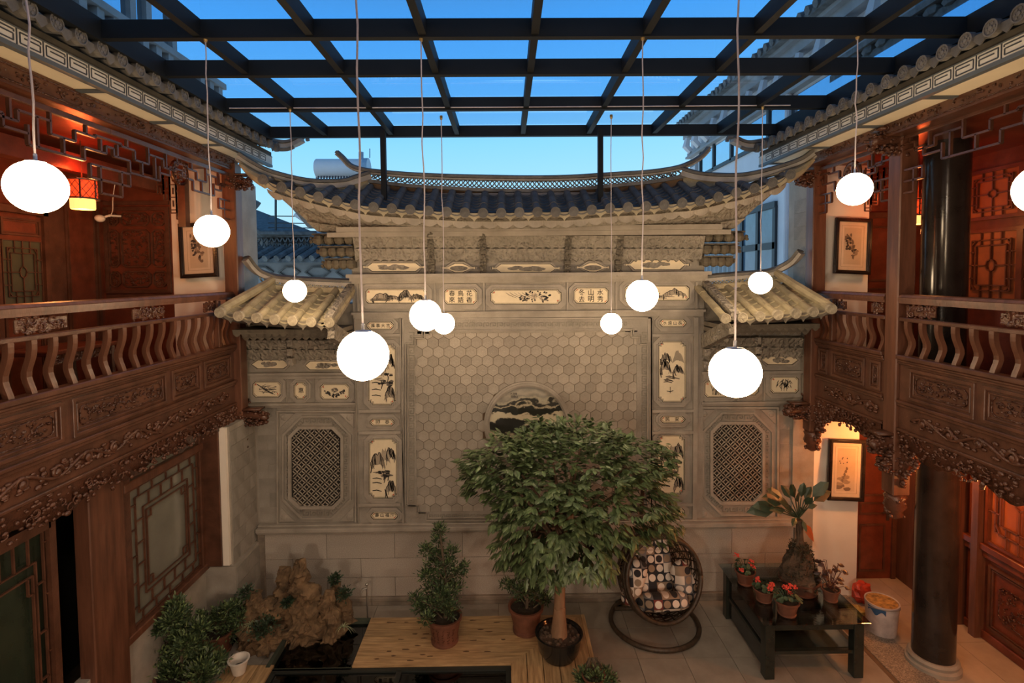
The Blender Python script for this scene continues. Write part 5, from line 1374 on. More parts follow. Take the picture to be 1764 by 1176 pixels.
# doors
for nm, Y, x0, x1, z0, h, lb in (('door_2', 8.35, 5.5, 6.12, 0, 2.35, 'dark red panelled door at the end of the right ground-floor gallery'), ('door_3', YE_ + .35, 5.33, 5.95, ZF, 2.3, 'dark red panelled door at the end of the right balcony')):
    t = thing(nm, ((x0 + x1) / 2, Y, z0), lb, 'door', kind='structure')
    q = MB(); q.box(x0, x1, Y - .05, Y, z0, z0 + h); lf = q.build('door_leaf', WOODR, t)
    q = MB(); f = lambda a, b, d: (a, Y - .05 - d, b)
    for a, b in ((.12, .9), (1.05, 1.25), (1.35, h - .12)): q.ring(rect(x0 + .1, z0 + a, x1 - .1, z0 + b), rect(x0 + .13, z0 + a + .03, x1 - .13, z0 + b - .03), f, .015, 0)
    q.build('door_moulding', WOOD, t)
    q = MB(); q.box(x0 - .07, x0, Y - .08, Y, z0, z0 + h + .08); q.box(x1, x1 + .07, Y - .08, Y, z0, z0 + h + .08); q.box(x0, x1, Y - .08, Y, z0 + h, z0 + h + .08); q.build('door_frame', WOOD, t)
    q = MB(); q.box(x1 - .09, x1 - .04, Y - .062, Y - .05, z0 + .95, z0 + 1.18); q.tube([(x1 - .065, Y - .06, z0 + 1.1), (x1 - .065, Y - .10, z0 + 1.1), (x1 - .18, Y - .10, z0 + 1.1)], .010, 6); q.build('door_handle', M('steel_handle', (.5, .48, .44), .25, met=1), lf)
# round column through both storeys
rc = thing('round_column', (5.3, 6.42, 0), 'round black lacquered column rising through the right gallery on a stone base', 'column')
q = MB(); q.lathe([(.225, .12), (.225, 3.15)], (5.3, 6.42, 0), 32); q.lathe([(.235, ZF), (.235, 6.45)], (5.3, 6.42, 0), 32); q.build('shaft', M('black_lacquer_shaft', (.022, .016, .014), .16, var=.4, vs=3), rc, smooth=True, auto=40)
q = MB(); q.lathe([(.29, 0), (.29, .05), (.26, .07), (.27, .11), (.25, .14)], (5.3, 6.42, 0), 32); q.build('stone_base', STONE2, rc)
# pictures
def picture(x0, y0, x1, y1, Y, lean, label, kind, fw=9):
    a = atY(x0, y0, Y); b = atY(x1, y1, Y); c = (a + b) / 2
    w, h = (b.x - a.x), (a.z - b.z)
    t = thing('framed_picture', c, label, 'picture', 'framed scroll pictures')
    bf = 0.055
    f = lambda p, q, d: (c.x + p, c.y + d, c.z + q)
    sh = [(-w / 2, h / 2), (w / 2, h / 2), (w / 2, -h / 2), (-w / 2, -h / 2)]
    ins = lambda k: [(-w / 2 + k, h / 2 - k), (w / 2 - k, h / 2 - k), (w / 2 - k, -h / 2 + k), (-w / 2 + k, -h / 2 + k)]
    q = MB(); q.ring(sh, ins(bf), f, -.04, .0); q.ring(ins(bf * .25), ins(bf * .75), f, -.048, -.03); q.build('frame', BLACKW, t, bevel=.004)
    q = MB(); q.m = 0; q.pris(ins(bf * .9), f, -.012, -.002, False)
    q.m = 1; k = bf + .05; q.ring(ins(k), ins(k + .003), f, -.0135, -.012)
    q.m = 2; q.pris(ins(k + .035), f, -.0135, -.012, False)
    g = random.Random(int(x0)); W2, H2 = w - 2 * (k + .035), h - 2 * (k + .035)
    def bl(u, v, ru, rv, m, d):
        q.m = m; n = 10; q.add([f(-W2 / 2 + u * W2, H2 / 2 - v * H2, d)] + [f(max(-W2 / 2, min(W2 / 2, -W2 / 2 + (u + ru * math.cos(i * .628) * (1 - .4 * g.random())) * W2)), max(-H2 / 2, min(H2 / 2, H2 / 2 - (v + rv * math.sin(i * .628) * (1 - .4 * g.random())) * H2)), d) for i in range(n)], [(0, i + 1, (i + 1) % n + 1) for i in range(n)])
    if kind == 'rocks':
        for i in range(34): bl(.2 + .5 * i / 34 + g.uniform(-.14, .14), .2 + .6 * i / 34 + g.uniform(-.12, .12), g.uniform(.05, .16), g.uniform(.03, .07), g.choice((3, 4, 4, 5)), -.0145 - .0001 * i)
        for i in range(20): bl(.1 + g.random() * .25, .2 + g.random() * .5, .07, .03, 3, -.0185 - .0001 * i)
    else:
        for i in range(8): bl(.3 + g.uniform(-.25, .3), .95 - .04 * i, .3, .05, 5 if i > 2 else 4, -.0145 - .0001 * i)
        for i in range(7): bl(g.uniform(.1, .9), g.uniform(.15, .35), .035, .02, 3, -.016 - .0001 * i)
        for i in range(5): bl(.3 + .06 * i, .75 - .07 * i, .08, .05, 4, -.0155 - .0001 * i)
    q.build('scroll_sheet', [PAPERP, M('mat_line', (.25, .17, .1), .8), M('scroll_centre', (.50, .38, .26), .8, var=.1), M('scroll_ink', (.04, .03, .025), .8), M('scroll_ink_mid', (.16, .11, .075), .8), M('scroll_wash', (.28, .2, .13), .8)], t)
    t.rotation_euler = (math.radians(-3), math.radians(lean), 0)
    return t
picture(309, 384, 377, 478, YE_ - .06, -2.5, 'framed ink scroll of rocks hanging tilted on the white wall of the left balcony', 'rocks')
picture(1437, 376, 1498, 472, YE_ - .02, 3.0, 'framed ink scroll of rocks hanging tilted on the white wall of the right balcony', 'rocks')
picture(1426, 757, 1487, 860, 7.80, 3.0, 'framed scroll of birds over a reed bank on the white ground-floor wall', 'birds')

# red lanterns
REDL = M('lantern_silk', (1.0, .06, .01), .6, emit=1.1); WARML = M('lantern_glow', (1.0, .50, .14), .6, emit=1.7)
def lantern(x, y, z, label, power, glow, r=.14):
    t = thing('red_lantern', (x, y, z), label, 'lantern', 'red palace lanterns')
    q = MB(); q.lathe([(r * .95, .13), (r, .12), (r, -.06), (r * .95, -.065)], (x, y, z), 16); q.build('silk_shade', REDL, t)
    q = MB(); q.lathe([(r * .8, -.065), (r * .84, -.08), (r * .84, -.17), (r * .8, -.185)], (x, y, z), 16); q.build('lower_shade', WARML, t)
    q = MB()
    for k in range(6): a = k * pi / 3; q.bar((x + r * 1.04 * math.cos(a), y + r * 1.04 * math.sin(a), z - .08), (x + r * 1.04 * math.cos(a), y + r * 1.04 * math.sin(a), z + .15), .012, .012)
    for zz in (.14, -.07): q.tube([(x + r * 1.1 * math.cos(k * pi / 8), y + r * 1.1 * math.sin(k * pi / 8), z + zz) for k in range(17)], .010, 5)
    n = 14
    for k in range(n):
        a0 = 2 * pi * k / n
        for j in (-1, 1):
            q.tube([(x + r * 1.02 * math.cos(a0 + j * i * .16), y + r * 1.02 * math.sin(a0 + j * i * .16), z - .06 + .19 * i / 6) for i in range(7)], .003, 4)
    q.tube([(x, y, z + .14), (x, y, 6.45 if z > 3.5 else 3.15)], .006, 5)
    q.build('timber_cage', WOOD, t)
    L = bpy.data.lights.new('lantern_light', 'POINT'); L.energy = power; L.color = (1, .10, .02); L.shadow_soft_size = .08
    o = bpy.data.objects.new('lantern_light', L); COL.objects.link(o); o.parent = t; o.location = (0, 0, .24)
    L = bpy.data.lights.new('lantern_glow_light', 'POINT'); L.energy = glow; L.color = (1, .36, .10); L.shadow_soft_size = .08
    o = bpy.data.objects.new('lantern_glow_light', L); COL.objects.link(o); o.parent = t; o.location = (0, 0, -.28)
lp = atX(142, 332, -4.75)
lantern(lp.x, lp.y, lp.z, 'red lantern with a glowing lower shade hanging in the left upper gallery', 10, 24)
lantern(5.45, 7.05, 5.72, 'red lantern half hidden behind the round column in the right upper gallery', 9, 13)
lantern(5.42, 7.15, 2.80, 'red lantern tucked behind the carved bracket beside the right ground-floor door', 26, 60)
lantern(5.5, 4.9, 2.75, 'red lantern behind the carved beam before the latticed ground-floor windows', 50, 80)
# security camera
t = thing('security_camera', (-5.45, 7.45, 5.72), 'small white dome camera with a dangling cable on the left gallery panelling', 'camera')
cp = atY(172, 376, 7.35); t.location = cp; WL[t.name] = cp
q = MB(); q.ball(cp, (.055, .075, .05), 12, 8); q.build('body', WHITE, t, smooth=True)
q = MB(); q.tube([cp, cp + Vector((.06, .1, .05)), cp + Vector((.08, .28, .06))], .015, 6); q.tube(curve([cp + Vector((.06, .1, .03)), cp + Vector((.09, .12, .12)), cp + Vector((.08, .15, .3)), cp + Vector((.1, .2, .6))], 4), .006, 5); q.build('bracket', WHITE, t)
# little table on the left balcony
t = thing('tea_table', (-5.0, 6.0, ZF), 'low carved timber table seen through the left balusters', 'table')
q = MB(); q.box(-5.3, -4.75, 5.55, 6.55, 4.10, 4.15); q.build('table_top', WOODR, t, bevel=.01)
for x in (-5.26, -4.79):
    for y in (5.6, 6.5): q = MB(); q.tube(curve([(x, y, 4.1), (x, y, 3.8), (x + .03, y, 3.6), (x, y, ZF)], 3), .03, 6); q.build('leg', WOOD, t)
q = MB(); q.box(-4.8, -4.78, 5.62, 6.48, 4.0, 4.1); q.build('table_apron', CARVE, t)
# ---- the near side of the court, where the photographer stands
fr_ = thing('wall_front', (0, -1.2, 0), 'timber and plaster front wall of the court behind the viewer', 'wall', kind='structure')
q = MB(); q.box(XBL, XBR, -1.3, -1.2, 0, 7.0); q.build('plaster_wall', M('warm_plaster', (.45, .36, .27), .85), fr_)
q = MB(); q.box(XBL - .1, XBL, -1.2, 1.0, 0, 6.5); q.box(XBR, XBR + .1, -1.2, 1.0, 0, 6.5); q.build('side_return', WOODR, fr_)
q = MB(); q.box(XBL, XBR, -1.2, .25, 3.2, 3.42); struct('floor_3', q, WOODR, 'timber floor of the near balcony')
q = MB(); q.box(XBL, XBR, -1.2, .9, 6.9, 7.0); q.box(XBL, BL, -1.2, 2.4, 6.5, 6.6); q.box(BRX, XBR, -1.2, 2.4, 6.5, 6.6); struct('ceiling_3', q, WOODR, 'timber soffit over the near balcony', kind='structure')
q = MB(); q.box(BL - .05, BL, -1.2, 2.6, 3.15, 3.94); q.box(BRX, BRX + .05, -1.2, 2.6, 3.15, 3.94); q.box(GX - .12, GX, -1.2, 3.0, 0, 1.0); q.build('near_apron', WOOD, fr_)
# ================================================================== COURTYARD FLOOR
TILE = M('grey_court_tile', (.27, .24, .20), .45, var=.18, vs=3, bump=.08, bs=30, rnd=.10)
TILEB = M('beige_marble_tile', (.40, .33, .25), .3, var=.15, vs=2.5, rnd=.07)
fl = thing('floor', (0, 6, 0), 'grey stone court paving with beige marble under the right gallery', 'floor', kind='structure')
q = MB(); q.box(-6, 6.5, -1.3, 9, -.12, -.012); q.build('floor_bed', MORTAR, fl)
def tileme(w, l, m, nm):
    q = MB(); q.box(-w / 2 + .003, w / 2 - .003, -l / 2 + .003, l / 2 - .003, -.02, 0); return q.mesh(nm, m)
tm = tileme(.6, .6, TILE, 'floor_tile')
y = D - .06
while y > 5.0:
    x = 4.64 - .3
    while x > -4.3: inst(tm, 'floor_tile', fl, (x, y - .3, 0)); x -= .6
    y -= .6
for i in range(3):
    for j in range(5): inst(tileme(.8, .8, TILEB, 'marble_tile') if not (i or j) else bpy.data.meshes['marble_tile'], 'marble_tile', fl, (5.13 + .4 + .8 * i if i < 2 else 5.13 + .4 + 1.2, 8.4 - .4 - .8 * j, -.001 * (i == 2)))
q = MB(); q.box(4.66, 5.13, 3, D, -.02, .012); q.build('granite_strip', M('flamed_granite', (.23, .20, .165), .5, var=.7, vs=60, bump=.3, bs=90), fl)
q = MB(); q.box(4.60, 4.67, 3, D, -.02, .004); q.box(4.55, 5.13, D, 8.4, -.02, .0); q.build('drain_line', MORTAR, fl)
q = MB(); q.box(-4.1, -3.7, 3.0, 7.1, -.02, 0); q.build('kerb', TILE, fl)

# ---- timber deck round the pond
DZ = .12
PINE = M('pine_plank', (.42, .26, .12), .45, var=.4, vs=5, st=(.6, 6, 6), bump=.1, bs=40, rnd=.14, c2=(.55, .37, .19))
PINEY = M('pine_plank_long', (.42, .26, .12), .45, var=.4, vs=5, st=(6, .6, 6), bump=.1, bs=40, rnd=.14, c2=(.55, .37, .19))
dk = thing('timber_deck', (0, 7.0, DZ), 'knotty pine deck around the dark glazed pond', 'deck')
p0 = atZ(640, 1062, DZ); p1 = atZ(610, 1145, DZ); p2 = atZ(880, 1145, DZ); p3 = atZ(968, 1060, DZ); p4 = atZ(1000, 1057, DZ)
yb, yf = (p0.y + p3.y) / 2, (p1.y + p2.y) / 2
xl0 = p0.x; xin = p2.x; xo = p4.x
nP = 7; w = (yb - yf) / nP
def xm(y): return xin + (xo - xin) * (y - yf) / (yb - yf)
for k in range(nP):
    a, b = yf + w * k + .004, yf + w * (k + 1) - .004
    q = MB(); q.pris([(xl0, a), (xm(a), a), (xm(b), b), (xl0, b)], lambda u, v, d: (u, v, DZ - d), 0, .03, True); q.build('plank', PINE, dk)
nR = 5; w2 = (xo - xin) / nR
for k in range(nR):
    a, b = xin + w2 * k + .004, xin + w2 * (k + 1) - .004
    ya = yf + (a - xin) / (xo - xin) * (yb - yf); yb2 = yf + (b - xin) / (xo - xin) * (yb - yf)
    q = MB(); q.pris([(a, 5.0), (b, 5.0), (b, yb2), (a, ya)], lambda u, v, d: (u, v, DZ - d), 0, .03, True); q.build('plank', PINEY, dk)
pl0, pl1 = atZ(392, 1146, DZ), atZ(472, 1146, DZ)
for k in range(3):
    w3 = (pl1.x - pl0.x) / 3; a, b = pl0.x + w3 * k + .004, pl0.x + w3 * (k + 1) - .004
    q = MB(); q.box(a, b, 5.0, pl0.y, DZ - .03, DZ); q.build('plank', PINEY, dk)
q = MB(); q.box(xl0 + .02, xo - .02, yf + .03, yb - .02, .01, DZ - .035); q.box(xin + .03, xo - .02, 5, yf, .01, DZ - .035); q.box(pl0.x + .02, pl1.x - .02, 5, pl0.y - .02, .01, DZ - .035); q.build('deck_frame', M('wet_timber', (.07, .04, .02), .7), dk)
q = MB(); q.box(xo, xo + .05, 5, yb, 0, DZ); q.build('edge_board', PINEY, dk)
# knots
q = MB(); g = random.Random(8)
for k in range(26):
    x, y = g.uniform(xl0 + .1, xin), g.uniform(yf + .05, yb - .08); q.pris([(x + g.uniform(.02, .06) * math.cos(i * .785), y + g.uniform(.006, .016) * math.sin(i * .785)) for i in range(8)], lambda u, v, d: (u, v, DZ + d), .0008, 0, False)
q.build('knots', M('knot_brown', (.10, .05, .022), .6), dk, kind='stuff')
# pond
pd = thing('pond', (-1, 6.4, 0), 'dark glazed pond with a black frame before the deck', 'pond')
q = MB(); q.box(pl1.x, xin, 5.0, yf - .005, 0.0, .02); q.box(-2.95, xl0 - .01, yf + .0, yb - .02, 0.0, .02); q.build('pond_bottom', M('pond_bottom', (.035, .045, .03), .8, var=.4, vs=4), pd)
q = MB(); q.box(pl1.x + .02, xin - .02, 5.0, yf - .06, .075, .083); q.build('pond_glass', glass_mat('pond_glass', (.40, .50, .45), .30), pd)
q = MB(); q.box(pl1.x, xin, yf - .07, yf - .005, .02, .10)
for u in (pl1.x + .03, (pl1.x + xin) / 2 + .1, xin - .03): q.box(u - .03, u + .03, 5, yf - .06, .02, .10)
q.build('pond_frame', M('pond_steel', (.02, .024, .022), .35), pd)
q = MB(); q.box(-2.95, xl0 - .02, yf + .01, yb - .03, .045, .05); q.build('water', glass_mat('pond_water', (.22, .26, .2), .35), pd)
q = MB(); q.box(-3.0, -2.95, yf, yb, 0, .13); q.box(-3.0, xl0, yb - .03, yb + .03, 0, .10); q.box(-3.0, xl0 - .01, yf - .03, yf + .01, 0, .10); q.build('pond_kerb', MT['pond_bottom'], pd)

# ================================================================== ROCKERY
from mathutils import noise
ROCK = M('ochre_limestone', (.15, .095, .050), .95, var=.6, vs=6, bump=1., bs=22)
rk = thing('rockery', (-2.4, 7.0, .05), 'craggy ochre limestone rockery with several peaks in the pond corner', 'rockery')
def crag(pts, rs, seed, nm='rock'):
    q = MB(); c = curve(pts, 10); n = len(c); N = 30
    R = []
    for i in range(n): t = i / (n - 1) * (len(rs) - 1); k = min(int(t), len(rs) - 2); R.append(rs[k] + (rs[k + 1] - rs[k]) * (t - k))
    rings = []
    for i, p in enumerate(c):
        row = []
        for k in range(N):
            a = 2 * pi * k / N; d = Vector((math.cos(a), math.sin(a) * .8, 0)); pp = p + d * R[i]
            nn = noise.noise(pp * 7 + Vector((seed, 0, 0))) * .75 + noise.noise(pp * 16 + Vector((seed, 5, 0))) * .45 + abs(noise.noise(pp * 30)) * .5 - .15
            row.append(p + d * R[i] * (1 + nn) + Vector((0, 0, noise.noise(pp * 9) * .05)))
        rings.append(row)
    q.loft(rings, True, True); q.build(nm, ROCK, rk)
Pk = lambda u, v, Y: atY(u, v, Y)
crag([Pk(515, 1150, 7.0), Pk(520, 1090, 7.0), Pk(525, 1040, 7.05), Pk(520, 1000, 7.05), Pk(516, 962, 7.05)], [.30, .26, .20, .14, .05], 1)
crag([Pk(498, 1080, 7.12), Pk(492, 1020, 7.12), Pk(490, 980, 7.12)], [.20, .14, .06], 2)
crag([Pk(455, 1150, 6.95), Pk(455, 1100, 6.95), Pk(480, 1070, 6.98)], [.30, .26, .12], 3)
crag([Pk(425, 1120, 6.95), Pk(432, 1060, 7.0), Pk(442, 1018, 7.0)], [.16, .13, .07], 4)
crag([Pk(575, 1125, 7.0), Pk(568, 1060, 7.0), Pk(568, 1018, 7.0)], [.20, .12, .05], 5)
crag([Pk(592, 1070, 7.2), Pk(582, 1030, 7.2), Pk(578, 1002, 7.2)], [.14, .10, .06], 6)
crag([Pk(540, 1140, 6.95), Pk(570, 1128, 6.95), Pk(590, 1110, 6.98)], [.15, .14, .06], 7)
crag([Pk(470, 1060, 7.0), Pk(462, 1040, 7.02), Pk(470, 1030, 7.05)], [.14, .12, .08], 8)
LEAFD = M('dark_leaf', (.030, .055, .028), .5, var=.5, vs=9); LEAFB = M('variegated_blade', (.28, .32, .18), .5, var=.4, vs=9)
NEED = M('podocarpus_leaf', (.045, .078, .034), .5, var=.6, vs=8); NEEDL = M('pale_podocarpus_leaf', (.13, .19, .075), .5, var=.5, vs=8)
def tuft(mb, c, n, L, g, w=.012, droop=.6):
    c = Vector(c)
    for k in range(n):
        a = g.uniform(0, 6.28); e = g.uniform(.3, 1.2); l = L * g.uniform(.6, 1); d = Vector((math.cos(a) * math.cos(e), math.sin(a) * math.cos(e), math.sin(e)))
        s = d.cross(Vector((0, 0, 1))).normalized() * w; P = []
        for i in range(5): t = i / 4; P.append(c + d * l * t - Vector((0, 0, droop * l * t * t)))
        v = []
        for i, p in enumerate(P): k2 = 1 - (i / 4) ** 2 * .9; v += [p - s * k2, p + s * k2]
        mb.add(v, [(2 * i, 2 * i + 1, 2 * i + 3, 2 * i + 2) for i in range(4)])
def clump(mb, c, r, n, L, g, w=.008, up=.3, shape=(1, 1, .8)):
    c = Vector(c)
    for k in range(n):
        o = Vector((g.gauss(0, .42) * shape[0], g.gauss(0, .42) * shape[1], g.gauss(0, .42) * shape[2])) * r
        d = (o.normalized() if o.length > 1e-4 else Vector((0, 0, 1))) + Vector((g.uniform(-.6, .6), g.uniform(-.6, .6), up + g.uniform(-.4, .6))); d.normalize()
        s = d.cross(Vector((g.uniform(-1, 1), g.uniform(-1, 1), 1))).normalized() * w; l = L * g.uniform(.6, 1.2); p = c + o
        mb.add([p, p + d * l * .5 + s, p + d * l, p + d * l * .5 - s], [(0, 1, 2, 3)])
g = random.Random(21)
for u, v, Y, n, L, m in ((432, 1075, 6.85, 16, .22, LEAFB), (592, 1080, 6.9, 14, .2, LEAFB)):
    q = MB(); c = atY(u, v, Y); tuft(q, c, n, L, g, .006, .9); q.build('spider_plant', m, rk)
for u, v, Y, r in ((425, 1020, 6.95, .09), (462, 1075, 6.82, .15), (447, 1085, 6.8, .12), (577, 998, 7.15, .08), (592, 1022, 7.1, .09), (495, 1037, 6.9, .06)):
    q = MB(); clump(q, atY(u, v, Y), r, 170, .05, g, .014); q.build('rock_shrub', LEAFD, rk)
# standpipe tap
c = atZ(633, 1064, .02); t = thing('garden_tap', c, 'thin steel standpipe with a tap beside the rockery', 'tap')
q = MB(); q.tube([c, (c.x, c.y, .50)], .012, 8); q.tube([(c.x, c.y, .46), (c.x - .05, c.y - .03, .46), (c.x - .07, c.y - .04, .42)], .014, 8); q.lathe([(.02, .50), (.025, .52), (.01, .53)], (c.x, c.y, 0), 8); q.bar((c.x - .03, c.y, .50), (c.x + .03, c.y, .50), .012, .008); q.build('pipe_and_valve', M('tap_chrome', (.45, .43, .40), .3, met=.9), t)
# white bowl
c = atZ(412, 1158, DZ); t = thing('white_plant_pot', c, 'empty white plastic pot standing on the left deck boards', 'pot')
q = MB(); q.lathe([(.001, .004), (.07, 0), (.075, .01), (.11, .16), (.125, .165), (.125, .175), (.105, .175), (.10, .165), (.066, .015), (.001, .012)], c, 24); q.build('pot_body', M('white_plastic', (.62, .58, .52), .4), t, smooth=True, auto=35)
q = MB(); q.lathe([(.001, .07), (.082, .07), (.082, .05), (.001, .05)], c, 16); q.build('soil', M('potting_soil', (.03, .022, .015), .95, var=.5, vs=20), t)

# ================================================================== POTTED PLANTS
TERRA = M('terracotta', (.155, .062, .038), .55, var=.25, vs=8, bump=.1, bs=40); SOIL = MT['potting_soil']
def pot(root, c, r0, r1, h, mat, marks=None, feet=True):
    c = Vector(c)
    q = MB(); q.lathe([(.001, 0), (r0 * 1.08, 0), (r0 * 1.1, h * .10), (r0, h * .12), (r1 * .97, h * .86), (r1 * 1.06, h * .88), (r1 * 1.08, h), (r1 * .95, h), (r1 * .92, h * .9), (.001, h * .88)], c, 28); root = q.build('pot_body', mat, root, smooth=True, auto=35)
    q = MB(); q.lathe([(.001, h * .9), (r1 * .93, h * .9)], c, 20, cap=False); q.build('soil', SOIL, root)
    if marks:
        q = MB(); g = random.Random(2)
        for k in range(-2, 3):
            a = -pi / 2 + k * .36
            for j in range(5):
                z = c.z + h * (.24 + .12 * j); rr = r0 + (r1 - r0) * (z - c.z) / h + .003
                for s in range(3):
                    b = a + g.uniform(-.07, .07); z2 = z + g.uniform(-.015, .015)
                    q.bar((c.x + rr * math.cos(b - .04), c.y + rr * math.sin(b - .04), z2), (c.x + rr * math.cos(b + .04), c.y + rr * math.sin(b + .04), z2 + g.uniform(-.01, .01)), .005, .006)
        q.build('relief_marks', M('dark_terracotta', (.10, .035, .02), .6), root)
def podo(name, base, clumps, Ys, label, potd=None, n=110, L=.055, lt=.25, trunk=None, seed=1):
    t = thing('potted_podocarpus' if name is None else name, base, label, 'plant')
    g = random.Random(seed); a = MB(); b = MB(); st = MB()
    bx = Vector(base)
    topp = None
    for i, (u, v, r) in enumerate(clumps):
        Y = Ys + g.uniform(-.18, .18) * min(1, r / 16); c = atY(u, v, Y); rr = r * Y / F
        clump(a, c, rr, int(n * (1 - lt) * (r / 16) ** 1.6) + 20, L, g, L * .16, .35); clump(b, c + Vector((0, -.02, .03)), rr, int(n * lt * (r / 16) ** 1.6) + 8, L * .9, g, L * .15, .6)
        m = Vector((bx.x + (c.x - bx.x) * .25, Ys, c.z - abs(c.x - bx.x) * .5 - .04))
        m.z = max(m.z, bx.z + .25)
        st.tube([(bx.x, Ys, max(bx.z + .2, m.z - .05)), m, c], [.012, .010, .005], 5)
        if topp is None or c.z > topp.z: topp = c
    st.tube(curve([(bx.x, Ys, bx.z + .1), (bx.x + .02, Ys, (bx.z + topp.z) / 2), tuple(topp)], 4), [.03 - .0026 * k for k in range(9)], 7)
    st.build('trunk', M('grey_bark', (.10, .075, .05), .9, var=.3, bump=.3), t)
    a.build('foliage', NEED, t, kind='stuff'); b.build('young_shoots', NEEDL, t, kind='stuff')
    if potd: pot(t, bx, *potd)
    return t
c = atZ(764, 1117, DZ)
podo(None, (c.x, c.y + .16, DZ), [(757, 912, 12), (755, 930, 9), (735, 948, 13), (752, 955, 12), (776, 952, 13), (748, 972, 17), (770, 975, 15), (735, 992, 14), (763, 1000, 20), (790, 985, 12), (800, 976, 8), (745, 1015, 18), (782, 1013, 16), (765, 1028, 22), (716, 1030, 11), (724, 1046, 13), (742, 1042, 17), (775, 1048, 16), (735, 1064, 13)], c.y + .16,
     'potted podocarpus in an inscribed terracotta pot on the pine deck', (.165, .215, .34, TERRA, True), n=300, seed=3)
c = atZ(907, 1098, DZ)
podo(None, (c.x, c.y + .16, DZ), [(872, 1006, 9), (885, 1010, 12), (900, 985, 15), (915, 1000, 18), (895, 1018, 14), (925, 1020, 17), (940, 1030, 11), (905, 1035, 18), (885, 970, 12), (930, 985, 14), (910, 960, 12)], c.y + .16,
     'potted podocarpus in a plain terracotta pot behind the tree trunk', (.165, .225, .34, TERRA, False), n=280, seed=4)
podo('podocarpus_bush', (atZ(310, 1200, 0).x, 6.12, 0), [(302, 1042, 14), (312, 1055, 15), (300, 1066, 18), (272, 1076, 13), (275, 1082, 15), (315, 1085, 22), (345, 1082, 14), (290, 1100, 22), (325, 1108, 24), (275, 1130, 18), (288, 1138, 20), (310, 1145, 30), (345, 1130, 24), (350, 1158, 26), (285, 1160, 20), (375, 1140, 18), (305, 1170, 28)], 6.12,
     'leafy podocarpus bush at the lower left against the stone dado', (.2, .26, .3, TERRA, False), n=320, L=.065, lt=.35, seed=5)
podo('podocarpus_bush', (atZ(375, 1120, 0).x, 6.85, 0), [(408, 1042, 11), (395, 1048, 13), (378, 1055, 13), (362, 1070, 13), (390, 1068, 16), (410, 1062, 14), (372, 1085, 16), (395, 1088, 18), (345, 1060, 8)], 6.85,
     'smaller podocarpus bush between the stone pier and the rockery', (.16, .2, .28, TERRA, False), n=300, L=.06, lt=.35, seed=6)
podo('low_shrub', (.98, 6.02, DZ), [(1005, 1165, 14), (1022, 1158, 13), (1040, 1160, 13), (1050, 1172, 13), (1020, 1176, 18), (995, 1176, 14), (1035, 1178, 16), (1010, 1172, 16), (1028, 1168, 16)], 6.12,
     'low green shrub cut by the lower edge beside the deck', (.1, .13, .12, TERRA, False), n=300, L=.055, lt=.4, seed=7)

# ---- the big tree
tb = atZ(966, 1150, DZ); TY = tb.y + .22
tr = thing('potted_tree', (tb.x, TY, DZ), 'broad leafy tree with a bare trunk in a glossy black pot at the deck corner', 'tree')
PB = M('black_glaze', (.012, .012, .012), .12)
pc = Vector((tb.x, TY, DZ))
q = MB(); q.lathe([(.001, 0), (.20, 0), (.25, .08), (.275, .20), (.29, .27), (.30, .30), (.275, .30), (.25, .26), (.001, .25)], pc, 32); q.build('pot_body', PB, tr, smooth=True, auto=40)
q = MB(); q.lathe([(.001, .265), (.262, .262)], pc, 24, cap=False)
g = random.Random(31)
for k in range(60): a = g.uniform(0, 6.28); r = .24 * g.random() ** .5; q.ball(pc + Vector((r * math.cos(a), r * math.sin(a), .27)), g.uniform(.015, .035), 6, 4)
q.build('soil', M('bark_soil', (.07, .045, .03), .9, var=.5, vs=12), tr)
BARK = M('tan_bark', (.26, .15, .085), .8, var=.25, vs=10, st=(1, 1, .3), bump=.3, bs=30)
q = MB(); top = atY(966, 985, TY); q.tube(curve([pc + Vector((0, 0, .22)), pc + Vector((.01, 0, .6)), atY(964, 1040, TY), top, atY(975, 930, TY), atY(985, 880, TY)], 5), [.085 + .03 * max(0, 1 - k / 4) - .0015 * k for k in range(26)], 12); q.build('trunk', BARK, tr, smooth=True)
EL = [(985, 812, 125, 72, .75), (930, 872, 78, 80, .7), (902, 920, 52, 55, .5), (828, 797, 26, 16, .25), (845, 812, 34, 24, .3), (822, 828, 14, 26, .15), (1060, 862, 92, 66, .7), (1120, 885, 42, 40, .45), (1000, 925, 60, 40, .6), (935, 948, 60, 36, .5), (1085, 795, 65, 38, .5), (880, 795, 52, 40, .5), (1022, 952, 34, 24, .35), (875, 842, 34, 30, .35), (1000, 765, 80, 32, .5), (945, 762, 60, 28, .45), (1130, 800, 24, 30, .3)]
q = MB()
for k, (u, v, ru, rv, dy) in enumerate(EL):
    c = atY(u, v, TY + g.uniform(-.25, .25)); q.tube(curve([atY(972, 960 - 3 * k, TY), (atY(975, 900, TY) + c) / 2 + Vector((0, 0, -.05)), c], 4), [.026 - .0022 * i for i in range(9)], 6)
q.build('branches', M('dark_branch_bark', (.10, .06, .035), .85, var=.3, bump=.3), tr)
LEAF = M('glossy_leaf', (.095, .145, .060), .38, var=.35, vs=6, rnd=.35); LEAF2 = M('glossy_leaf_mass', (.09, .135, .056), .40, var=.75, vs=9)
def leafquad(mb, p, d, nrm, L, w):
    s = d.cross(nrm).normalized() * w; nn = nrm * (w * .25); dr = Vector((0, 0, -L * .10))
    mb.add([p, p + d * L * .35 + s - nn * .5, p + d * L * .35 - s - nn * .5, p + d * L * .35 + nn * .3, p + d * L + dr, p + d * L * .72 + s * .72 - nn * .5, p + d * L * .72 - s * .72 - nn * .5, p + d * L * .72 + nn * .2],
           [(0, 1, 3), (0, 3, 2), (1, 5, 7, 3), (3, 7, 6, 2), (5, 4, 7), (7, 4, 6)])
leaves = []
area = sum(e[2] * e[3] for e in EL)
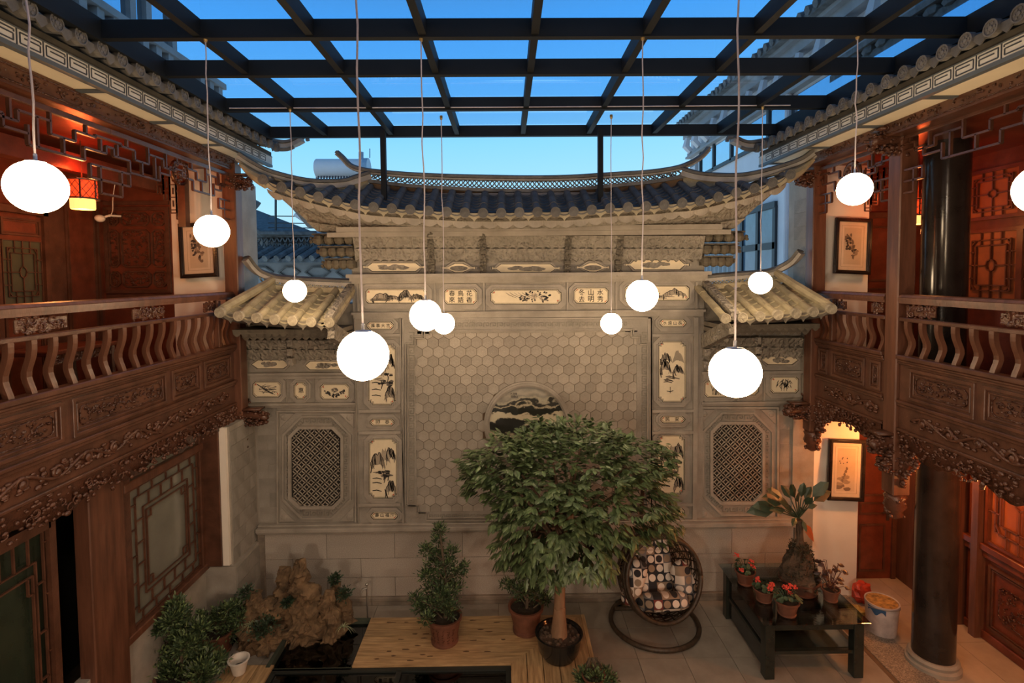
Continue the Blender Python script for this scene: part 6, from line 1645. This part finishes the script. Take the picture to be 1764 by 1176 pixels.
CORE = Vector((atY(985, 900, TY).x, TY, atY(985, 900, TY).z))
for (u, v, ru, rv, dy) in EL:
    n = int(1250 * ru * rv / area) + 10; c = atY(u, v, TY + g.uniform(-.1, .1)); rx, rz = ru * TY / F, rv * TY / F
    for k in range(n):
        a = g.uniform(0, 6.28); z = g.uniform(-1, 1); h = math.sqrt(1 - z * z); o = Vector((h * math.cos(a) * rx, h * math.sin(a) * dy, z * rz)) * g.uniform(.72, 1.0)
        p = c + o; out = (p - CORE).normalized()
        stem = (out + Vector((g.uniform(-.5, .5), g.uniform(-.5, .5), -.25))).normalized()
        for j in range(g.randint(5, 7)):
            aa = g.uniform(-1.3, 1.3); side = stem.cross(Vector((0, 0, 1))).normalized()
            d = (stem * math.cos(aa) + side * math.sin(aa) + Vector((0, 0, -.45 + g.uniform(-.25, .2)))).normalized()
            nrm = (Vector((0, 0, 1)) + out * .8 + Vector((g.uniform(-.4, .4), g.uniform(-.4, .4), 0))).normalized(); nrm = (nrm - d * nrm.dot(d)).normalized()
            leaves.append((p + stem * (.02 * j), d, nrm, g.uniform(.09, .14)))
front = sorted(range(len(leaves)), key=lambda i: leaves[i][0].y)[:1400]; g.shuffle(front); pick = set(front[:300])
q = MB(); leafquad(q, Vector((0, 0, 0)), Vector((0, 1, 0)), Vector((0, 0, 1)), 1, .22); lme = q.mesh('leaf', LEAF)
q = MB()
for i, (p, d, nrm, L) in enumerate(leaves):
    if i in pick:
        sd = d.cross(nrm).normalized(); m = Matrix((sd, d, nrm)).transposed()
        inst(lme, 'leaf', tr, p, rot=m.to_euler(), scale=(L, L, L))
    else: leafquad(q, p, d, nrm, L, L * .24)
q.build('leaf_mass', LEAF2, tr, kind='stuff')

# ================================================================== HANGING EGG CHAIR
WICK = M('dark_wicker', (.045, .030, .018), .5, var=.5, vs=20)
CX, CY, CZ = atY(1136, 985, 7.18).x, 7.22, atY(1136, 987, 7.22).z
ch = thing('egg_chair', (CX, CY, 0), 'hanging wicker egg chair with patterned cushions on a round floor ring', 'chair')
RX, RY, RZ = .57, .50, .585
tilt = Matrix.Translation((CX, CY, CZ)) @ Matrix.Rotation(math.radians(-14), 4, 'X') @ Matrix.Rotation(math.radians(8), 4, 'Z')
def eg(th, ph):  # th: 0 at back pole (+y) .. pi
    return Vector((RX * math.sin(th) * math.cos(ph), RY * math.cos(th), RZ * math.sin(th) * math.sin(ph) * (1 - .06 * math.sin(ph))))
TH = math.radians(112)
q = MB(); q.T = tilt
q.tube([eg(TH, 2 * pi * k / 48) for k in range(49)], .030, 8); q.tube([eg(TH - .12, 2 * pi * k / 48) for k in range(49)], .018, 6); q.build('rim', WICK, ch, smooth=True)
q = MB(); q.T = tilt
for k in range(30): ph = 2 * pi * k / 30; q.tube([eg(TH * i / 10, ph) for i in range(11)], .010, 4)
g = random.Random(5)
for k in range(480):
    th = g.uniform(.15, TH); ph = g.uniform(0, 6.28); a = g.uniform(0, 6.28); P = []
    for i in range(5): tt = th + math.cos(a) * .09 * i; pp = ph + math.sin(a) * .13 * i / max(.3, math.sin(th)); P.append(eg(max(.05, min(TH, tt)), pp) * (1 + .004 * (k % 3)))
    q.tube(P, .007, 4)
for k in range(1, 9): q.tube([eg(TH * k / 9, 2 * pi * i / 40) for i in range(41)], .008, 4)
q.build('woven_shell', WICK, ch)
cu = bpy.data.materials.new('patterned_cushion'); cu.use_nodes = True; t = cu.node_tree; bs_ = t.nodes['Principled BSDF']; bs_.inputs['Roughness'].default_value = .85
tcn = nd(t, 'ShaderNodeTexCoord'); mp = nd(t, 'ShaderNodeMapping'); mp.inputs['Scale'].default_value = (8.5, 8.5, 8.5); mp.inputs['Rotation'].default_value = (.3, 0, .1); t.links.new(tcn.outputs['Object'], mp.inputs[0])
sp = nd(t, 'ShaderNodeSeparateXYZ'); t.links.new(mp.outputs[0], sp.inputs[0]); cb = nd(t, 'ShaderNodeCombineXYZ'); t.links.new(sp.outputs[0], cb.inputs[0]); t.links.new(sp.outputs[2], cb.inputs[1])
fl_ = nd(t, 'ShaderNodeVectorMath', operation='FLOOR'); t.links.new(cb.outputs[0], fl_.inputs[0]); fr_ = nd(t, 'ShaderNodeVectorMath', operation='FRACTION'); t.links.new(cb.outputs[0], fr_.inputs[0])
wn = nd(t, 'ShaderNodeTexWhiteNoise', noise_dimensions='2D'); t.links.new(fl_.outputs[0], wn.inputs['Vector']); wn2 = nd(t, 'ShaderNodeTexWhiteNoise', noise_dimensions='3D'); ad = nd(t, 'ShaderNodeVectorMath', operation='ADD'); ad.inputs[1].default_value = (3.3, 7.7, 1.1); t.links.new(fl_.outputs[0], ad.inputs[0]); t.links.new(ad.outputs[0], wn2.inputs['Vector'])
def crmp(src, cols):
    r = nd(t, 'ShaderNodeValToRGB'); r.color_ramp.interpolation = 'CONSTANT'; t.links.new(src, r.inputs[0]); e = r.color_ramp.elements; e[0].position = 0; e[0].color = (*cols[0], 1); e[1].position = 1 / len(cols); e[1].color = (*cols[1], 1)
    for k in range(2, len(cols)): x = e.new(k / len(cols)); x.color = (*cols[k], 1)
    return r
K0, K1, K2, K3, K4 = (.02, .02, .025), (.16, .16, .17), (.28, .21, .15), (.72, .65, .58), (.16, .03, .025)
r1 = crmp(wn.outputs['Value'], [K0, K1, K2, K0, K3, K4, K1, K2]); r2 = crmp(wn2.outputs['Value'], [K3, K3, K0, K3, K2, K3])
ds = nd(t, 'ShaderNodeVectorMath', operation='DISTANCE'); ds.inputs[1].default_value = (.5, .5, 0); t.links.new(fr_.outputs[0], ds.inputs[0]); lt_ = nd(t, 'ShaderNodeMath', operation='LESS_THAN'); lt_.inputs[1].default_value = .40; t.links.new(ds.outputs['Value'], lt_.inputs[0])
mx = nd(t, 'ShaderNodeMixRGB'); t.links.new(lt_.outputs[0], mx.inputs[0]); t.links.new(r1.outputs[0], mx.inputs[1]); t.links.new(r2.outputs[0], mx.inputs[2]); t.links.new(mx.outputs[0], bs_.inputs['Base Color'])
def cushion(nm, c, r, rot=(0, 0, 0), p=3.):
    q = MB(); q.T = tilt @ Matrix.Translation(c) @ Matrix.Rotation(rot[2], 4, 'Z') @ Matrix.Rotation(rot[1], 4, 'Y') @ Matrix.Rotation(rot[0], 4, 'X')
    nu, nv = 24, 14; rings = []
    se = lambda x, e: math.copysign(abs(x) ** e, x)
    for j in range(1, nv):
        th = pi * j / nv - pi / 2; rings.append([(r[0] * se(math.cos(th), .6) * se(math.cos(2 * pi * k / nu), .55), r[1] * se(math.sin(th), .9), r[2] * se(math.cos(th), .6) * se(math.sin(2 * pi * k / nu), .55)) for k in range(nu)])
    q.loft(rings, True, True); q.build(nm, cu, ch, smooth=True)
cushion('back_cushion', (-.02, .20, .03), (.31, .11, .43), (-.15, 0, 0))
cushion('seat_cushion', (0, -.06, -.34), (.36, .28, .12), (-.25, 0, 0)); 
cushion('side_cushion', (-.36, .0, -.10), (.13, .13, .31), (.0, .35, -.5)); cushion('side_cushion', (.36, .0, -.13), (.14, .13, .29), (.0, -.4, .5))
cushion('head_cushion', (-.02, .18, .36), (.27, .10, .11), (-.3, 0, 0))
q = MB(); rc_ = Vector((atZ(1136, 1092, .03).x, 7.27, .035)); RR = .60
q.tube([rc_ + Vector((RR * math.cos(2 * pi * k / 48), RR * .98 * math.sin(2 * pi * k / 48), 0)) for k in range(49)], .033, 8, cap=False); q.tube([rc_ + Vector((-RR * .86, .30, 0)), rc_ + Vector((RR * .86, .30, 0))], .028, 8); q.build('base_ring', WICK, ch, smooth=True)
q = MB(); bx = rc_.x - .06
q.tube(curve([(bx, rc_.y + .30, .05), (bx, rc_.y + .48, .55), (bx, rc_.y + .50, 1.2), (bx, rc_.y + .38, 1.82), (bx, rc_.y + .1, 2.0), (bx + .02, CY - .06, 1.92)], 6), .03, 8)
q.tube([(bx + .02, CY - .06, 1.92), (CX, CY - .10, CZ + RZ)], .010, 6); q.build('hanging_pole', WICK, ch, smooth=True)

# ================================================================== GLASS TABLE WITH POTS
TX0, TX1, TY0, TY1, TZ = 3.08, 4.28, 6.20, 7.46, .72
tt = thing('glass_top_table', ((TX0 + TX1) / 2, (TY0 + TY1) / 2, 0), 'square black framed glass table crowded with flower pots', 'table')
BF = M('black_green_frame', (.018, .022, .018), .25, var=.3)
for x in (TX0 + .06, TX1 - .06):
    for y in (TY0 + .06, TY1 - .06):
        q = MB(); q.box(x - .06, x + .06, y - .06, y + .06, 0, TZ - .02); q.build('leg', BF, tt, bevel=.006)
q = MB()
for z0, z1 in ((TZ - .12, TZ - .02), (.30, .34)):
    q.box(TX0 + .02, TX0 + .08, TY0 + .12, TY1 - .12, z0, z1); q.box(TX1 - .08, TX1 - .02, TY0 + .12, TY1 - .12, z0, z1); q.box(TX0 + .12, TX1 - .12, TY0 + .02, TY0 + .08, z0, z1); q.box(TX0 + .12, TX1 - .12, TY1 - .08, TY1 - .02, z0, z1)
q.build('rails', BF, tt)
q = MB(); q.box(TX0 - .05, TX1 + .05, TY0 - .05, TY1 + .05, TZ - .015, TZ); q.build('glass_top', GLASS, tt, bevel=.004)
q = MB(); q.box(TX0 + .08, TX1 - .08, TY0 + .08, TY1 - .08, .34, .348); q.build('glass_shelf', GLASS, tt)
q = MB(); q.box(TX0 + .04, TX0 + .05, TY0 + .12, TY1 - .12, .06, TZ - .12); q.build('side_pane', GLASSD, tt)
q = MB(); q.box(TX0 + .3, TX1 - .3, TY0 + .28, TY1 - .28, TZ - .10, TZ - .03); q.build('tray_box', BF, tt)
GER = M('geranium_leaf', (.045, .080, .040), .55, var=.4, vs=10); REDF = M('red_petal', (.62, .07, .05), .55, var=.25, vs=20)
def geranium(x, y, r, h, plant_h, nfl, label, seed, spread=.13):
    t = thing('potted_geranium', (x, y, TZ), label, 'plant'); g = random.Random(seed)
    pot(t, (x, y, TZ), r * .72, r, h, TERRA)
    st = MB(); q = MB()
    for k in range(60):
        a = g.uniform(0, 6.28); rr = spread * g.random() ** .5; c = Vector((x + rr * math.cos(a), y + rr * math.sin(a), TZ + h + g.uniform(.02, plant_h * .6)))
        nrm = Vector((math.cos(a) * .6, math.sin(a) * .6, 1)).normalized(); u = nrm.orthogonal().normalized(); w = nrm.cross(u); R = g.uniform(.018, .032)
        q.add([c - nrm * .006] + [c + (u * math.cos(i * pi / 4) + w * math.sin(i * pi / 4)) * R * (1 if i % 2 else .86) for i in range(8)], [(0, i + 1, (i + 1) % 8 + 1) for i in range(8)])
        st.tube([(x, y, TZ + h * .9), tuple(c)], .003, 4)
    q.build('leaves', GER, t, kind='stuff')
    for k in range(nfl):
        a = g.uniform(0, 6.28); rr = spread * g.uniform(.3, 1.25); c = Vector((x + rr * math.cos(a), y + rr * math.sin(a) - .02, TZ + h + g.uniform(.06, plant_h)))
        st.tube([(x, y, TZ + h * .9), tuple(c)], .003, 4)
        f = MB()
        for j in range(14): o = Vector((g.uniform(-1, 1), g.uniform(-1, 1), g.uniform(-.6, .8))) * .026; f.ball(c + o, (.013, .013, .008), 5, 3)
        f.build('flower_head', REDF, t)
    st.build('stems', GER, t)
geranium(3.20, 7.02, .125, .17, .22, 5, 'potted geranium with tall red heads at the back left corner of the table', 11)
geranium(3.27, 6.64, .12, .15, .14, 3, 'potted geranium in the middle of the table row of three', 12)
geranium(3.42, 6.36, .135, .17, .16, 7, 'potted geranium with most red blooms at the front of the table', 13, .17)
# caudex plant with big leaves
bx_, by_ = 3.85, 6.86
t = thing('potted_fat_trunk_tree', (bx_, by_, TZ), 'thick-trunked potted tree with large drooping leaves on the glass table', 'plant')
g = random.Random(14); pot(t, (bx_, by_, TZ), .2, .24, .16, M('brown_glaze_pot', (.10, .045, .03), .4))
q = MB(); c = curve([(bx_, by_, TZ + .12), (bx_ - .02, by_, TZ + .35), atY(1378, 930, by_), atY(1376, 895, by_)], 6); rings = []
for i, p in enumerate(c):
    u = i / (len(c) - 1); R = .20 * max(0, 1 - u / .62) ** .6 + .042; rings.append([p + Vector((math.cos(2 * pi * k / 16), math.sin(2 * pi * k / 16), 0)) * R * (1 + .5 * noise.noise((p + Vector((math.cos(k), math.sin(k), 0)) * .3) * 6)) for k in range(16)])
q.loft(rings, True, True); q.build('swollen_trunk', M('dark_caudex_bark', (.07, .045, .028), .9, var=.5, vs=8, bump=.8, bs=22), t)
q = MB()
for k in range(240): a = g.uniform(0, 6.28); z = g.uniform(.08, .62); clump(q, (bx_ + (.24 - .25 * z) * math.cos(a), by_ + (.24 - .25 * z) * math.sin(a), TZ + z), .035, 14, .035, g, .008)
q.build('creeping_foliage', M('brownish_leaf', (.045, .040, .022), .7, var=.5, vs=9), t, kind='stuff')
BL_ = M('large_green_leaf', (.040, .062, .034), .4, var=.3, vs=6); st = MB(); hub = atY(1376, 892, by_)
TIPS = [(1295, 868, .02), (1285, 878, .1), (1320, 838, .0), (1312, 852, -.1), (1345, 832, .1), (1362, 830, -.1), (1340, 858, -.2), (1385, 828, 0), (1375, 845, -.2), (1398, 835, .1), (1428, 826, -.05), (1432, 842, .1), (1400, 855, -.2), (1408, 868, 0), (1352, 872, -.2), (1325, 875, -.1), (1385, 875, -.25), (1365, 905, -.2), (1390, 915, -.1), (1402, 930, 0)]
for k, (u, v, dy) in enumerate(TIPS):
    tip = atY(u, v, by_ + dy); mid = hub + (tip - hub) * .45 + Vector((0, 0, .05)); st.tube([hub, mid], .008, 5)
    d = (tip - mid); L = max(.14, d.length); d.normalize(); nrm = Vector((0, -.75, .66)); nrm = (nrm - d * nrm.dot(d)).normalized(); q = MB(); leafquad(q, mid, d, nrm, L, L * .24)
    q.build('leaf', M('orange_old_leaf', (.35, .09, .03), .5) if k == 19 else BL_, t, label='orange ageing leaf' if k == 19 else None)
st.build('leaf_stalks', BL_, t)
# dark leaved begonia
x, y = 4.12, 6.62; t = thing('potted_begonia', (x, y, TZ), 'dark leaved begonia in a small brown pot at the right corner of the table', 'plant'); g = random.Random(15)
pot(t, (x, y, TZ), .075, .105, .15, TERRA); st = MB(); n = 0
for k in range(34):
    a = g.uniform(0, 6.28); rr = .15 * g.random() ** .6; z = TZ + .18 + g.uniform(.0, .30); c = Vector((x + rr * math.cos(a), y + rr * math.sin(a), z)); st.tube([(x, y, TZ + .14), tuple(c)], .004, 4)
    q = MB(); d = Vector((math.cos(a), math.sin(a), -.3)).normalized(); nrm = Vector((0, -.5, .8)); nrm = (nrm - d * nrm.dot(d)).normalized(); leafquad(q, c, d, nrm, .075, .03); q.build('leaf', M('dark_begonia_leaf', (.035, .018, .014), .4, var=.4), t)
st.build('stems', M('red_stem', (.1, .03, .02), .6), t)
# ---- bucket and rubbish on the right
c = atZ(1527, 1095, 0); c.y += .1; t = thing('paint_bucket', c, 'dirty white paint bucket with an orange stained lid on the marble floor', 'bucket')
q = MB(); q.lathe([(.001, 0), (.17, 0), (.175, .02), (.20, .40), (.205, .40), (.205, .43), (.19, .43), (.185, .40), (.001, .395)], c, 32)
q.build('bucket_body', M('dirty_white_plastic', (.50, .42, .40), .5, var=.25, vs=6), t, smooth=True, auto=35)
q = MB(); q.lathe([(.001, .418), (.185, .424)], c, 24, cap=False); g = random.Random(4); q.build('stained_lid', M('orange_stain', (.12, .07, .03), .6, vs=14, c2=(.60, .34, .10)), t)
q = MB(); q.tube([(c.x + .205 * math.cos(a * .2), c.y + .205 * math.sin(a * .2), c.z + .36 - .05 * math.sin((a) / 15 * pi)) for a in range(16, 32)], .005, 5); q.build('wire_handle', M('steel_wire', (.4, .38, .36), .4, met=.8), t)
q = MB(); n = 14; a0 = math.radians(185)
v = [];
for k in range(n + 1): a = a0 + k / n * 1.1; rr = .2045; v += [(c.x + rr * math.cos(a), c.y + rr * math.sin(a), c.z + .40), (c.x + (rr - .003) * math.cos(a), c.y + (rr - .003) * math.sin(a), c.z + .33 + .03 * math.sin(k * .7))]
q.add(v, [(2 * k, 2 * k + 1, 2 * k + 3, 2 * k + 2) for k in range(n)]); q.build('blue_splash', M('blue_paint', (.03, .09, .2), .5), t)
def crumple(name, c, r, mat, label, cat, seed):
    q = MB(); c = Vector(c); nu, nv = 14, 9; rings = []
    for j in range(1, nv):
        th = pi * j / nv; row = []
        for k in range(nu):
            d = Vector((math.sin(th) * math.cos(2 * pi * k / nu), math.sin(th) * math.sin(2 * pi * k / nu), math.cos(th))); s = 1 + .45 * noise.noise(d * 2.2 + Vector((seed, 0, 0)))
            row.append(c + Vector((d.x * r[0] * s, d.y * r[1] * s, max(-r[2] * .98, d.z * r[2] * s) + r[2])))
        rings.append(row)
    q.loft(rings, True, True); o = q.build(name, mat, None, at=c, label=label, cat=cat); return o
c = atZ(1492, 1052, 0); crumple('plastic_bag', (c.x + .08, c.y + .2, 0), (.14, .11, .15), M('red_plastic', (.55, .06, .03), .35), 'crumpled red plastic bag beside the white ground-floor pier', 'bag', 2)
c = atZ(1478, 1070, 0); crumple('paper_bag', (c.x, c.y + .1, 0), (.16, .12, .08), M('yellow_paper', (.45, .30, .08), .5, var=.4, vs=10), 'crumpled yellow package between the table and the paint bucket', 'bag', 5)
# ================================================================== NEIGHBOURING BUILDINGS BEYOND THE COURT
BW = M('bluish_white_render', (.66, .64, .66), .85, var=.05, vs=2); BG_ = M('grey_render', (.30, .30, .31), .85, var=.15, vs=2)
WINF = M('window_frame_dark', (.03, .035, .04), .5); CUR = M('grey_curtain', (.30, .30, .30), .8, var=.2, vs=6, st=(6, 6, .3))
WGL = M('reflecting_window', (.10, .16, .22), .06, met=.0, spec=1.0); WGM = M('sky_mirror_glass', (.55, .66, .75), .03, met=1.0, var=.03)
OLDT = M('old_dark_tile', (.13, .13, .13), .85, var=.4, vs=8, bump=.4, bs=20)
# right: tall white house parallel to the court
rb = thing('neighbour_house', (6.0, 13, 3), 'pale blue-lit house with tiled cornice rising behind the right gallery', 'building')
X = 6.0
q = MB(); q.box(X, X + 6, 8.9, 17.4, -1, 10.0); q.box(X, X + 6, 1.0, 8.9, 7.0, 10.0); q.build('wall', BW, rb)
q = MB(); q.box(X - .35, X + 1, 1.0, 17.6, 9.45, 9.55); q.box(X - .22, X + 1, 1.0, 17.5, 9.25, 9.45); q.box(X - .10, X + 1, 1.0, 17.45, 8.72, 8.80); q.box(X - .16, X + 1, 1.0, 17.45, 8.62, 8.68); q.build('cornice', BG_, rb)
for k in range(22):
    y = 2 + .72 * k; q = MB(); q.tube([(X - .1, y, 8.8), (X - .25, y, 8.95), (X - .2, y, 9.2)], [.10, .12, .08], 6); q.build('cornice_bracket', BW, rb)
q = MB(); sl = .3
for k in range(64):
    y = 1.2 + .26 * k; q.tube([(X - .55, y, 9.62), (X + .9, y, 9.62 + .42)], .085, 6)
q.box(X - .5, X + .95, 1.0, 17.7, 9.53, 9.62); q.box(X + .2, X + 1, 1, 17.7, 9.62, 9.95); q.build('tiled_eave', OLDT, rb)
# upper window strip with mirror glass
q = MB(); q.box(X - .02, X, 9.5, 16.4, 7.95, 8.55); q.build('upper_glass', WGM, rb)
q = MB()
for y in (9.5, 12.2, 14.2, 15.4, 16.45): q.box(X - .06, X, y - .05, y + .05, 7.9, 8.6)
q.box(X - .06, X, 9.4, 16.5, 7.86, 7.95); q.build('upper_frame', WINF, rb)
q = MB(); q.box(X - .015, X, 11.9, 16.6, 3.5, 6.38); q.build('lower_glass', WGL, rb)
q = MB(); q.box(X - .07, X, 11.8, 16.7, 6.36, 6.5)
for y in (11.85, 12.65, 13.5, 16.6): q.box(X - .06, X, y - .06, y + .06, 3.5, 6.4)
q.box(X - .06, X, 11.8, 13.4, 5.45, 5.6); q.build('lower_frame', WINF, rb)
q = MB(); q.grid(lambda u, v: (X - .03 - .03 * math.sin(u * 60), 13.6 + 2.9 * u, 3.5 + 2.75 * v), 120, 1); q.build('curtain', CUR, rb)
q = MB(); q.tube([(X - .08, 11.25, 3), (X - .08, 11.25, 8.9)], .07, 10); q.build('rain_pipe', BW, rb)
q = MB(); q.box(X - .04, X, 16.75, 17.35, 6.6, 8.5); q.build('pilaster_panel', BG_, rb); q = MB(); q.box(X - .06, X - .03, 16.85, 17.25, 7.2, 8.3); q.build('pilaster_relief', BW, rb)
# nearer upper storey rising behind the right eave
nb = thing('neighbour_storey', (5.6, 5, 7.6), 'grey upper storey with tiled string course above the right gallery roof', 'building')
q = MB(); q.box(5.5, 5.98, 1.0, 8.8, 7.75, 8.6); q.build('wall', BG_, nb)
q = MB(); q.box(5.22, 5.6, 1.0, 8.85, 8.18, 8.26); q.box(5.3, 5.6, 1.0, 8.8, 7.95, 8.1)
for k in range(26): y = 1.2 + .29 * k; q.ball((5.3, y, 8.13), (.07, .13, .07), 6, 4)
q.build('string_course', OLDT, nb)
q = MB(); q.box(5.18, 5.24, 1.0, 8.85, 7.25, 7.92); q.build('glass_parapet', WGM, nb)
for y0 in (2.2, 5.6): q = MB(); q.box(5.46, 5.5, y0, y0 + 1.6, 8.3, 8.55); q.build('window', M('dim_window', (.10, .11, .12), .3), nb)
# left: glazed storey and cornice
lb = thing('sunroom_house', (-6, 6, 7), 'glazed upper storey with bracketed cornice above the left gallery roof', 'building')
q = MB(); q.box(-7, -6, 1.5, 11, 8.3, 8.55); q.box(-6.9, -5.85, 1.5, 11.1, 8.55, 8.68); q.box(-6.9, -5.7, 1.5, 11.2, 8.75, 8.86)
for k in range(30): y = 1.7 + .32 * k; q.box(-5.98, -5.74, y, y + .14, 8.6, 8.75); q.ball((-5.95, y + .07, 8.48), (.06, .1, .08), 6, 4)
q.build('cornice', BG_, lb)
q = MB(); q.box(-6.9, -6.0, 1.5, 10.9, 7.6, 8.3); q.build('wall', BW, lb)
q = MB(); q.box(-6.25, -6.2, 1.5, 10.2, 8.9, 11.2); q.build('sunroom_glass', WGM, lb)
q = MB()
for y in (7.0, 8.2, 9.1, 9.5, 10.2): q.box(-6.3, -6.12, y - .07, y + .07, 8.8, 11.3)
q.box(-6.3, -6.12, 1.5, 10.2, 9.0, 9.12); q.build('sunroom_frame', BG_, lb)
# left background: old tiled house
oh = thing('old_house', (-5.5, 15, 4), 'old grey tiled house roofs beyond the left wing roof', 'building')
def gp(u, v, Y): return atY(u, v, Y)
Y = 14.5
a = gp(400, 350, Y + 1.5); b = gp(440, 360, Y + 1.5); c = gp(548, 400, Y)
q = MB(); v = [gp(395, 352, 17), gp(441, 361, 17), gp(545, 401, 14.2), gp(480, 402, 13.9), gp(395, 385, 13.8)]
q.add(v + [p + Vector((0, .3, -.25)) for p in v], [(0, 1, 2, 3, 4), (9, 8, 7, 6, 5)] + [(i, 5 + i, 5 + (i + 1) % 5, (i + 1) % 5) for i in range(5)]); q.build('upper_roof', OLDT, oh)
q = MB(); q.tube(curve([gp(400, 355, 16.9), gp(432, 358, 16.9), gp(440, 354, 16.9), gp(445, 347, 16.9)], 3), [.1] * 10, 6); q.build('roof_ridge', OLDT, oh); q = MB(); q.tube([gp(420, 385, 13.8), gp(450, 401, 13.8), gp(545, 402, 14)], .07, 6); q.build('roof_verge', OLDT, oh)
q = MB(); w0, w1 = gp(395, 400, 14.3), gp(640, 600, 14.3); q.box(w0.x, w1.x, 14.3, 17, 0, gp(500, 405, 14.3).z); q.build('wall', BG_, oh)
z0 = gp(500, 427, 14).z; z1 = gp(500, 402, 14).z; q = MB(); 
q.box(gp(398, 400, 14).x, gp(625, 400, 14).x, 13.95, 14.25, z1 - .10, z1); q.box(gp(440, 400, 14).x, gp(625, 400, 14).x, 13.95, 14.25, z0 - .06, z0)
xx = gp(440, 400, 14).x
while xx < gp(620, 400, 14).x:
    for sg in (-1, 1): q.bar((xx, 14, z0), (xx + sg * .14, 14, z1 - .1), .03, .05, up=(0, 1, 0))
    xx += .14
q.build('parapet_lattice', OLDT, oh)
q = MB(); xx = gp(425, 440, 13.6).x
while xx < gp(625, 440, 13.6).x: q.tube([(xx, 13.3, gp(500, 445, 13.3).z), (xx + .22, 13.9, gp(500, 427, 13.9).z)], .085, 7); xx += .29
q.box(gp(410, 440, 13.6).x, gp(630, 440, 13.6).x, 13.35, 14.2, gp(500, 452, 13.3).z, gp(500, 446, 13.3).z); q.build('lower_eave', OLDT, oh)
for u0, u1 in ((418, 472), (478, 518), (524, 570), (577, 625)):
    a = gp(u0, 459, 14.28); b = gp(u1, 472, 14.28); q = MB(); q.ring([(a.x, a.z - .15), (a.x + .2, a.z), (b.x - .2, a.z), (b.x, a.z - .15), (b.x - .2, b.z - .1), (a.x + .2, b.z - .1)], [(a.x + .06, a.z - .15), (a.x + .22, a.z - .04), (b.x - .22, a.z - .04), (b.x - .06, a.z - .15), (b.x - .22, b.z - .06), (a.x + .22, b.z - .06)], lambda p, r_, d: (p, 14.28 + d, r_), -.03, .02); q.build('painted_panel', OLDT, oh)
q = MB(); a = gp(545, 385, 15.5); q.box(a.x, a.x + 1.6, 15.5, 16.5, 3, a.z); q.build('side_block', BW, oh)
# mast and wires
t = thing('roof_mast', gp(475, 400, 13.9), 'thin dark mast with cross wires on the old tiled house', 'mast'); q = MB(); q.tube([gp(475, 405, 13.9), gp(475, 334, 13.9)], .03, 6); q.build('pole', WINF, t)
q = MB()
for v in (372, 384, 392): q.tube([gp(462, v, 13.9), gp(560, v + 1, 13.9)], .014, 5)
q.build('wires', WINF, t)
q = MB(); q.tube([gp(508, 369, 13.8), gp(541, 391, 13.8)], .05, 6); q.build('strut', BW, t)
# solar water heater
t = thing('solar_water_heater', gp(590, 290, 15), 'white solar water tank with tubes on a roof behind the ridge', 'water heater')
q = MB(); a, b = gp(545, 290, 15), gp(627, 290, 15); q.tube([a, a + (b - a) * .02, b], [.24, .26, .26], 16); q.build('tank', BW, t, smooth=True, auto=50)
q = MB(); q.tube([b, b + Vector((.14, 0, 0))], .28, 16); q.tube([gp(622, 278, 15), gp(622, 262, 15)], .07, 8); q.tube([gp(637, 272, 15), gp(637, 256, 15)], .015, 5); q.build('end_cap', M('blue_grey_cap', (.30, .40, .5), .5), t)
q = MB()
for k in range(16): u = 549 + k * 4.9; q.tube([gp(u, 298, 15), gp(u - 2, 330, 14.4)], .022, 5)
q.build('glass_tubes', M('dark_tube', (.03, .04, .06), .2), t)
q = MB(); q.bar(gp(546, 296, 15), gp(546, 340, 15), .05, .05); q.bar(gp(626, 296, 15), gp(626, 340, 15), .05, .05); q.build('stand', BG_, t)
